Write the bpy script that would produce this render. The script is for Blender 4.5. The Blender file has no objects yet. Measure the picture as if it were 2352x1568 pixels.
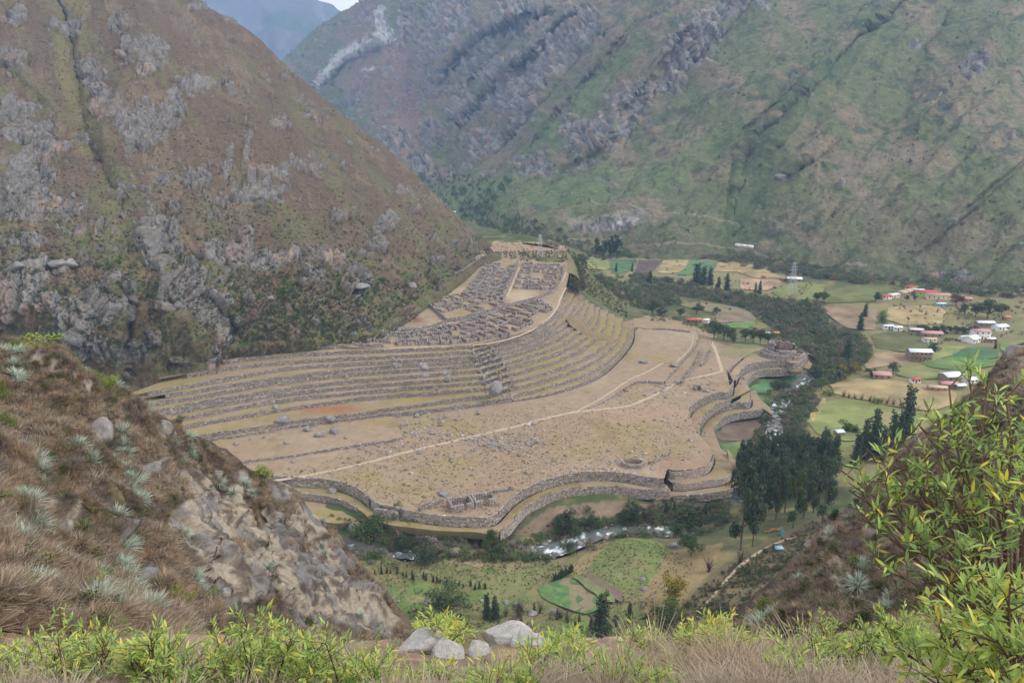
import bpy, math, random
import numpy as np
from mathutils import Vector, Matrix
from mathutils.geometry import delaunay_2d_cdt
rng = np.random.default_rng(7)
random.seed(7)
S = bpy.context.scene
# ---------------------------------------------------------------- camera, sky, sun, exposure
F = 1829.0                      # focal length in picture units (picture 2352 x 1568)
CAMZ = 140.0
TH = math.atan((784 - 230) / F)  # pitch below the horizon
cam = bpy.data.cameras.new('camera'); cam.lens = 36 * F / 2352; cam.sensor_width = 36
cam.clip_start = 0.1; cam.clip_end = 20000
camo = bpy.data.objects.new('camera', cam); S.collection.objects.link(camo)
camo.location = (0, 0, CAMZ); camo.rotation_euler = (math.pi / 2 - TH, 0, 0)
S.camera = camo
W = bpy.data.worlds.new('World'); S.world = W; W.use_nodes = True
nt = W.node_tree; nt.nodes.clear()
SUN_EL, SUN_AZ = math.radians(46), math.radians(105)     # azimuth clockwise from +Y (view direction)
sky = nt.nodes.new('ShaderNodeTexSky'); sky.sky_type = 'NISHITA'; sky.sun_disc = False
sky.sun_elevation = SUN_EL; sky.sun_rotation = SUN_AZ; sky.air_density = 1.0; sky.dust_density = 6.0; sky.ozone_density = 1.0
bg = nt.nodes.new('ShaderNodeBackground'); bg.inputs[1].default_value = 0.15
ow = nt.nodes.new('ShaderNodeOutputWorld')
hsv = nt.nodes.new('ShaderNodeHueSaturation'); hsv.inputs['Saturation'].default_value = 0.25   # thin overcast: a greyer sky
nt.links.new(sky.outputs[0], hsv.inputs['Color']); tcw = nt.nodes.new('ShaderNodeTexCoord'); cn = nt.nodes.new('ShaderNodeTexNoise'); cn.inputs['Scale'].default_value = 2.2; cn.inputs['Detail'].default_value = 6   # a broken sheet of cloud over the whole sky
cr = nt.nodes.new('ShaderNodeMapRange'); cr.inputs[1].default_value = .3; cr.inputs[2].default_value = .7; cr.inputs[3].default_value = .6; cr.inputs[4].default_value = .9
cm = nt.nodes.new('ShaderNodeMixRGB'); cm.inputs[2].default_value = (9.2, 8.9, 8.6, 1)
nt.links.new(tcw.outputs['Generated'], cn.inputs['Vector']); nt.links.new(cn.outputs[0], cr.inputs[0]); nt.links.new(cr.outputs[0], cm.inputs[0]); nt.links.new(hsv.outputs[0], cm.inputs[1])
nt.links.new(cm.outputs[0], bg.inputs[0]); nt.links.new(bg.outputs[0], ow.inputs[0])
sl = bpy.data.lights.new('sun', 'SUN'); sl.energy = 1.5; sl.angle = math.radians(10); sl.color = (1, 0.975, 0.94)
so = bpy.data.objects.new('sun', sl); S.collection.objects.link(so)
sd = Vector((math.sin(SUN_AZ) * math.cos(SUN_EL), math.cos(SUN_AZ) * math.cos(SUN_EL), math.sin(SUN_EL)))
so.rotation_euler = sd.to_track_quat('Z', 'Y').to_euler()
S.view_settings.view_transform = 'Standard'; S.view_settings.look = 'None'; S.view_settings.gamma = 1
S.view_settings.use_curve_mapping = False; S.view_settings.exposure = 0.42
S.cycles.max_bounces = 6; S.cycles.diffuse_bounces = 2; S.cycles.volume_bounces = 0
S.cycles.transparent_max_bounces = 4; S.cycles.glossy_bounces = 1; S.cycles.transmission_bounces = 2

# ---------------------------------------------------------------- projection helpers
cT, sT = math.cos(TH), math.sin(TH)
def ray(px, py):
    px = np.asarray(px, float); py = np.asarray(py, float)
    u = (px - 1176) / F; v = (py - 784) / F
    return np.stack([u, cT - v * sT, -sT - v * cT], -1)
def onz(px, py, z):
    d = ray(px, py); t = (np.asarray(z, float) - CAMZ) / d[..., 2]
    return d * t[..., None] + np.array([0, 0, CAMZ])
def atD(px, py, D):
    return ray(px, py) * np.asarray(D, float)[..., None] + np.array([0, 0, CAMZ])
def Dz(px, py, z):
    return float((z - CAMZ) / ray(px, py)[2])
def toP(X, Y, Z):
    Z = Z - CAMZ; fw = Y * cT - Z * sT; up = Y * sT + Z * cT
    fw = np.maximum(fw, 1e-3)
    return 1176 + F * X / fw, 784 - F * up / fw
class RBF:                                    # thin plate spline through scattered points
    def __init__(s, x, y, v, sc=100.0, lam=1e-3):
        s.p = np.stack([np.asarray(x, float), np.asarray(y, float)], 1) / sc; s.sc = sc
        n = len(s.p); A = np.zeros((n + 3, n + 3))
        A[:n, :n] = s.k(s.p[:, None] - s.p[None]) + lam * np.eye(n)
        A[:n, n] = 1; A[:n, n + 1:] = s.p; A[n, :n] = 1; A[n + 1:, :n] = s.p.T
        s.w = np.linalg.solve(A, np.concatenate([np.asarray(v, float), [0, 0, 0]]))
    def k(s, d):
        r2 = (d ** 2).sum(-1); return 0.5 * r2 * np.log(r2 + 1e-12)
    def __call__(s, x, y):
        x = np.asarray(x, float) / s.sc; y = np.asarray(y, float) / s.sc
        sh = np.broadcast(x, y).shape; x = np.broadcast_to(x, sh).ravel(); y = np.broadcast_to(y, sh).ravel()
        out = s.w[-3] + s.w[-2] * x + s.w[-1] * y
        for i in range(len(s.p)):
            r2 = (x - s.p[i, 0]) ** 2 + (y - s.p[i, 1]) ** 2
            out += s.w[i] * 0.5 * r2 * np.log(r2 + 1e-12)
        return out.reshape(sh)
def onf(px, py, zf, z0=-10):                  # where the line of sight meets the height function zf
    px = np.asarray(px, float); py = np.asarray(py, float)
    z = np.full(np.broadcast(px, py).shape, float(z0))
    for i in range(40):
        p = onz(px, py, z); z = z * 0.5 + 0.5 * zf(p[..., 0], p[..., 1])
    return onz(px, py, z)

# ---------------------------------------------------------------- noise (numpy)
def _h(ix, iy, iz, seed):
    h = (ix.astype(np.uint32) * np.uint32(374761393) + iy.astype(np.uint32) * np.uint32(668265263)
         + iz.astype(np.uint32) * np.uint32(2147483647 // 3) + np.uint32((seed * 974634777) % (2 ** 32)))
    h = (h ^ (h >> np.uint32(13))) * np.uint32(1274126177)
    h = (h ^ (h >> np.uint32(16))) * np.uint32(2246822519)
    return ((h ^ (h >> np.uint32(15))) & np.uint32(0xffffff)).astype(np.float32) / 16777215.0
def vnoise(x, y, z=None, seed=0):
    if z is None: z = np.zeros_like(x)
    x = np.asarray(x, np.float32); y = np.asarray(y, np.float32); z = np.asarray(z, np.float32)
    ix = np.floor(x); iy = np.floor(y); iz = np.floor(z)
    fx = x - ix; fy = y - iy; fz = z - iz
    fx = fx * fx * (3 - 2 * fx); fy = fy * fy * (3 - 2 * fy); fz = fz * fz * (3 - 2 * fz)
    ix = ix.astype(np.int64); iy = iy.astype(np.int64); iz = iz.astype(np.int64)
    r = 0
    for a in (0, 1):
        for b in (0, 1):
            for c in (0, 1):
                r = r + _h(ix + a, iy + b, iz + c, seed) * (fx if a else 1 - fx) * (fy if b else 1 - fy) * (fz if c else 1 - fz)
    return r * 2 - 1
def fbm(x, y, z=None, sc=1.0, oct=4, seed=0, gain=0.5):
    a = 1.0; s = 0; t = 0; f = 1.0 / sc
    for i in range(oct):
        s = s + a * vnoise(x * f + i * 17.3, y * f + i * 5.1, None if z is None else z * f, seed + i); t += a; a *= gain; f *= 2.03
    return s / t
def ridged(x, y, z=None, sc=1.0, oct=4, seed=0):
    a = 1.0; s = 0; t = 0; f = 1.0 / sc
    for i in range(oct):
        s = s + a * (1 - np.abs(vnoise(x * f + i * 7.7, y * f + i * 3.1, None if z is None else z * f, seed + i))); t += a; a *= 0.5; f *= 2.1
    return s / t
def voro(x, y, z, sc, seed=0, vec=False):                # cell value, distance to nearest, edge distance (3-D)
    x = np.asarray(x, np.float32) / sc; y = np.asarray(y, np.float32) / sc; z = np.asarray(z, np.float32) / sc
    ix = np.floor(x).astype(np.int64); iy = np.floor(y).astype(np.int64); iz = np.floor(z).astype(np.int64)
    d1 = np.full(x.shape, 9.0, np.float32); d2 = d1.copy(); cv = np.zeros(x.shape, np.float32); VX = cv.copy(); VY = cv.copy(); VZ = cv.copy()
    for a in (-1, 0, 1):
        for b in (-1, 0, 1):
            for c in (-1, 0, 1):
                jx, jy, jz = ix + a, iy + b, iz + c
                dx = jx + _h(jx, jy, jz, seed) - x; dy = jy + _h(jx, jy, jz, seed + 1) - y; dz = jz + _h(jx, jy, jz, seed + 2) - z
                d = np.sqrt(dx * dx + dy * dy + dz * dz)
                n = d < d1
                if vec: VX = np.where(n, dx, VX); VY = np.where(n, dy, VY); VZ = np.where(n, dz, VZ)
                d2 = np.where(n, d1, np.minimum(d2, d)); cv = np.where(n, _h(jx, jy, jz, seed + 3), cv); d1 = np.where(n, d, d1)
    return (cv, d1, d2 - d1, VX, VY, VZ) if vec else (cv, d1, d2 - d1)
def sstep(a, b, x):
    t = np.clip((x - a) / (b - a), 0, 1); return t * t * (3 - 2 * t)
def mixc(c, d, t):
    return c * (1 - t[..., None]) + np.asarray(d, float) * t[..., None]
def lin(r, g, b):                             # sRGB 0-255 to linear
    return np.array([((v / 255) / 12.92 if v <= 10 else (((v / 255) + 0.055) / 1.055) ** 2.4) for v in (r, g, b)])
def seg_dist(px, py, line):                   # distance to a polyline, signed side (+ left), fraction along
    best = np.full(px.shape, 1e9); side = np.zeros(px.shape); al = np.zeros(px.shape)
    line = np.asarray(line, float); L = np.concatenate([[0], np.cumsum(np.hypot(*(np.diff(line[:, :2], axis=0).T)))])
    for i in range(len(line) - 1):
        a = line[i, :2]; b = line[i + 1, :2]; ab = b - a; l2 = (ab ** 2).sum() + 1e-9
        t = np.clip(((px - a[0]) * ab[0] + (py - a[1]) * ab[1]) / l2, 0, 1)
        dx = px - a[0] - t * ab[0]; dy = py - a[1] - t * ab[1]; d = np.hypot(dx, dy); m = d < best
        best = np.where(m, d, best); side = np.where(m, np.sign(ab[0] * dy - ab[1] * dx), side)
        al = np.where(m, (L[i] + t * math.sqrt(l2)) / L[-1], al)
    return best, side, al
def inpoly(x, y, poly):
    poly = np.asarray(poly, float); r = np.zeros(np.shape(x), bool); n = len(poly)
    for i in range(n):
        x0, y0 = poly[i][:2]; x1, y1 = poly[(i + 1) % n][:2]
        if y0 == y1: continue
        r ^= ((y0 > y) != (y1 > y)) & (x < (x1 - x0) * (y - y0) / (y1 - y0) + x0)
    return r
def resample(pts, step=None, n=None):
    pts = np.asarray(pts, float); d = np.r_[0, np.cumsum(np.linalg.norm(np.diff(pts[:, :2], axis=0), axis=1))]
    if n is None: n = max(2, int(round(d[-1] / step)) + 1)
    t = np.linspace(0, d[-1], n)
    return np.stack([np.interp(t, d, pts[:, i]) for i in range(pts.shape[1])], 1)
def smoothline(pts, it=2):                    # Chaikin corner cutting
    pts = np.asarray(pts, float)
    for _ in range(it):
        q = [pts[0]]
        for a, b in zip(pts[:-1], pts[1:]): q += [a * .75 + b * .25, a * .25 + b * .75]
        q.append(pts[-1]); pts = np.array(q)
    return pts

# ---------------------------------------------------------------- objects
def link(o, parent=None):
    S.collection.objects.link(o)
    if parent is not None: o.parent = parent
    return o
def mesh(name, V, Fc, col=None, mat=None, smooth=False):
    """V (n,3); Fc array (m,3|4) or list of such arrays; col (n,3) per vertex or per face"""
    if not isinstance(Fc, list): Fc = [Fc]
    Fc = [np.asarray(f, np.int32) for f in Fc if len(f)]
    me = bpy.data.meshes.new(name); V = np.asarray(V, np.float32)
    me.vertices.add(len(V)); me.vertices.foreach_set('co', V.ravel())
    loops = np.concatenate([f.ravel() for f in Fc]); tot = np.concatenate([np.full(len(f), f.shape[1], np.int32) for f in Fc])
    me.loops.add(len(loops)); me.loops.foreach_set('vertex_index', loops)
    me.polygons.add(len(tot)); me.polygons.foreach_set('loop_start', np.r_[0, np.cumsum(tot)[:-1]].astype(np.int32))
    me.polygons.foreach_set('loop_total', tot)
    if smooth: me.polygons.foreach_set('use_smooth', np.ones(len(tot), bool))
    me.update(calc_edges=True)
    if col is not None:
        col = np.asarray(col, np.float32)
        dom = 'POINT' if len(col) == len(V) and len(col) != len(tot) else 'FACE'
        a = me.attributes.new('Col', 'FLOAT_VECTOR', dom); a.data.foreach_set('vector', col[:, :3].ravel())
    if mat is not None: me.materials.append(mat)
    return me
def obj(name, me, parent=None, loc=None, **props):
    o = bpy.data.objects.new(name, me); link(o, parent)
    if loc is not None: o.location = loc
    for k, v in props.items(): o[k] = v
    return o
def struct(name, me, **p): return obj(name, me, kind='structure', **p)
def thing(name, me, label, cat, group=None, loc=None, rotz=0, scale=None):
    o = obj(name, me, None, loc); o['label'] = label; o['category'] = cat; o['kind'] = 'thing'
    if group: o['group'] = group
    o.rotation_euler[2] = rotz
    if scale is not None: o.scale = scale if hasattr(scale, '__len__') else (scale,) * 3
    return o
def dup(root, loc, rotz=0, scale=None, label=None, group=None):
    r = root.copy(); S.collection.objects.link(r); r.location = loc; r.rotation_euler = (0, 0, rotz)
    if scale is not None: r.scale = scale if hasattr(scale, '__len__') else (scale,) * 3
    if label: r['label'] = label
    if group: r['group'] = group
    for ch in list(root.children):
        c = ch.copy(); S.collection.objects.link(c); c.parent = r
        for g in list(ch.children):
            e = g.copy(); S.collection.objects.link(e); e.parent = c
    return r

# ---------------------------------------------------------------- materials
def M(name, base=None, nsc=1.0, namp=0.3, n2=None, n2amp=0.2, bump=0.0, bsc=1.0, rough=0.95, spec=0.1, trans=0.0, stretch=None):
    """attribute colour (or a flat base) broken up by two noises, with fine relief"""
    m = bpy.data.materials.new(name); m.use_nodes = True; t = m.node_tree; N = t.nodes; L = t.links
    b = N['Principled BSDF']; b.inputs['Roughness'].default_value = rough; b.inputs['Specular IOR Level'].default_value = spec
    tc = N.new('ShaderNodeTexCoord'); src = tc.outputs['Object']
    if stretch:
        mp = N.new('ShaderNodeMapping'); mp.inputs['Scale'].default_value = stretch; L.new(src, mp.inputs[0]); src = mp.outputs[0]
    if base is None:
        at = N.new('ShaderNodeAttribute'); at.attribute_name = 'Col'; cs = at.outputs['Vector']
    else:
        rg = N.new('ShaderNodeRGB'); rg.outputs[0].default_value = (*base, 1); cs = rg.outputs[0]
    def mul(cs, sc, amp, det=6):
        n = N.new('ShaderNodeTexNoise'); n.inputs['Scale'].default_value = sc; n.inputs['Detail'].default_value = det
        n.inputs['Roughness'].default_value = 0.65; L.new(src, n.inputs['Vector'])
        r = N.new('ShaderNodeMapRange'); r.inputs[1].default_value = 0.25; r.inputs[2].default_value = 0.75
        r.inputs[3].default_value = 1 - amp; r.inputs[4].default_value = 1 + amp; r.clamp = False; L.new(n.outputs[0], r.inputs[0])
        v = N.new('ShaderNodeVectorMath'); v.operation = 'SCALE'; L.new(cs, v.inputs[0]); L.new(r.outputs[0], v.inputs['Scale'])
        return v.outputs[0], n
    cs, n1 = mul(cs, nsc, namp)
    if n2: cs, _ = mul(cs, n2, n2amp)
    L.new(cs, b.inputs['Base Color'])
    if bump:
        n = N.new('ShaderNodeTexNoise'); n.inputs['Scale'].default_value = bsc; n.inputs['Detail'].default_value = 5; L.new(src, n.inputs['Vector'])
        bp = N.new('ShaderNodeBump'); bp.inputs['Strength'].default_value = 1; bp.inputs['Distance'].default_value = bump
        L.new(n.outputs[0], bp.inputs['Height']); L.new(bp.outputs[0], b.inputs['Normal'])
    if trans:
        tr = N.new('ShaderNodeBsdfTranslucent'); L.new(cs, tr.inputs[0]); mx = N.new('ShaderNodeMixShader'); mx.inputs[0].default_value = trans
        L.new(b.outputs[0], mx.inputs[1]); L.new(tr.outputs[0], mx.inputs[2]); L.new(mx.outputs[0], N['Material Output'].inputs[0])
    return m
# ================================================================ the lie of the land (picture points turned into ground points)
T = {1: 0.4, 2: 2.2}
for k in range(3, 15): T[k] = 2.2 + 1.9 * (k - 2)
def rbf_px(ctrl, sc=100.0, lam=1e-3, z0=None):
    a = np.array(ctrl, float); p = onz(a[:, 0], a[:, 1], a[:, 2]); return RBF(p[:, 0], p[:, 1], a[:, 2], sc, lam)
plain_z = rbf_px([(500, 1050, 0), (640, 1100, 0), (900, 1000, 0), (850, 1130, 0), (1176, 950, 0), (1200, 1100, 0), (1050, 1180, 0), (1336, 960, -.6),
                  (1450, 935, -2.2), (1560, 895, -3.2), (1650, 840, -3.8), (1640, 900, -3.6), (1600, 950, -3), (1600, 1030, -1.6), (1450, 1060, -.6),
                  (1620, 800, -4), (1700, 800, -4), (1400, 1090, 0), (1630, 1070, -.8), (1560, 850, -3.4)])
p2_z = rbf_px([(x, y, float(plain_z(*onz(x, y, -.2)[:2])) + .03) for x, y in ((1200, 924), (1240, 928), (1300, 932), (1336, 940))] + [(1300, 900, -.8), (1400, 860, -1.6), (1500, 760, -1.8), (1530, 870, -1.8), (1600, 765, -2)])
ruin_z = rbf_px([(1176, 779, 21.2), (1000, 790, 21.2), (900, 800, 21.2), (1284, 700, 21.5), (1000, 745, 24), (1130, 690, 25.5), (1270, 660, 26), (960, 700, 27),
                 (1100, 640, 30), (1170, 605, 33), (1290, 610, 31), (1130, 600, 34.5), (1200, 570, 35), (1290, 570, 33), (820, 780, 23), (700, 795, 24)])
q_z = rbf_px([(1600, 960, -7), (1650, 925, -7), (1700, 905, -8.2), (1750, 852, -9), (1840, 850, -9), (1603, 1010, -7), (1640, 1040, -6)])
t_z = rbf_px([(1672, 880, -7), (1674, 860, -6), (1700, 830, -4.6), (1730, 820, -4.5), (1800, 815, -4.8), (1850, 815, -5), (1690, 870, -6.2)])
def C(v): return lambda x, y: np.full(np.shape(x), float(v))
zf_of = lambda z: z if callable(z) else C(z)

# walls: name -> (picture points of the foot, foot height, top height)
WL = {  # left fan, numbered up the hill
 2: [(430, 1026), (489, 1016), (581, 1002), (669, 987), (744, 975), (784, 971), (907, 956), (1050, 940), (1174, 920)],
 3: [(420, 1016), (469, 1007), (544, 996), (619, 984), (719, 967), (784, 962), (907, 944), (1017, 928), (1130, 913)],
 4: [(360, 998), (411, 989), (494, 972), (594, 955), (694, 939), (794, 925), (882, 916), (1000, 908), (1122, 898)],
 5: [(330, 985), (404, 970), (469, 957), (544, 942), (619, 930), (694, 920), (794, 909), (882, 902), (1000, 893), (1118, 883)],
 6: [(320, 970), (366, 960), (444, 945), (519, 931), (594, 920), (669, 910), (744, 901), (819, 893), (882, 888), (1000, 880), (1113, 871)],
 7: [(310, 962), (361, 950), (444, 934), (519, 920), (594, 909), (669, 898), (744, 888), (819, 880), (882, 875), (1000, 865), (1107, 856)],
 8: [(310, 942), (361, 932), (444, 919), (519, 906), (569, 895), (644, 885), (719, 875), (794, 866), (882, 860), (1000, 852), (1102, 843)],
 9: [(380, 915), (444, 905), (519, 891), (594, 882), (669, 871), (744, 861), (819, 854), (882, 849), (1000, 840), (1098, 833)],
 10: [(340, 910), (394, 899), (469, 885), (546, 872), (619, 857), (694, 848), (794, 842), (882, 837), (1000, 831), (1094, 825)],
 11: [(430, 868), (519, 852), (594, 843), (694, 835), (794, 829), (882, 825), (1000, 819), (1090, 813)],
 12: [(420, 850), (494, 840), (569, 829), (669, 821), (769, 815), (882, 811), (1000, 806), (1084, 801)]}
WL13 = [(430, 842), (500, 829), (540, 820), (619, 811), (719, 804), (800, 799), (880, 799)]; WL14 = [(440, 830), (514, 812), (594, 802), (669, 795), (700, 794)]
WR = {
 2: [(1178, 914), (1251, 897), (1326, 874), (1376, 852), (1413, 820), (1438, 789), (1444, 765), (1445, 745)],
 3: [(1176, 898), (1251, 880), (1326, 855), (1376, 829), (1406, 803), (1424, 778), (1429, 760), (1430, 737)],
 4: [(1172, 883), (1251, 863), (1326, 838), (1376, 811), (1401, 783), (1410, 763), (1412, 728)],
 5: [(1168, 867), (1251, 845), (1284, 833), (1326, 815), (1356, 795), (1383, 768), (1394, 748), (1396, 719)],
 6: [(1162, 853), (1251, 828), (1284, 816), (1316, 800), (1345, 781), (1366, 758), (1376, 740), (1378, 711)],
 7: [(1156, 842), (1251, 813), (1284, 800), (1316, 781), (1346, 756), (1363, 734), (1367, 705)],
 8: [(1150, 830), (1251, 799), (1284, 783), (1314, 763), (1338, 738), (1350, 718), (1354, 695)],
 9: [(1142, 820), (1226, 797), (1274, 774), (1304, 750), (1328, 725), (1340, 705), (1344, 686)],
 10: [(1134, 811), (1226, 787), (1270, 763), (1297, 742), (1318, 716), (1330, 695), (1334, 674)],
 11: [(1128, 802), (1226, 776), (1262, 757), (1284, 736), (1304, 707), (1317, 688), (1322, 663)],
 12: [(1120, 792), (1176, 779), (1226, 763), (1264, 741), (1282, 722), (1294, 692), (1303, 672), (1308, 652)]}
WX = {  # name: (points, foot, top, label, cat)
 'edge_first': ([(1179, 922), (1213, 917), (1276, 905), (1351, 880), (1388, 860), (1426, 823), (1448, 795), (1455, 778), (1455, 748)], p2_z, T[1], 'lowest and outermost curved stone wall of the right hand terrace fan, along the upper plain'),
 'fl': ([(600, 1110), (685, 1117), (737, 1118), (775, 1124), (804, 1133), (829, 1144), (847, 1162)], -3.3, .3, 'tall grey stone retaining wall curving past the boulder in its round pit'),
 'fm': ([(852, 1164), (870, 1178), (904, 1183), (937, 1193), (970, 1199), (1029, 1206), (1117, 1210), (1140, 1203), (1167, 1170), (1194, 1147), (1234, 1127), (1291, 1109), (1351, 1101), (1405, 1102), (1439, 1106), (1472, 1112), (1489, 1115), (1524, 1118)], -3.3, .3, 'long serpentine retaining wall of grey stones holding up the edge of the dry plain'),
 'fr': ([(1532, 1094), (1539, 1100), (1572, 1098), (1605, 1093), (1625, 1086), (1635, 1073), (1639, 1060)], -4.2, -.9, 'retaining wall of large fitted stones rounding the corner of the plain above the river bend'),
 'gm': ([(1149, 1238), (1165, 1230), (1177, 1220), (1194, 1195), (1221, 1172), (1267, 1152), (1317, 1141), (1372, 1136), (1422, 1137), (1472, 1143), (1522, 1145), (1539, 1143)], -7.2, -3.4, 'lower long stone wall sweeping above the ploughed brown strip by the river'),
 'gr': ([(1545, 1123), (1569, 1124), (1605, 1119), (1647, 1114), (1669, 1108), (1682, 1096), (1680, 1081), (1672, 1066)], -6.6, -4.2, 'mossy lower wall with a ditch at its foot rounding the corner beside the eucalyptus grove'),
 'h': ([(1545, 1153), (1589, 1150), (1622, 1148), (1680, 1138)], -9.6, -7.0, 'lowest rough stone wall over the riverside thicket beside the eucalyptus grove'),
 'k': ([(660, 1143), (700, 1148), (737, 1152), (770, 1158), (795, 1166), (821, 1181)], -6.0, -3.3, 'short curved stone wall below the boulder in the round pit'),
 'e1': ([(1581, 965), (1585, 954), (1590, 945), (1597, 940), (1612, 931), (1628, 923), (1647, 916), (1657, 916), (1672, 916), (1684, 905), (1683, 892)], q_z, plain_z, 'uppermost of the bowl shaped terrace walls below the small square hut ruin'),
 'e2': ([(1607, 986), (1612, 974), (1620, 963), (1637, 948), (1658, 934), (1678, 926)], -9.9, q_z, 'second of the bowl shaped terrace walls, with a dark ditch line at its foot'),
 'e3': ([(1610, 988), (1613, 977), (1620, 967), (1637, 955), (1658, 945), (1687, 937), (1703, 938), (1717, 938), (1726, 931), (1725, 915), (1713, 899)], -13, -9.7, 'third of the bowl shaped terrace walls, bulging out towards the white river'),
 's3': ([(1713, 899), (1716, 889), (1723, 878), (1735, 869), (1753, 862), (1778, 863), (1803, 861), (1840, 857)], -13, q_z, 'curved stone wall directly behind the bright green crop field'),
 's2': ([(1691, 883), (1695, 868), (1708, 858), (1728, 849), (1753, 845), (1778, 843), (1803, 843), (1822, 850), (1840, 845), (1849, 834), (1854, 826)], q_z, t_z, 'tall stone wall curving beneath the round tower ruin'),
 'es': ([(1684, 893), (1679, 884), (1670, 869)], q_z, plain_z, 'short low stone bank between the bowl shaped walls and the path corner'),
 's1': ([(1670, 870), (1671, 860), (1682, 845), (1692, 835), (1702, 827)], t_z, plain_z, 'short curved stone wall where the two paths meet'),
 'e4': ([(1637, 1001), (1643, 992), (1653, 981), (1670, 969), (1695, 962), (1720, 959), (1743, 955), (1753, 951)], -16.5, -13.0, 'outer curved terrace wall around the brown ploughed field'),
 'm1': ([(1336, 944), (1370, 932), (1401, 916), (1425, 900), (1441, 890), (1466, 879), (1490, 880), (1524, 883)], plain_z, p2_z, 'rubble wall beside the upper footpath in the middle of the plain'),
 'm1b': ([(1528, 880), (1535, 868), (1552, 852), (1561, 840), (1581, 818), (1598, 798), (1605, 780), (1600, 765)], plain_z, p2_z, 'straight stone wall rising to the far corner of the plain, nearest the upper footpath'),
 'w1': ([(540, 1068), (584, 1061), (669, 1051), (744, 1039), (819, 1027), (882, 1018), (926, 1010)], -0.05, 1.0, 'low long stone wall across the left part of the plain above the sandy track'),
}
def line3(pts, foot):
    pts = smoothline(np.array(pts, float), 2); p = onf(pts[:, 0], pts[:, 1], zf_of(foot)); return resample(p, 1.5)
LN = {}
for k in WL: LN['L%d' % k] = line3(WL[k], T[k - 1])
for k in WR: LN['R%d' % k] = line3(WR[k], T[k - 1])
for n, v in WX.items(): LN[n] = line3(v[0], v[1])
LN['L13'] = line3(WL13, T[12]); LN['L14'] = line3(WL14, T[13])

# ---------------------------------------------------------------- the natural ground under everything
RIV_FAR = [(1640, 1192, -14), (1700, 1130, -15.5), (1760, 1050, -17.5), (1780, 990, -18.5), (1786, 950, -19), (1793, 925, -19.3), (1812, 900, -19.8), (1850, 868, -20.5),
           (1898, 828, -21.5), (1890, 800, -22), (1850, 770, -22.3), (1790, 745, -22.6), (1740, 715, -23), (1660, 670, -24)]
RIV_NEAR = [(640, 1240, -10.5), (790, 1254, -11), (860, 1258, -11.2), (940, 1270, -11.3), (1010, 1272, -11.6), (1100, 1272, -11.8), (1200, 1268, -12), (1262, 1268, -12.1), (1310, 1250, -12.3),
            (1340, 1237, -12.5), (1385, 1219, -12.7), (1440, 1215, -13), (1520, 1220, -13.3), (1580, 1216, -13.6), (1640, 1192, -14)]
BASE = [(x, y, z - .5) for x, y, z in RIV_NEAR[1::2] + RIV_FAR[1::2]]
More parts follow.
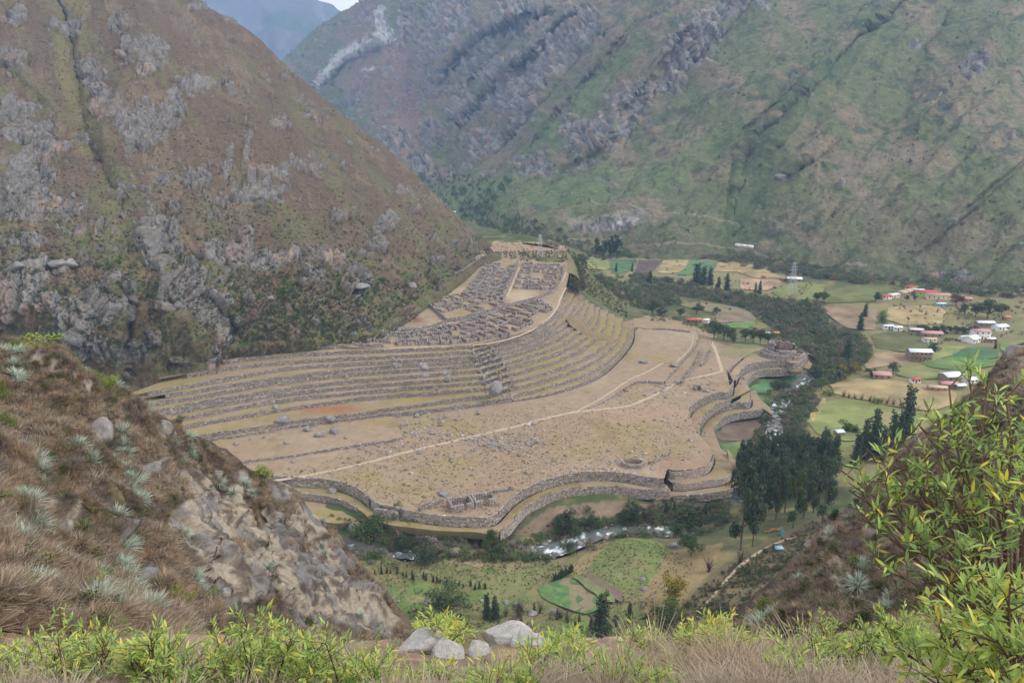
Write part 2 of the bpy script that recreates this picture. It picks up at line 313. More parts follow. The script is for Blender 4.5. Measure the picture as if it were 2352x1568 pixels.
BASE += [ # near fields
 (850, 1300, -9.5), (1000, 1350, -9), (1200, 1330, -9.5), (1290, 1300, -9.5), (1400, 1262, -7), (1450, 1236, -5.5), (1480, 1290, -6), (1550, 1300, -5), (1500, 1400, -4), (1300, 1420, -7), (1050, 1420, -7),
 (900, 1400, -9), (1450, 1462, -3), (1100, 1470, -4), (1650, 1230, -7), (1620, 1300, -2), (1700, 1280, 0), (1560, 1480, 2), (1750, 1230, -2), (1850, 1200, 0), (700, 1300, -8), (900, 1520, -4), (1300, 1520, 0),
 (950, 1310, -9.3), (1500, 1180, -11),(1250, 1200, -9.5), (1330, 1180, -9), (1450, 1165, -9), (1000, 1222, -4.3), (1080, 1228, -4.4), (1135, 1238, -5), (1000, 1240, -7), (1080, 1246, -8), (900, 1207, -4.2), (850, 1193, -4.2), (760, 1185, -7),
 (1640, 1150, -10.2), (1560, 1165, -10.5),
 # below the site (the site's own terraces stand on it)
 (640, 1090, -5), (900, 1080, -4), (1100, 1150, -6), (1200, 1050, -5), (1400, 1020, -5), (1500, 1080, -6), (1600, 1060, -7), (900, 990, -5), (1200, 930, -4), (1400, 930, -6), (1550, 930, -8), (1500, 800, -6), (1620, 780, -7),
 (1450, 850, -6), (1176, 860, 0), (1300, 800, 0), (1380, 790, -1), (900, 870, 2), (600, 920, 0), (400, 960, 0), (1150, 780, 14), (1280, 730, 12), (850, 810, 14), (600, 820, 12), (1000, 740, 19), (1200, 680, 20), (1130, 610, 28), (1250, 600, 25),
 (1680, 860, -11), (1740, 835, -11), (1820, 830, -12), (1700, 920, -16), (1640, 960, -17), (1760, 870, -15.5), (1800, 905, -18), (1745, 905, -15.5),
 (1640, 1030, -12.5), (1690, 1040, -17), (1700, 1000, -18), (1700, 1080, -15), (1760, 940, -18.3), (1655, 1120, -11.5),
 # flank right of the fan and the saddle behind the ruins
 (1320, 655, 18.5), (1345, 672, 12), (1368, 700, 8), (1400, 712, 3), (1440, 732, -2), (1480, 742, -3), (1540, 745, -4), (1600, 758, -5), (1380, 650, 4), (1420, 690, -4), (1470, 710, -11), (1340, 620, 12), (1310, 590, 29), (1316, 620, 27), (1318, 636, 22.5), (1200, 575, 34), (1290, 562, 32), (1140, 562, 33),
 (1140, 545, 10), (1250, 545, 2), (1330, 575, 8), (1380, 600, -12), (1450, 650, -17), (1530, 690, -15), (1640, 770, -9), (1700, 792, -7), (1760, 795, -8), (1850, 812, -12),
 # the valley floor with its farms
 (1500, 610, -17), (1400, 600, -20), (1640, 615, -16), (1800, 640, -15), (1600, 660, -20), (1700, 700, -20), (1560, 710, -17), (1650, 715, -17), (1700, 745, -18), (1900, 690, -14), (2100, 690, -12), (2300, 700, -10),
 (2000, 780, -15), (2150, 760, -13), (2300, 780, -12), (1960, 830, -15), (2100, 830, -14), (2250, 850, -12), (1950, 890, -15), (2100, 920, -14), (2300, 950, -11), (1880, 960, -15.5), (2000, 980, -15), (2150, 1000, -13),
 (1850, 1010, -16), (1950, 1060, -14), (1900, 1150, -11), (1840, 720, -19), (1900, 760, -18.5), (1920, 800, -19), (1830, 790, -20), (1960, 640, -14), (2350, 660, -10), (1200, 500, -25), (1080, 500, -28), (1330, 545, -22), (1000, 470, -30), (2100, 640, -12)]
_b = np.array(BASE); _p = onz(_b[:, 0], _b[:, 1], _b[:, 2])
base_rbf = RBF(_p[:, 0], _p[:, 1], _b[:, 2], 100., 2e-3)
rivw = resample(smoothline(np.array([tuple(onz(x, y, z)) for x, y, z in RIV_NEAR[:-1] + RIV_FAR]), 2), 3.0)
def base_z(x, y):
    x = np.asarray(x, float); y = np.asarray(y, float)
    d, s, a = seg_dist(x, y, rivw[::4, :2])
    w = np.interp(a, [0, .35, 1], [5, 6, 5])
    return base_rbf(x, y) - 1.6 * np.exp(-(d / w) ** 4)
def basepx(px, py): return onf(px, py, base_z, -12)

# ---------------------------------------------------------------- colours of the ground
DRY = np.array([.250, .192, .130]); DRY2 = np.array([.195, .150, .092]); OLIVE = np.array([.235, .190, .082]); PALE = np.array([.33, .27, .19]); RUST = np.array([.19, .125, .082])
GREEN = np.array([.105, .15, .045]); DKGREEN = np.array([.045, .068, .026]); SCRUB = np.array([.085, .085, .045]); BROWN = np.array([.155, .105, .068]); EARTH = np.array([.19, .125, .09])
def site_col(X, Y, px, py, kind):
    n1 = fbm(X, Y, sc=22, oct=4, seed=3); n2 = fbm(X, Y, sc=6, oct=3, seed=9); n3 = fbm(X, Y, sc=60, oct=3, seed=21); n4 = fbm(X, Y, sc=3, oct=2, seed=29)
    c = np.broadcast_to(DRY, X.shape + (3,)).copy()
    if kind == 'tread':
        c = mixc(c, OLIVE, sstep(-.4, .2, n1 + .4 * n2) * .9); c = mixc(c, DRY2, sstep(0, .5, n2) * .6)
    else:
        c = mixc(c, OLIVE, sstep(.1, .6, n1 + .3 * n2) * .75); c = mixc(c, RUST * 1.35, sstep(.1, .6, n3 + .25 * n2) * .45)
        c = mixc(c, PALE, sstep(.2, .7, -n1 + .4 * n2) * .6); c = mixc(c, DRY2 * .8, sstep(.35, .7, n2 + .5 * n4) * .6)
    def blob(x, y, rx, ry, col, s):
        nonlocal c
        d = ((px - x) / rx) ** 2 + ((py - y) / ry) ** 2
        c = mixc(c, col, s * sstep(1.3, .2, d + .6 * n2))
    blob(760, 940, 90, 12, np.array([.25, .11, .055]), .8); blob(1560, 1070, 60, 25, RUST * 1.3, .6); blob(1450, 950, 160, 30, np.array([.29, .2, .135]), .6)
    blob(955, 735, 18, 9, np.array([.17, .075, .035]), .8); blob(1010, 665, 60, 18, PALE, .8); blob(1200, 680, 50, 14, PALE, .9); blob(1540, 760, 90, 40, PALE * .85, .5)
    blob(1040, 1060, 60, 12, OLIVE, .7); blob(870, 785, 20, 8, RUST * 1.5, .6); blob(1690, 812, 60, 12, GREEN, .35); blob(1720, 795, 60, 7, GREEN, .6)
    return c * (1 + .10 * n4[..., None])
MG = M('dry_ground', None, 0.35, .16, 2.5, .16, bump=.12, bsc=1.2)
MF = M('field_ground', None, 0.5, .14, 4, .15, bump=.1, bsc=2)
# ---------------------------------------------------------------- valley floor: one sheet, finer where the camera sees it nearer
def base_color(X, Y, Z, px, py):
    n1 = fbm(X, Y, sc=30, oct=4, seed=41); n2 = fbm(X, Y, sc=7, oct=3, seed=42); n3 = fbm(X, Y, sc=90, oct=3, seed=43)
    c = np.broadcast_to(SCRUB * 1.25, X.shape + (3,)).copy()
    c = mixc(c, DKGREEN * 1.2, sstep(-.3, .4, n1)); c = mixc(c, OLIVE * .8, sstep(.1, .6, n2 + .3 * n3) * .8)
    near = (py > 1262) & (py < 1600)
    g = sstep(.5, -.4, n2 + .4 * n1)
    m = near.astype(float)
    c = mixc(c, np.array([.185, .165, .08]), m * .85); c = mixc(c, GREEN * .95, m * sstep(0, .5, n1 + .4 * n2) * .7)
    def poly(pts, col, s=1.0):
        nonlocal c
        k = inpoly(px + 4 * n2, py + 2.5 * n2, pts); c = np.where(k[..., None], c * (1 - s) + np.asarray(col) * s, c)
    # village plain in general
    poly([(1900, 690), (2352, 640), (2500, 640), (2500, 1100), (1830, 1120), (1850, 1000), (1870, 900), (1930, 830), (1995, 790), (1960, 740)], np.array([.20, .18, .085]), .8)
    poly([(1345, 592), (1500, 592), (1700, 600), (1810, 632), (1800, 665), (1900, 690), (1850, 700), (1700, 670), (1500, 665), (1400, 640)], np.array([.24, .215, .115]), .7)
    poly([(1360, 590), (1290, 600), (1300, 640), (1330, 665), (1365, 695), (1440, 735), (1445, 690), (1400, 640)], np.array([.115, .12, .055]), .8)
    poly([(1130, 556), (1230, 556), (1300, 566), (1300, 580), (1140, 578)], np.array([.32, .25, .17]), .9)
    poly([(1440, 735), (1500, 722), (1560, 735), (1620, 760), (1650, 775), (1600, 775), (1500, 756), (1450, 750)], np.array([.27, .2, .125]), .9)
    poly([(1180, 1225), (1260, 1165), (1400, 1150), (1545, 1157), (1530, 1170), (1420, 1185), (1300, 1195), (1240, 1225)], np.array([.20, .145, .105]), .9)
    poly([(880, 1195), (1000, 1205), (1140, 1240), (1090, 1262), (960, 1258), (880, 1230)], np.array([.24, .2, .07]), .8)
    poly([(812, 1272), (900, 1278), (1000, 1292), (1100, 1297), (1240, 1295), (1310, 1290), (1325, 1310), (1290, 1340), (1220, 1356), (1120, 1355), (1000, 1338), (900, 1318), (845, 1300)], [.155, .155, .07], .7)
    poly([(812, 1256), (960, 1275), (1100, 1290), (1230, 1292), (1230, 1300), (1090, 1299), (950, 1286), (812, 1268)], [.25, .19, .12], .8)
    poly([(860, 1345), (960, 1340), (1080, 1360), (1200, 1372), (1230, 1378), (1180, 1395), (1050, 1385), (940, 1420), (880, 1420)], [.115, .16, .05], .75)
    poly([(1350, 1300), (1385, 1262), (1420, 1232), (1470, 1228), (1525, 1250), (1530, 1265), (1515, 1290), (1500, 1340), (1420, 1355), (1370, 1325)], [.14, .175, .06], .8)
    poly([(1395, 1290), (1480, 1270), (1500, 1310), (1440, 1340)], [.17, .165, .075], .6)
    poly([(1300, 1310), (1350, 1260), (1385, 1240), (1400, 1245), (1350, 1300), (1320, 1330)], [.26, .21, .10], .7)
    c = mixc(c, np.array([.24, .185, .11]), near * sstep(.15, .5, fbm(X, Y, sc=5, oct=4, seed=47)) * .6); c = mixc(c, GREEN * .9, near * sstep(.15, .45, fbm(X, Y, sc=3.5, oct=4, seed=48)) * .6)
    # slope above the road at the lower right
    poly([(1480, 1480), (1640, 1310), (1760, 1240), (1900, 1180), (2300, 1180), (2352, 1600), (1300, 1600)], np.array([.135, .11, .068]), .75)
    poly([(1545, 1262), (1660, 1245), (1640, 1310), (1580, 1360), (1545, 1440), (1470, 1400), (1490, 1340), (1520, 1300)], np.array([.24, .18, .095]), .8)
    d, _, _ = seg_dist(X, Y, rivw[::4, :2]); c = mixc(c, np.array([.13, .12, .105]), sstep(6, 3.5, d))
    return c * (1 + .2 * n2[..., None])
pxs = np.r_[np.arange(-900, -200, 30.0), np.arange(-200, 2560, 6.0), np.arange(2560, 3300, 30.0)]
ys = np.r_[np.linspace(2300, 1680, 16), np.linspace(1660, 1180, 110), np.linspace(1177, 560, 230), np.linspace(558, 470, 50)]
yd = np.array([onz(1176, y, -14)[1] for y in ys])
A = (pxs - 1176) / F / 1.02
GX = yd[:, None] * A[None] ; GY = np.broadcast_to(yd[:, None], GX.shape)
GX = GX * 1.0
GZ = base_z(GX, GY)
GZ = GZ + .5 * fbm(GX, GY, sc=9, oct=3, seed=5) + .25 * fbm(GX, GY, sc=2.5, oct=2, seed=6)
ppx, ppy = toP(GX, GY, GZ)
def gridfaces(r, c):
    i = np.arange(r * c).reshape(r, c); return np.stack([i[:-1, :-1], i[:-1, 1:], i[1:, 1:], i[1:, :-1]], -1).reshape(-1, 4)
GV = np.stack([GX, GY, GZ], -1).reshape(-1, 3)
struct('ground', mesh('ground', GV, gridfaces(*GX.shape), base_color(GX, GY, GZ, ppx, ppy).reshape(-1, 3), MG, True))

# ---------------------------------------------------------------- level plates of the terraced site
def offset(line, d):                          # shift to the left (uphill) by d metres
    t = np.gradient(line[:, :2], axis=0); t /= np.linalg.norm(t, axis=1)[:, None] + 1e-9
    o = line.copy(); o[:, 0] -= t[:, 1] * d; o[:, 1] += t[:, 0] * d; return o
def strip(name, lo, hi, zf, kind, n=140, m=4):
    a = resample(lo[:, :2], n=n); b = resample(offset(hi, 1.0)[:, :2], n=n); t = np.linspace(0, 1, m)[:, None, None]
    P = a[None] * (1 - t) + b[None] * t; X, Y = P[..., 0], P[..., 1]; Z = zf_of(zf)(X, Y) + .10 * fbm(X, Y, sc=5, oct=2, seed=2) * (t[..., 0] > 0)
    px, py = toP(X, Y, Z)
    struct(name, mesh(name, np.stack([X, Y, Z], -1).reshape(-1, 3), gridfaces(m, n), site_col(X, Y, px, py, kind).reshape(-1, 3), MG, True))
def join(*ls): return np.concatenate(ls)
LV = {}
for k in range(2, 13):
    l, r = LN['L%d' % k], LN['R%d' % k]
    ext = l[:1].copy(); d = l[0] - l[5]; ext = l[:1] + d / np.linalg.norm(d) * 12
    LV[k] = join(ext, l, resample(join(l[-1:], r[:1]), 3.0)[1:-1], r)
LV[1] = join(LN['L2'][-1:], LN['edge_first'])
for k in range(2, 12): strip('terrace_tread', LV[k], LV[k + 1], T[k], 'tread')
strip('terrace_tread', LV[1], join(LN['R2'][:1], LN['R2']), T[1], 'tread')
def plate(name, poly, zf, kind='plain', step=3.0, rough=.12, skirt=0.0, mat=None, colf=None, dz=0.0, rows=None):
    poly = np.asarray(poly, float)[:, :2]; zf = zf_of(zf)
    q = [poly[0]]
    for p in poly[1:]:
        if np.hypot(*(p - q[-1])) > .05: q.append(p)
    if np.hypot(*(q[0] - q[-1])) < .05: q.pop()
    poly = resample(np.array(q + [q[0]]), step * .8)[:-1]
    x0, y0 = poly.min(0); x1, y1 = poly.max(0)
    gx, gy = np.meshgrid(np.arange(x0, x1, step), np.arange(y0, y1, step)); gx = gx + rng.uniform(-.3, .3, gx.shape) * step; gy = gy + rng.uniform(-.3, .3, gy.shape) * step
    m = inpoly(gx, gy, poly); gx, gy = gx[m], gy[m]
    d, _, _ = seg_dist(gx, gy, np.r_[poly, poly[:1]]); m = d > step * .4; gx, gy = gx[m], gy[m]
    vs = [Vector(p) for p in np.r_[poly, np.stack([gx, gy], 1)]]
    n = len(poly)
    r = delaunay_2d_cdt(vs, [], [list(range(n))], 1, 1e-4, False)
    V = np.array([tuple(v) for v in r[0]]); Fc = np.array([f for f in r[2] if len(f) == 3]); ct = V[Fc].mean(1); Fc = Fc[inpoly(ct[:, 0], ct[:, 1], poly)]
    X, Y = V[:, 0], V[:, 1]; Z = zf(X, Y) + dz + rough * fbm(X, Y, sc=7, oct=3, seed=8)
    px, py = toP(X, Y, Z); col = (colf or (lambda X, Y, px, py: site_col(X, Y, px, py, kind)))(X, Y, px, py)
    V3 = np.stack([X, Y, Z], 1)
    if skirt:
        pz = zf(poly[:, 0], poly[:, 1]) + dz; b = len(V3); ppx_, ppy_ = toP(poly[:, 0], poly[:, 1], pz)
        a = (poly[:, 0] * np.roll(poly[:, 1], -1) - np.roll(poly[:, 0], -1) * poly[:, 1]).sum()
        t = np.roll(poly, -1, 0) - np.roll(poly, 1, 0); t /= np.linalg.norm(t, axis=1)[:, None]; nrm = np.stack([t[:, 1], -t[:, 0]], 1) * np.sign(a)
        top = np.c_[poly, pz + rough * fbm(poly[:, 0], poly[:, 1], sc=7, oct=3, seed=8)]; bot = np.c_[poly - nrm * .6, pz - skirt]
        V3 = np.r_[V3, top, bot]; i = np.arange(n); j = (i + 1) % n
        Fq = np.stack([b + i, b + j, b + n + j, b + n + i], 1); sc1 = site_col(poly[:, 0], poly[:, 1], ppx_, ppy_, 'plain'); col = np.r_[col, mixc(sc1, [.13, .13, .055], np.full(n, .4)), mixc(sc1, [.10, .10, .045], np.full(n, .8))]
        me = mesh(name, V3, [Fc, Fq], col, mat or MG, True)
    else: me = mesh(name, V3, Fc, col, mat or MG, True)
    return struct(name, me)
def P2(pts, z): p = np.array(pts, float); return onf(p[:, 0], p[:, 1], zf_of(z))
plain_poly = join(LN['fl'], LN['fm'], LN['fr'], P2([(1640, 1050), (1630, 1025), (1612, 1005), (1595, 985)], plain_z), LN['e1'], P2([(1676, 885)], plain_z), LN['s1'],
                  P2([(1725, 812), (1760, 800), (1740, 792), (1690, 789), (1640, 782), (1622, 770), (1604, 762)], plain_z), offset(LN['m1b'][::-1], -2) , offset(LN['m1'][::-1], -2.0), P2([(1300, 925), (1240, 926)], plain_z), LN['L2'][::-1][::1] + [0, 2, 0], P2([(430, 1060), (500, 1105)], 0))
plate('plain', plain_poly, plain_z, step=2.6, skirt=0)
w1up = join(LN['w1'], P2([(918, 985), (907, 957)], 1.0), LN['L2'][::-1][60:] + [0, 2, 0], P2([(470, 1075)], 1.0))
plate('plain', join(LN['w1'], P2([(916, 985), (905, 955), (880, 957), (784, 968), (669, 984), (581, 999), (489, 1013), (430, 1023), (450, 1075)], 1.0)), 1.0, step=3)
plate('plain', join(LN['m1'], LN['m1b'], P2([(1570, 760), (1507, 756), (1480, 757), (1457, 750)], p2_z), offset(LN['edge_first'][::-1], 1.0), P2([(1185, 924), (1200, 926), (1240, 930), (1300, 935)], p2_z)), p2_z, step=2.8, dz=.03, skirt=.3)
strip('terrace_tread', LV[12][:int(len(LN['L12']) * .68)], LN['L13'], T[12], 'tread'); strip('terrace_tread', LN['L13'][:int(len(LN['L13']) * .6)], LN['L14'], T[13], 'tread'); strip('terrace_tread', LN['L14'], offset(LN['L14'], 14), T[14], 'tread')
_x, _ = toP(*LV[12].T); rp = join(LV[12][_x > 868], P2([(1311, 640), (1308, 600), (1296, 575), (1200, 560), (1140, 560), (1080, 600), (960, 690), (880, 745), (800, 768), (740, 786), (800, 796)], ruin_z))
plate('hilltop_ground', rp, ruin_z, step=3.0, skirt=5)
plate('terrace_tread', join(LN['k'], P2([(840, 1182), (850, 1192)], -3.3), P2([(900, 1206), (1000, 1218), (1100, 1222), (1140, 1232)], -3.4), LN['gm'], P2([(1538, 1125), (1530, 1112)], -3.6), offset(LN['fm'][::-1], 1.0), offset(LN['fl'][::-1], 1), P2([(600, 1140)], -3.3)), -3.35, 'tread', 2.2, skirt=3)
plate('terrace_tread', join(LN['gr'], P2([(1655, 1045), (1640, 1040)], -4.2), offset(LN['fr'][::-1], .8)), -4.25, 'tread', 2.2, skirt=1.5)
plate('terrace_tread', join(P2([(1500, 1150)], -7), LN['h'], P2([(1700, 1115), (1705, 1090), (1695, 1060), (1670, 1030)], -7), offset(LN['gr'][::-1], 1), P2([(1540, 1128), (1520, 1142)], -7)), -6.9, 'tread', 2.2, skirt=2)
plate('terrace_tread', join(P2([(600, 1165)], -6), P2([(700, 1190), (760, 1200), (810, 1200), (826, 1185)], -6), offset(LN['k'][::-1], .8)), -6.05, 'tread', 2.5, skirt=3)
plate('terrace_tread', join(P2([(1660, 1055), (1630, 1025), (1607, 1000)], -6.5), LN['e2'], LN['e3'][42:], LN['s3'], P2([(1858, 848), (1866, 835)], -9), offset(LN['s2'][::-1], .8), offset(LN['e1'][::-1], .8), P2([(1590, 985), (1612, 1006), (1640, 1045)], plain_z)), q_z, 'tread', 2.2, skirt=1.2)
plate('terrace_tread', join(LN['s2'], P2([(1862, 815), (1840, 806), (1760, 798), (1722, 808)], t_z), offset(LN['s1'][::-1], .8)), t_z, 'plain', 2.2, dz=.05)
plate('terrace_tread', join(LN['e3'], P2([(1700, 915), (1680, 926)], -9.7), offset(LN['e2'][::-1], .8)), -9.75, 'tread', 2.0)
plate('terrace_tread', join(P2([(1690, 1075), (1655, 1035)], -12), LN['e4'], P2([(1775, 950), (1770, 935), (1745, 915), (1735, 895)], -13), offset(LN['e3'][::-1], .8), P2([(1607, 1000), (1630, 1030), (1665, 1070)], -9)), rbf_px([(1620, 990, -12.6), (1660, 950, -13), (1740, 930, -13.2), (1630, 1005, -12), (1680, 1065, -8), (1760, 945, -13.5), (1735, 900, -13)]), 'tread', 2.2, skirt=2)

# the bank where the hilltop rounds over into the valley
e_ = P2([(1311, 628), (1311, 612), (1307, 598), (1296, 576), (1260, 562), (1200, 557)], ruin_z); e_ = resample(e_, 3)
o_ = offset(e_, -9); m_ = offset(e_, -3.5); i_ = offset(e_, 2)
V_ = np.stack([np.c_[i_[:, :2], ruin_z(i_[:, 0], i_[:, 1]) + .25], np.c_[e_[:, :2], ruin_z(e_[:, 0], e_[:, 1]) + .1], np.c_[m_[:, :2], ruin_z(e_[:, 0], e_[:, 1]) - 1.6], np.c_[o_[:, :2], ruin_z(e_[:, 0], e_[:, 1]) - 8]])
struct('bank', mesh('bank', V_.reshape(-1, 3), gridfaces(4, len(e_)), mixc(np.broadcast_to(DRY2, V_.reshape(-1, 3).shape), [.11, .115, .05], np.repeat([.1, .3, .8, 1.0], len(e_))), MG, True))
# ================================================================ dry stone walls, each a thing: an earthen core with its own facing stones
MW = M('wall_core', (.09, .078, .07), .8, .3, bump=.1, bsc=3)
MS = M('wall_stone', None, 1.3, .22, 6, .2, bump=.06, bsc=5)
BOXC = np.array([(x, y, z) for x in (-1, 1) for y in (-1, 1) for z in (-1, 1)], float)
BOXF = np.array([(0, 1, 3, 2), (4, 6, 7, 5), (0, 4, 5, 1), (2, 3, 7, 6), (0, 2, 6, 4), (1, 5, 7, 3)])
def boxes(c, h, ax, ay, jit, col, rg=rng):
    """many rough blocks: centres c, half sizes h, axis vectors ax, ay (z up)"""
    n = len(c); b = BOXC[None] * (1 + rg.uniform(-jit, jit, (n, 8, 3)))
    V = c[:, None] + b[..., :1] * (h[:, :1] * ax)[:, None] + b[..., 1:2] * (h[:, 1:2] * ay)[:, None]
    V[..., 2] += b[..., 2] * h[:, 2:3]
    Fc = BOXF[None] + (np.arange(n) * 8)[:, None, None]
    return V.reshape(-1, 3), Fc.reshape(-1, 4), np.repeat(col, 6, 0)
def stone_cols(n, tone, rg=rng):
    c = np.array([.250, .222, .208]) * tone; v = rg.normal(1, .22, n).clip(.5, 1.7)[:, None]; c = c * v
    w = rg.random(n); c = np.where((w > .8)[:, None], c * [1.12, .94, .86], c); c = np.where((w < .12)[:, None], c * [.8, .9, .72], c); c = np.where(((w > .12) & (w < .2))[:, None], c * 1.45, c)
    return c
def wall(line, foot, top, label, group, stone=(.75, .5), tone=1.0, thick=.5, name='terrace_wall', parts=0, cat='wall', capvar=.18, base_drop=.6, both=False):
    ln = resample(line[:, :2], .9); n = len(ln); ff, tf = zf_of(foot), zf_of(top)
    t = np.gradient(ln, axis=0); t /= np.linalg.norm(t, axis=1)[:, None]; nl = np.stack([-t[:, 1], t[:, 0]], 1)   # uphill normal
    zb = ff(ln[:, 0], ln[:, 1]) - base_drop; zt = tf(ln[:, 0] + nl[:, 0], ln[:, 1] + nl[:, 1]) + .05 + capvar * fbm(ln[:, 0], ln[:, 1], sc=4, oct=2, seed=11)
    zt = np.maximum(zt, zb + .3)
    o = ln.mean(0); oz = float(zb.mean()); O = np.array([o[0], o[1], oz])
    a = ln + nl * .06; b = ln + nl * (thick + .06)
    V = np.concatenate([np.c_[a, zb], np.c_[a, zt - .06], np.c_[b, zt - .06], np.c_[b, zb]]) - O
    i = np.arange(n - 1); Fq = np.concatenate([np.stack([k * n + i, k * n + i + 1, ((k + 1) % 4) * n + i + 1, ((k + 1) % 4) * n + i], 1) for k in range(3)])
    Fe = np.array([[0, n, 2 * n, 3 * n], [n - 1, 4 * n - 1, 3 * n - 1, 2 * n - 1]])
    root = thing(name, mesh(name, V, [Fq, Fe], None, MW), label, cat, group, loc=O)
    # stones in uneven courses
    L = np.r_[0, np.cumsum(np.linalg.norm(np.diff(ln, axis=0), axis=1))]; sw, sh = stone
    C_, H_, AX, AY = [], [], [], []
    hmax = float((zt - zb).max()); rows = int(hmax / sh) + 1
    for side in ((0, 1) if both else (0,)):
        for r in range(rows):
            s = rng.uniform(0, sw); 
            w = rng.uniform(.65, 1.5, int(L[-1] / sw * 1.3) + 3) * sw; c = np.cumsum(w) - w / 2; k = c < L[-1]; c, w = c[k], w[k]
            x = np.interp(c, L, ln[:, 0]); y = np.interp(c, L, ln[:, 1]); tx = np.interp(c, L, t[:, 0]); ty = np.interp(c, L, t[:, 1])
            b0 = np.interp(c, L, zb); t0 = np.interp(c, L, zt); z = b0 + (r + .5) * sh + rng.uniform(-.1, .1, len(c)) * sh
            k = z < t0 + sh * .1; x, y, tx, ty, z, w = [q[k] for q in (x, y, tx, ty, z, w)]
            if not len(x): continue
            inn = (rng.uniform(.10, .16, len(x))) if side == 0 else thick - rng.uniform(.0, .06, len(x))
            C_.append(np.stack([x - ty * inn, y + tx * inn, z], 1)); H_.append(np.stack([w * .47, np.full(len(x), .2), sh * rng.uniform(.40, .52, len(x))], 1))
            AX.append(np.stack([tx, ty, 0 * tx], 1)); AY.append(np.stack([-ty, tx, 0 * tx], 1))
    C_, H_, AX, AY = map(np.concatenate, (C_, H_, AX, AY)); col = stone_cols(len(C_), tone)
    C_ = C_ - O
    if parts:
        area = H_[:, 0] * H_[:, 2] * (1 + .2 * rng.random(len(C_))); C2 = C_[:, 1] ; order = np.argsort(-area + 0.0006 * (C_[:, 1])); big = order[:parts]; rest = order[parts:]
        if parts >= len(C_): big, rest = order, order[:0]
        for j in big:
            me = STONES[rng.integers(len(STONES))]; q = obj('stone', me, root, C_[j]); q.scale = H_[j] * 2.08; q.rotation_euler[2] = math.atan2(AX[j, 1], AX[j, 0])
    else: rest = np.arange(len(C_))
    if len(rest):
        V, Fc, c = boxes(C_[rest], H_[rest], AX[rest], AY[rest], .2, col[rest]); obj('stones', mesh('stones', V, Fc, c, MS), root, kind='stuff')
    return root
# a few rounded block shapes shared by the stones one can pick out
STONES = []
import bmesh
for i in range(10):
    bm = bmesh.new(); bmesh.ops.create_cube(bm, size=1.0); bmesh.ops.bevel(bm, geom=bm.verts[:] + bm.edges[:], offset=.16, segments=1, affect='EDGES')
    for v in bm.verts: v.co += Vector(rng.uniform(-.06, .06, 3))
    me = bpy.data.meshes.new('stone'); bm.to_mesh(me); bm.free(); c = stone_cols(1, 1.15)[0]
    a = me.attributes.new('Col', 'FLOAT_VECTOR', 'FACE'); a.data.foreach_set('vector', np.tile(c, len(me.polygons)).astype(np.float32)); me.materials.append(MS); STONES.append(me)
ORD = ['', 'first', 'second', 'third', 'fourth', 'fifth', 'sixth', 'seventh', 'eighth', 'ninth', 'tenth', 'eleventh', 'twelfth', 'thirteenth', 'fourteenth', 'fifteenth', 'sixteenth', 'seventeenth', 'eighteenth', 'nineteenth', 'twentieth', 'twenty-first', 'twenty-second']
for k in range(2, 13):
    n = 13 - k
    wall(LN['L%d' % k], T[k - 1], T[k], 'long dry stone terrace wall left of the boulder stair, %s counted down from the ruins' % ORD[n], 'terrace walls of the left fan')
    wall(LN['R%d' % k], T[k - 1], T[k], 'curved dry stone terrace wall right of the boulder stair, %s counted down from the ruins' % ORD[n], 'terrace walls of the right fan')
wall(LN['L13'], T[12], T[13], 'second highest terrace wall, along the foot of the scrubby mountain slope', 'terrace walls of the left fan'); wall(LN['L14'], T[13], T[14], 'highest short terrace wall, directly under the scrubby mountain slope', 'terrace walls of the left fan')
for n, (pts, ft, tp, lb) in WX.items():
    parts = {'fr': 300, 'gr': 300, 'fm': 300, 'gm': 300}.get(n, 0)
    st = {'fr': (1.15, .75), 'gr': (.95, .6), 'fm': (.8, .55), 'gm': (.8, .55)}.get(n, (.8, .5))
    wall(LN[n], ft, tp, lb, 'retaining walls of the terraces', st, 1.1 if n[0] in 'fg' else 1.0, parts=parts)
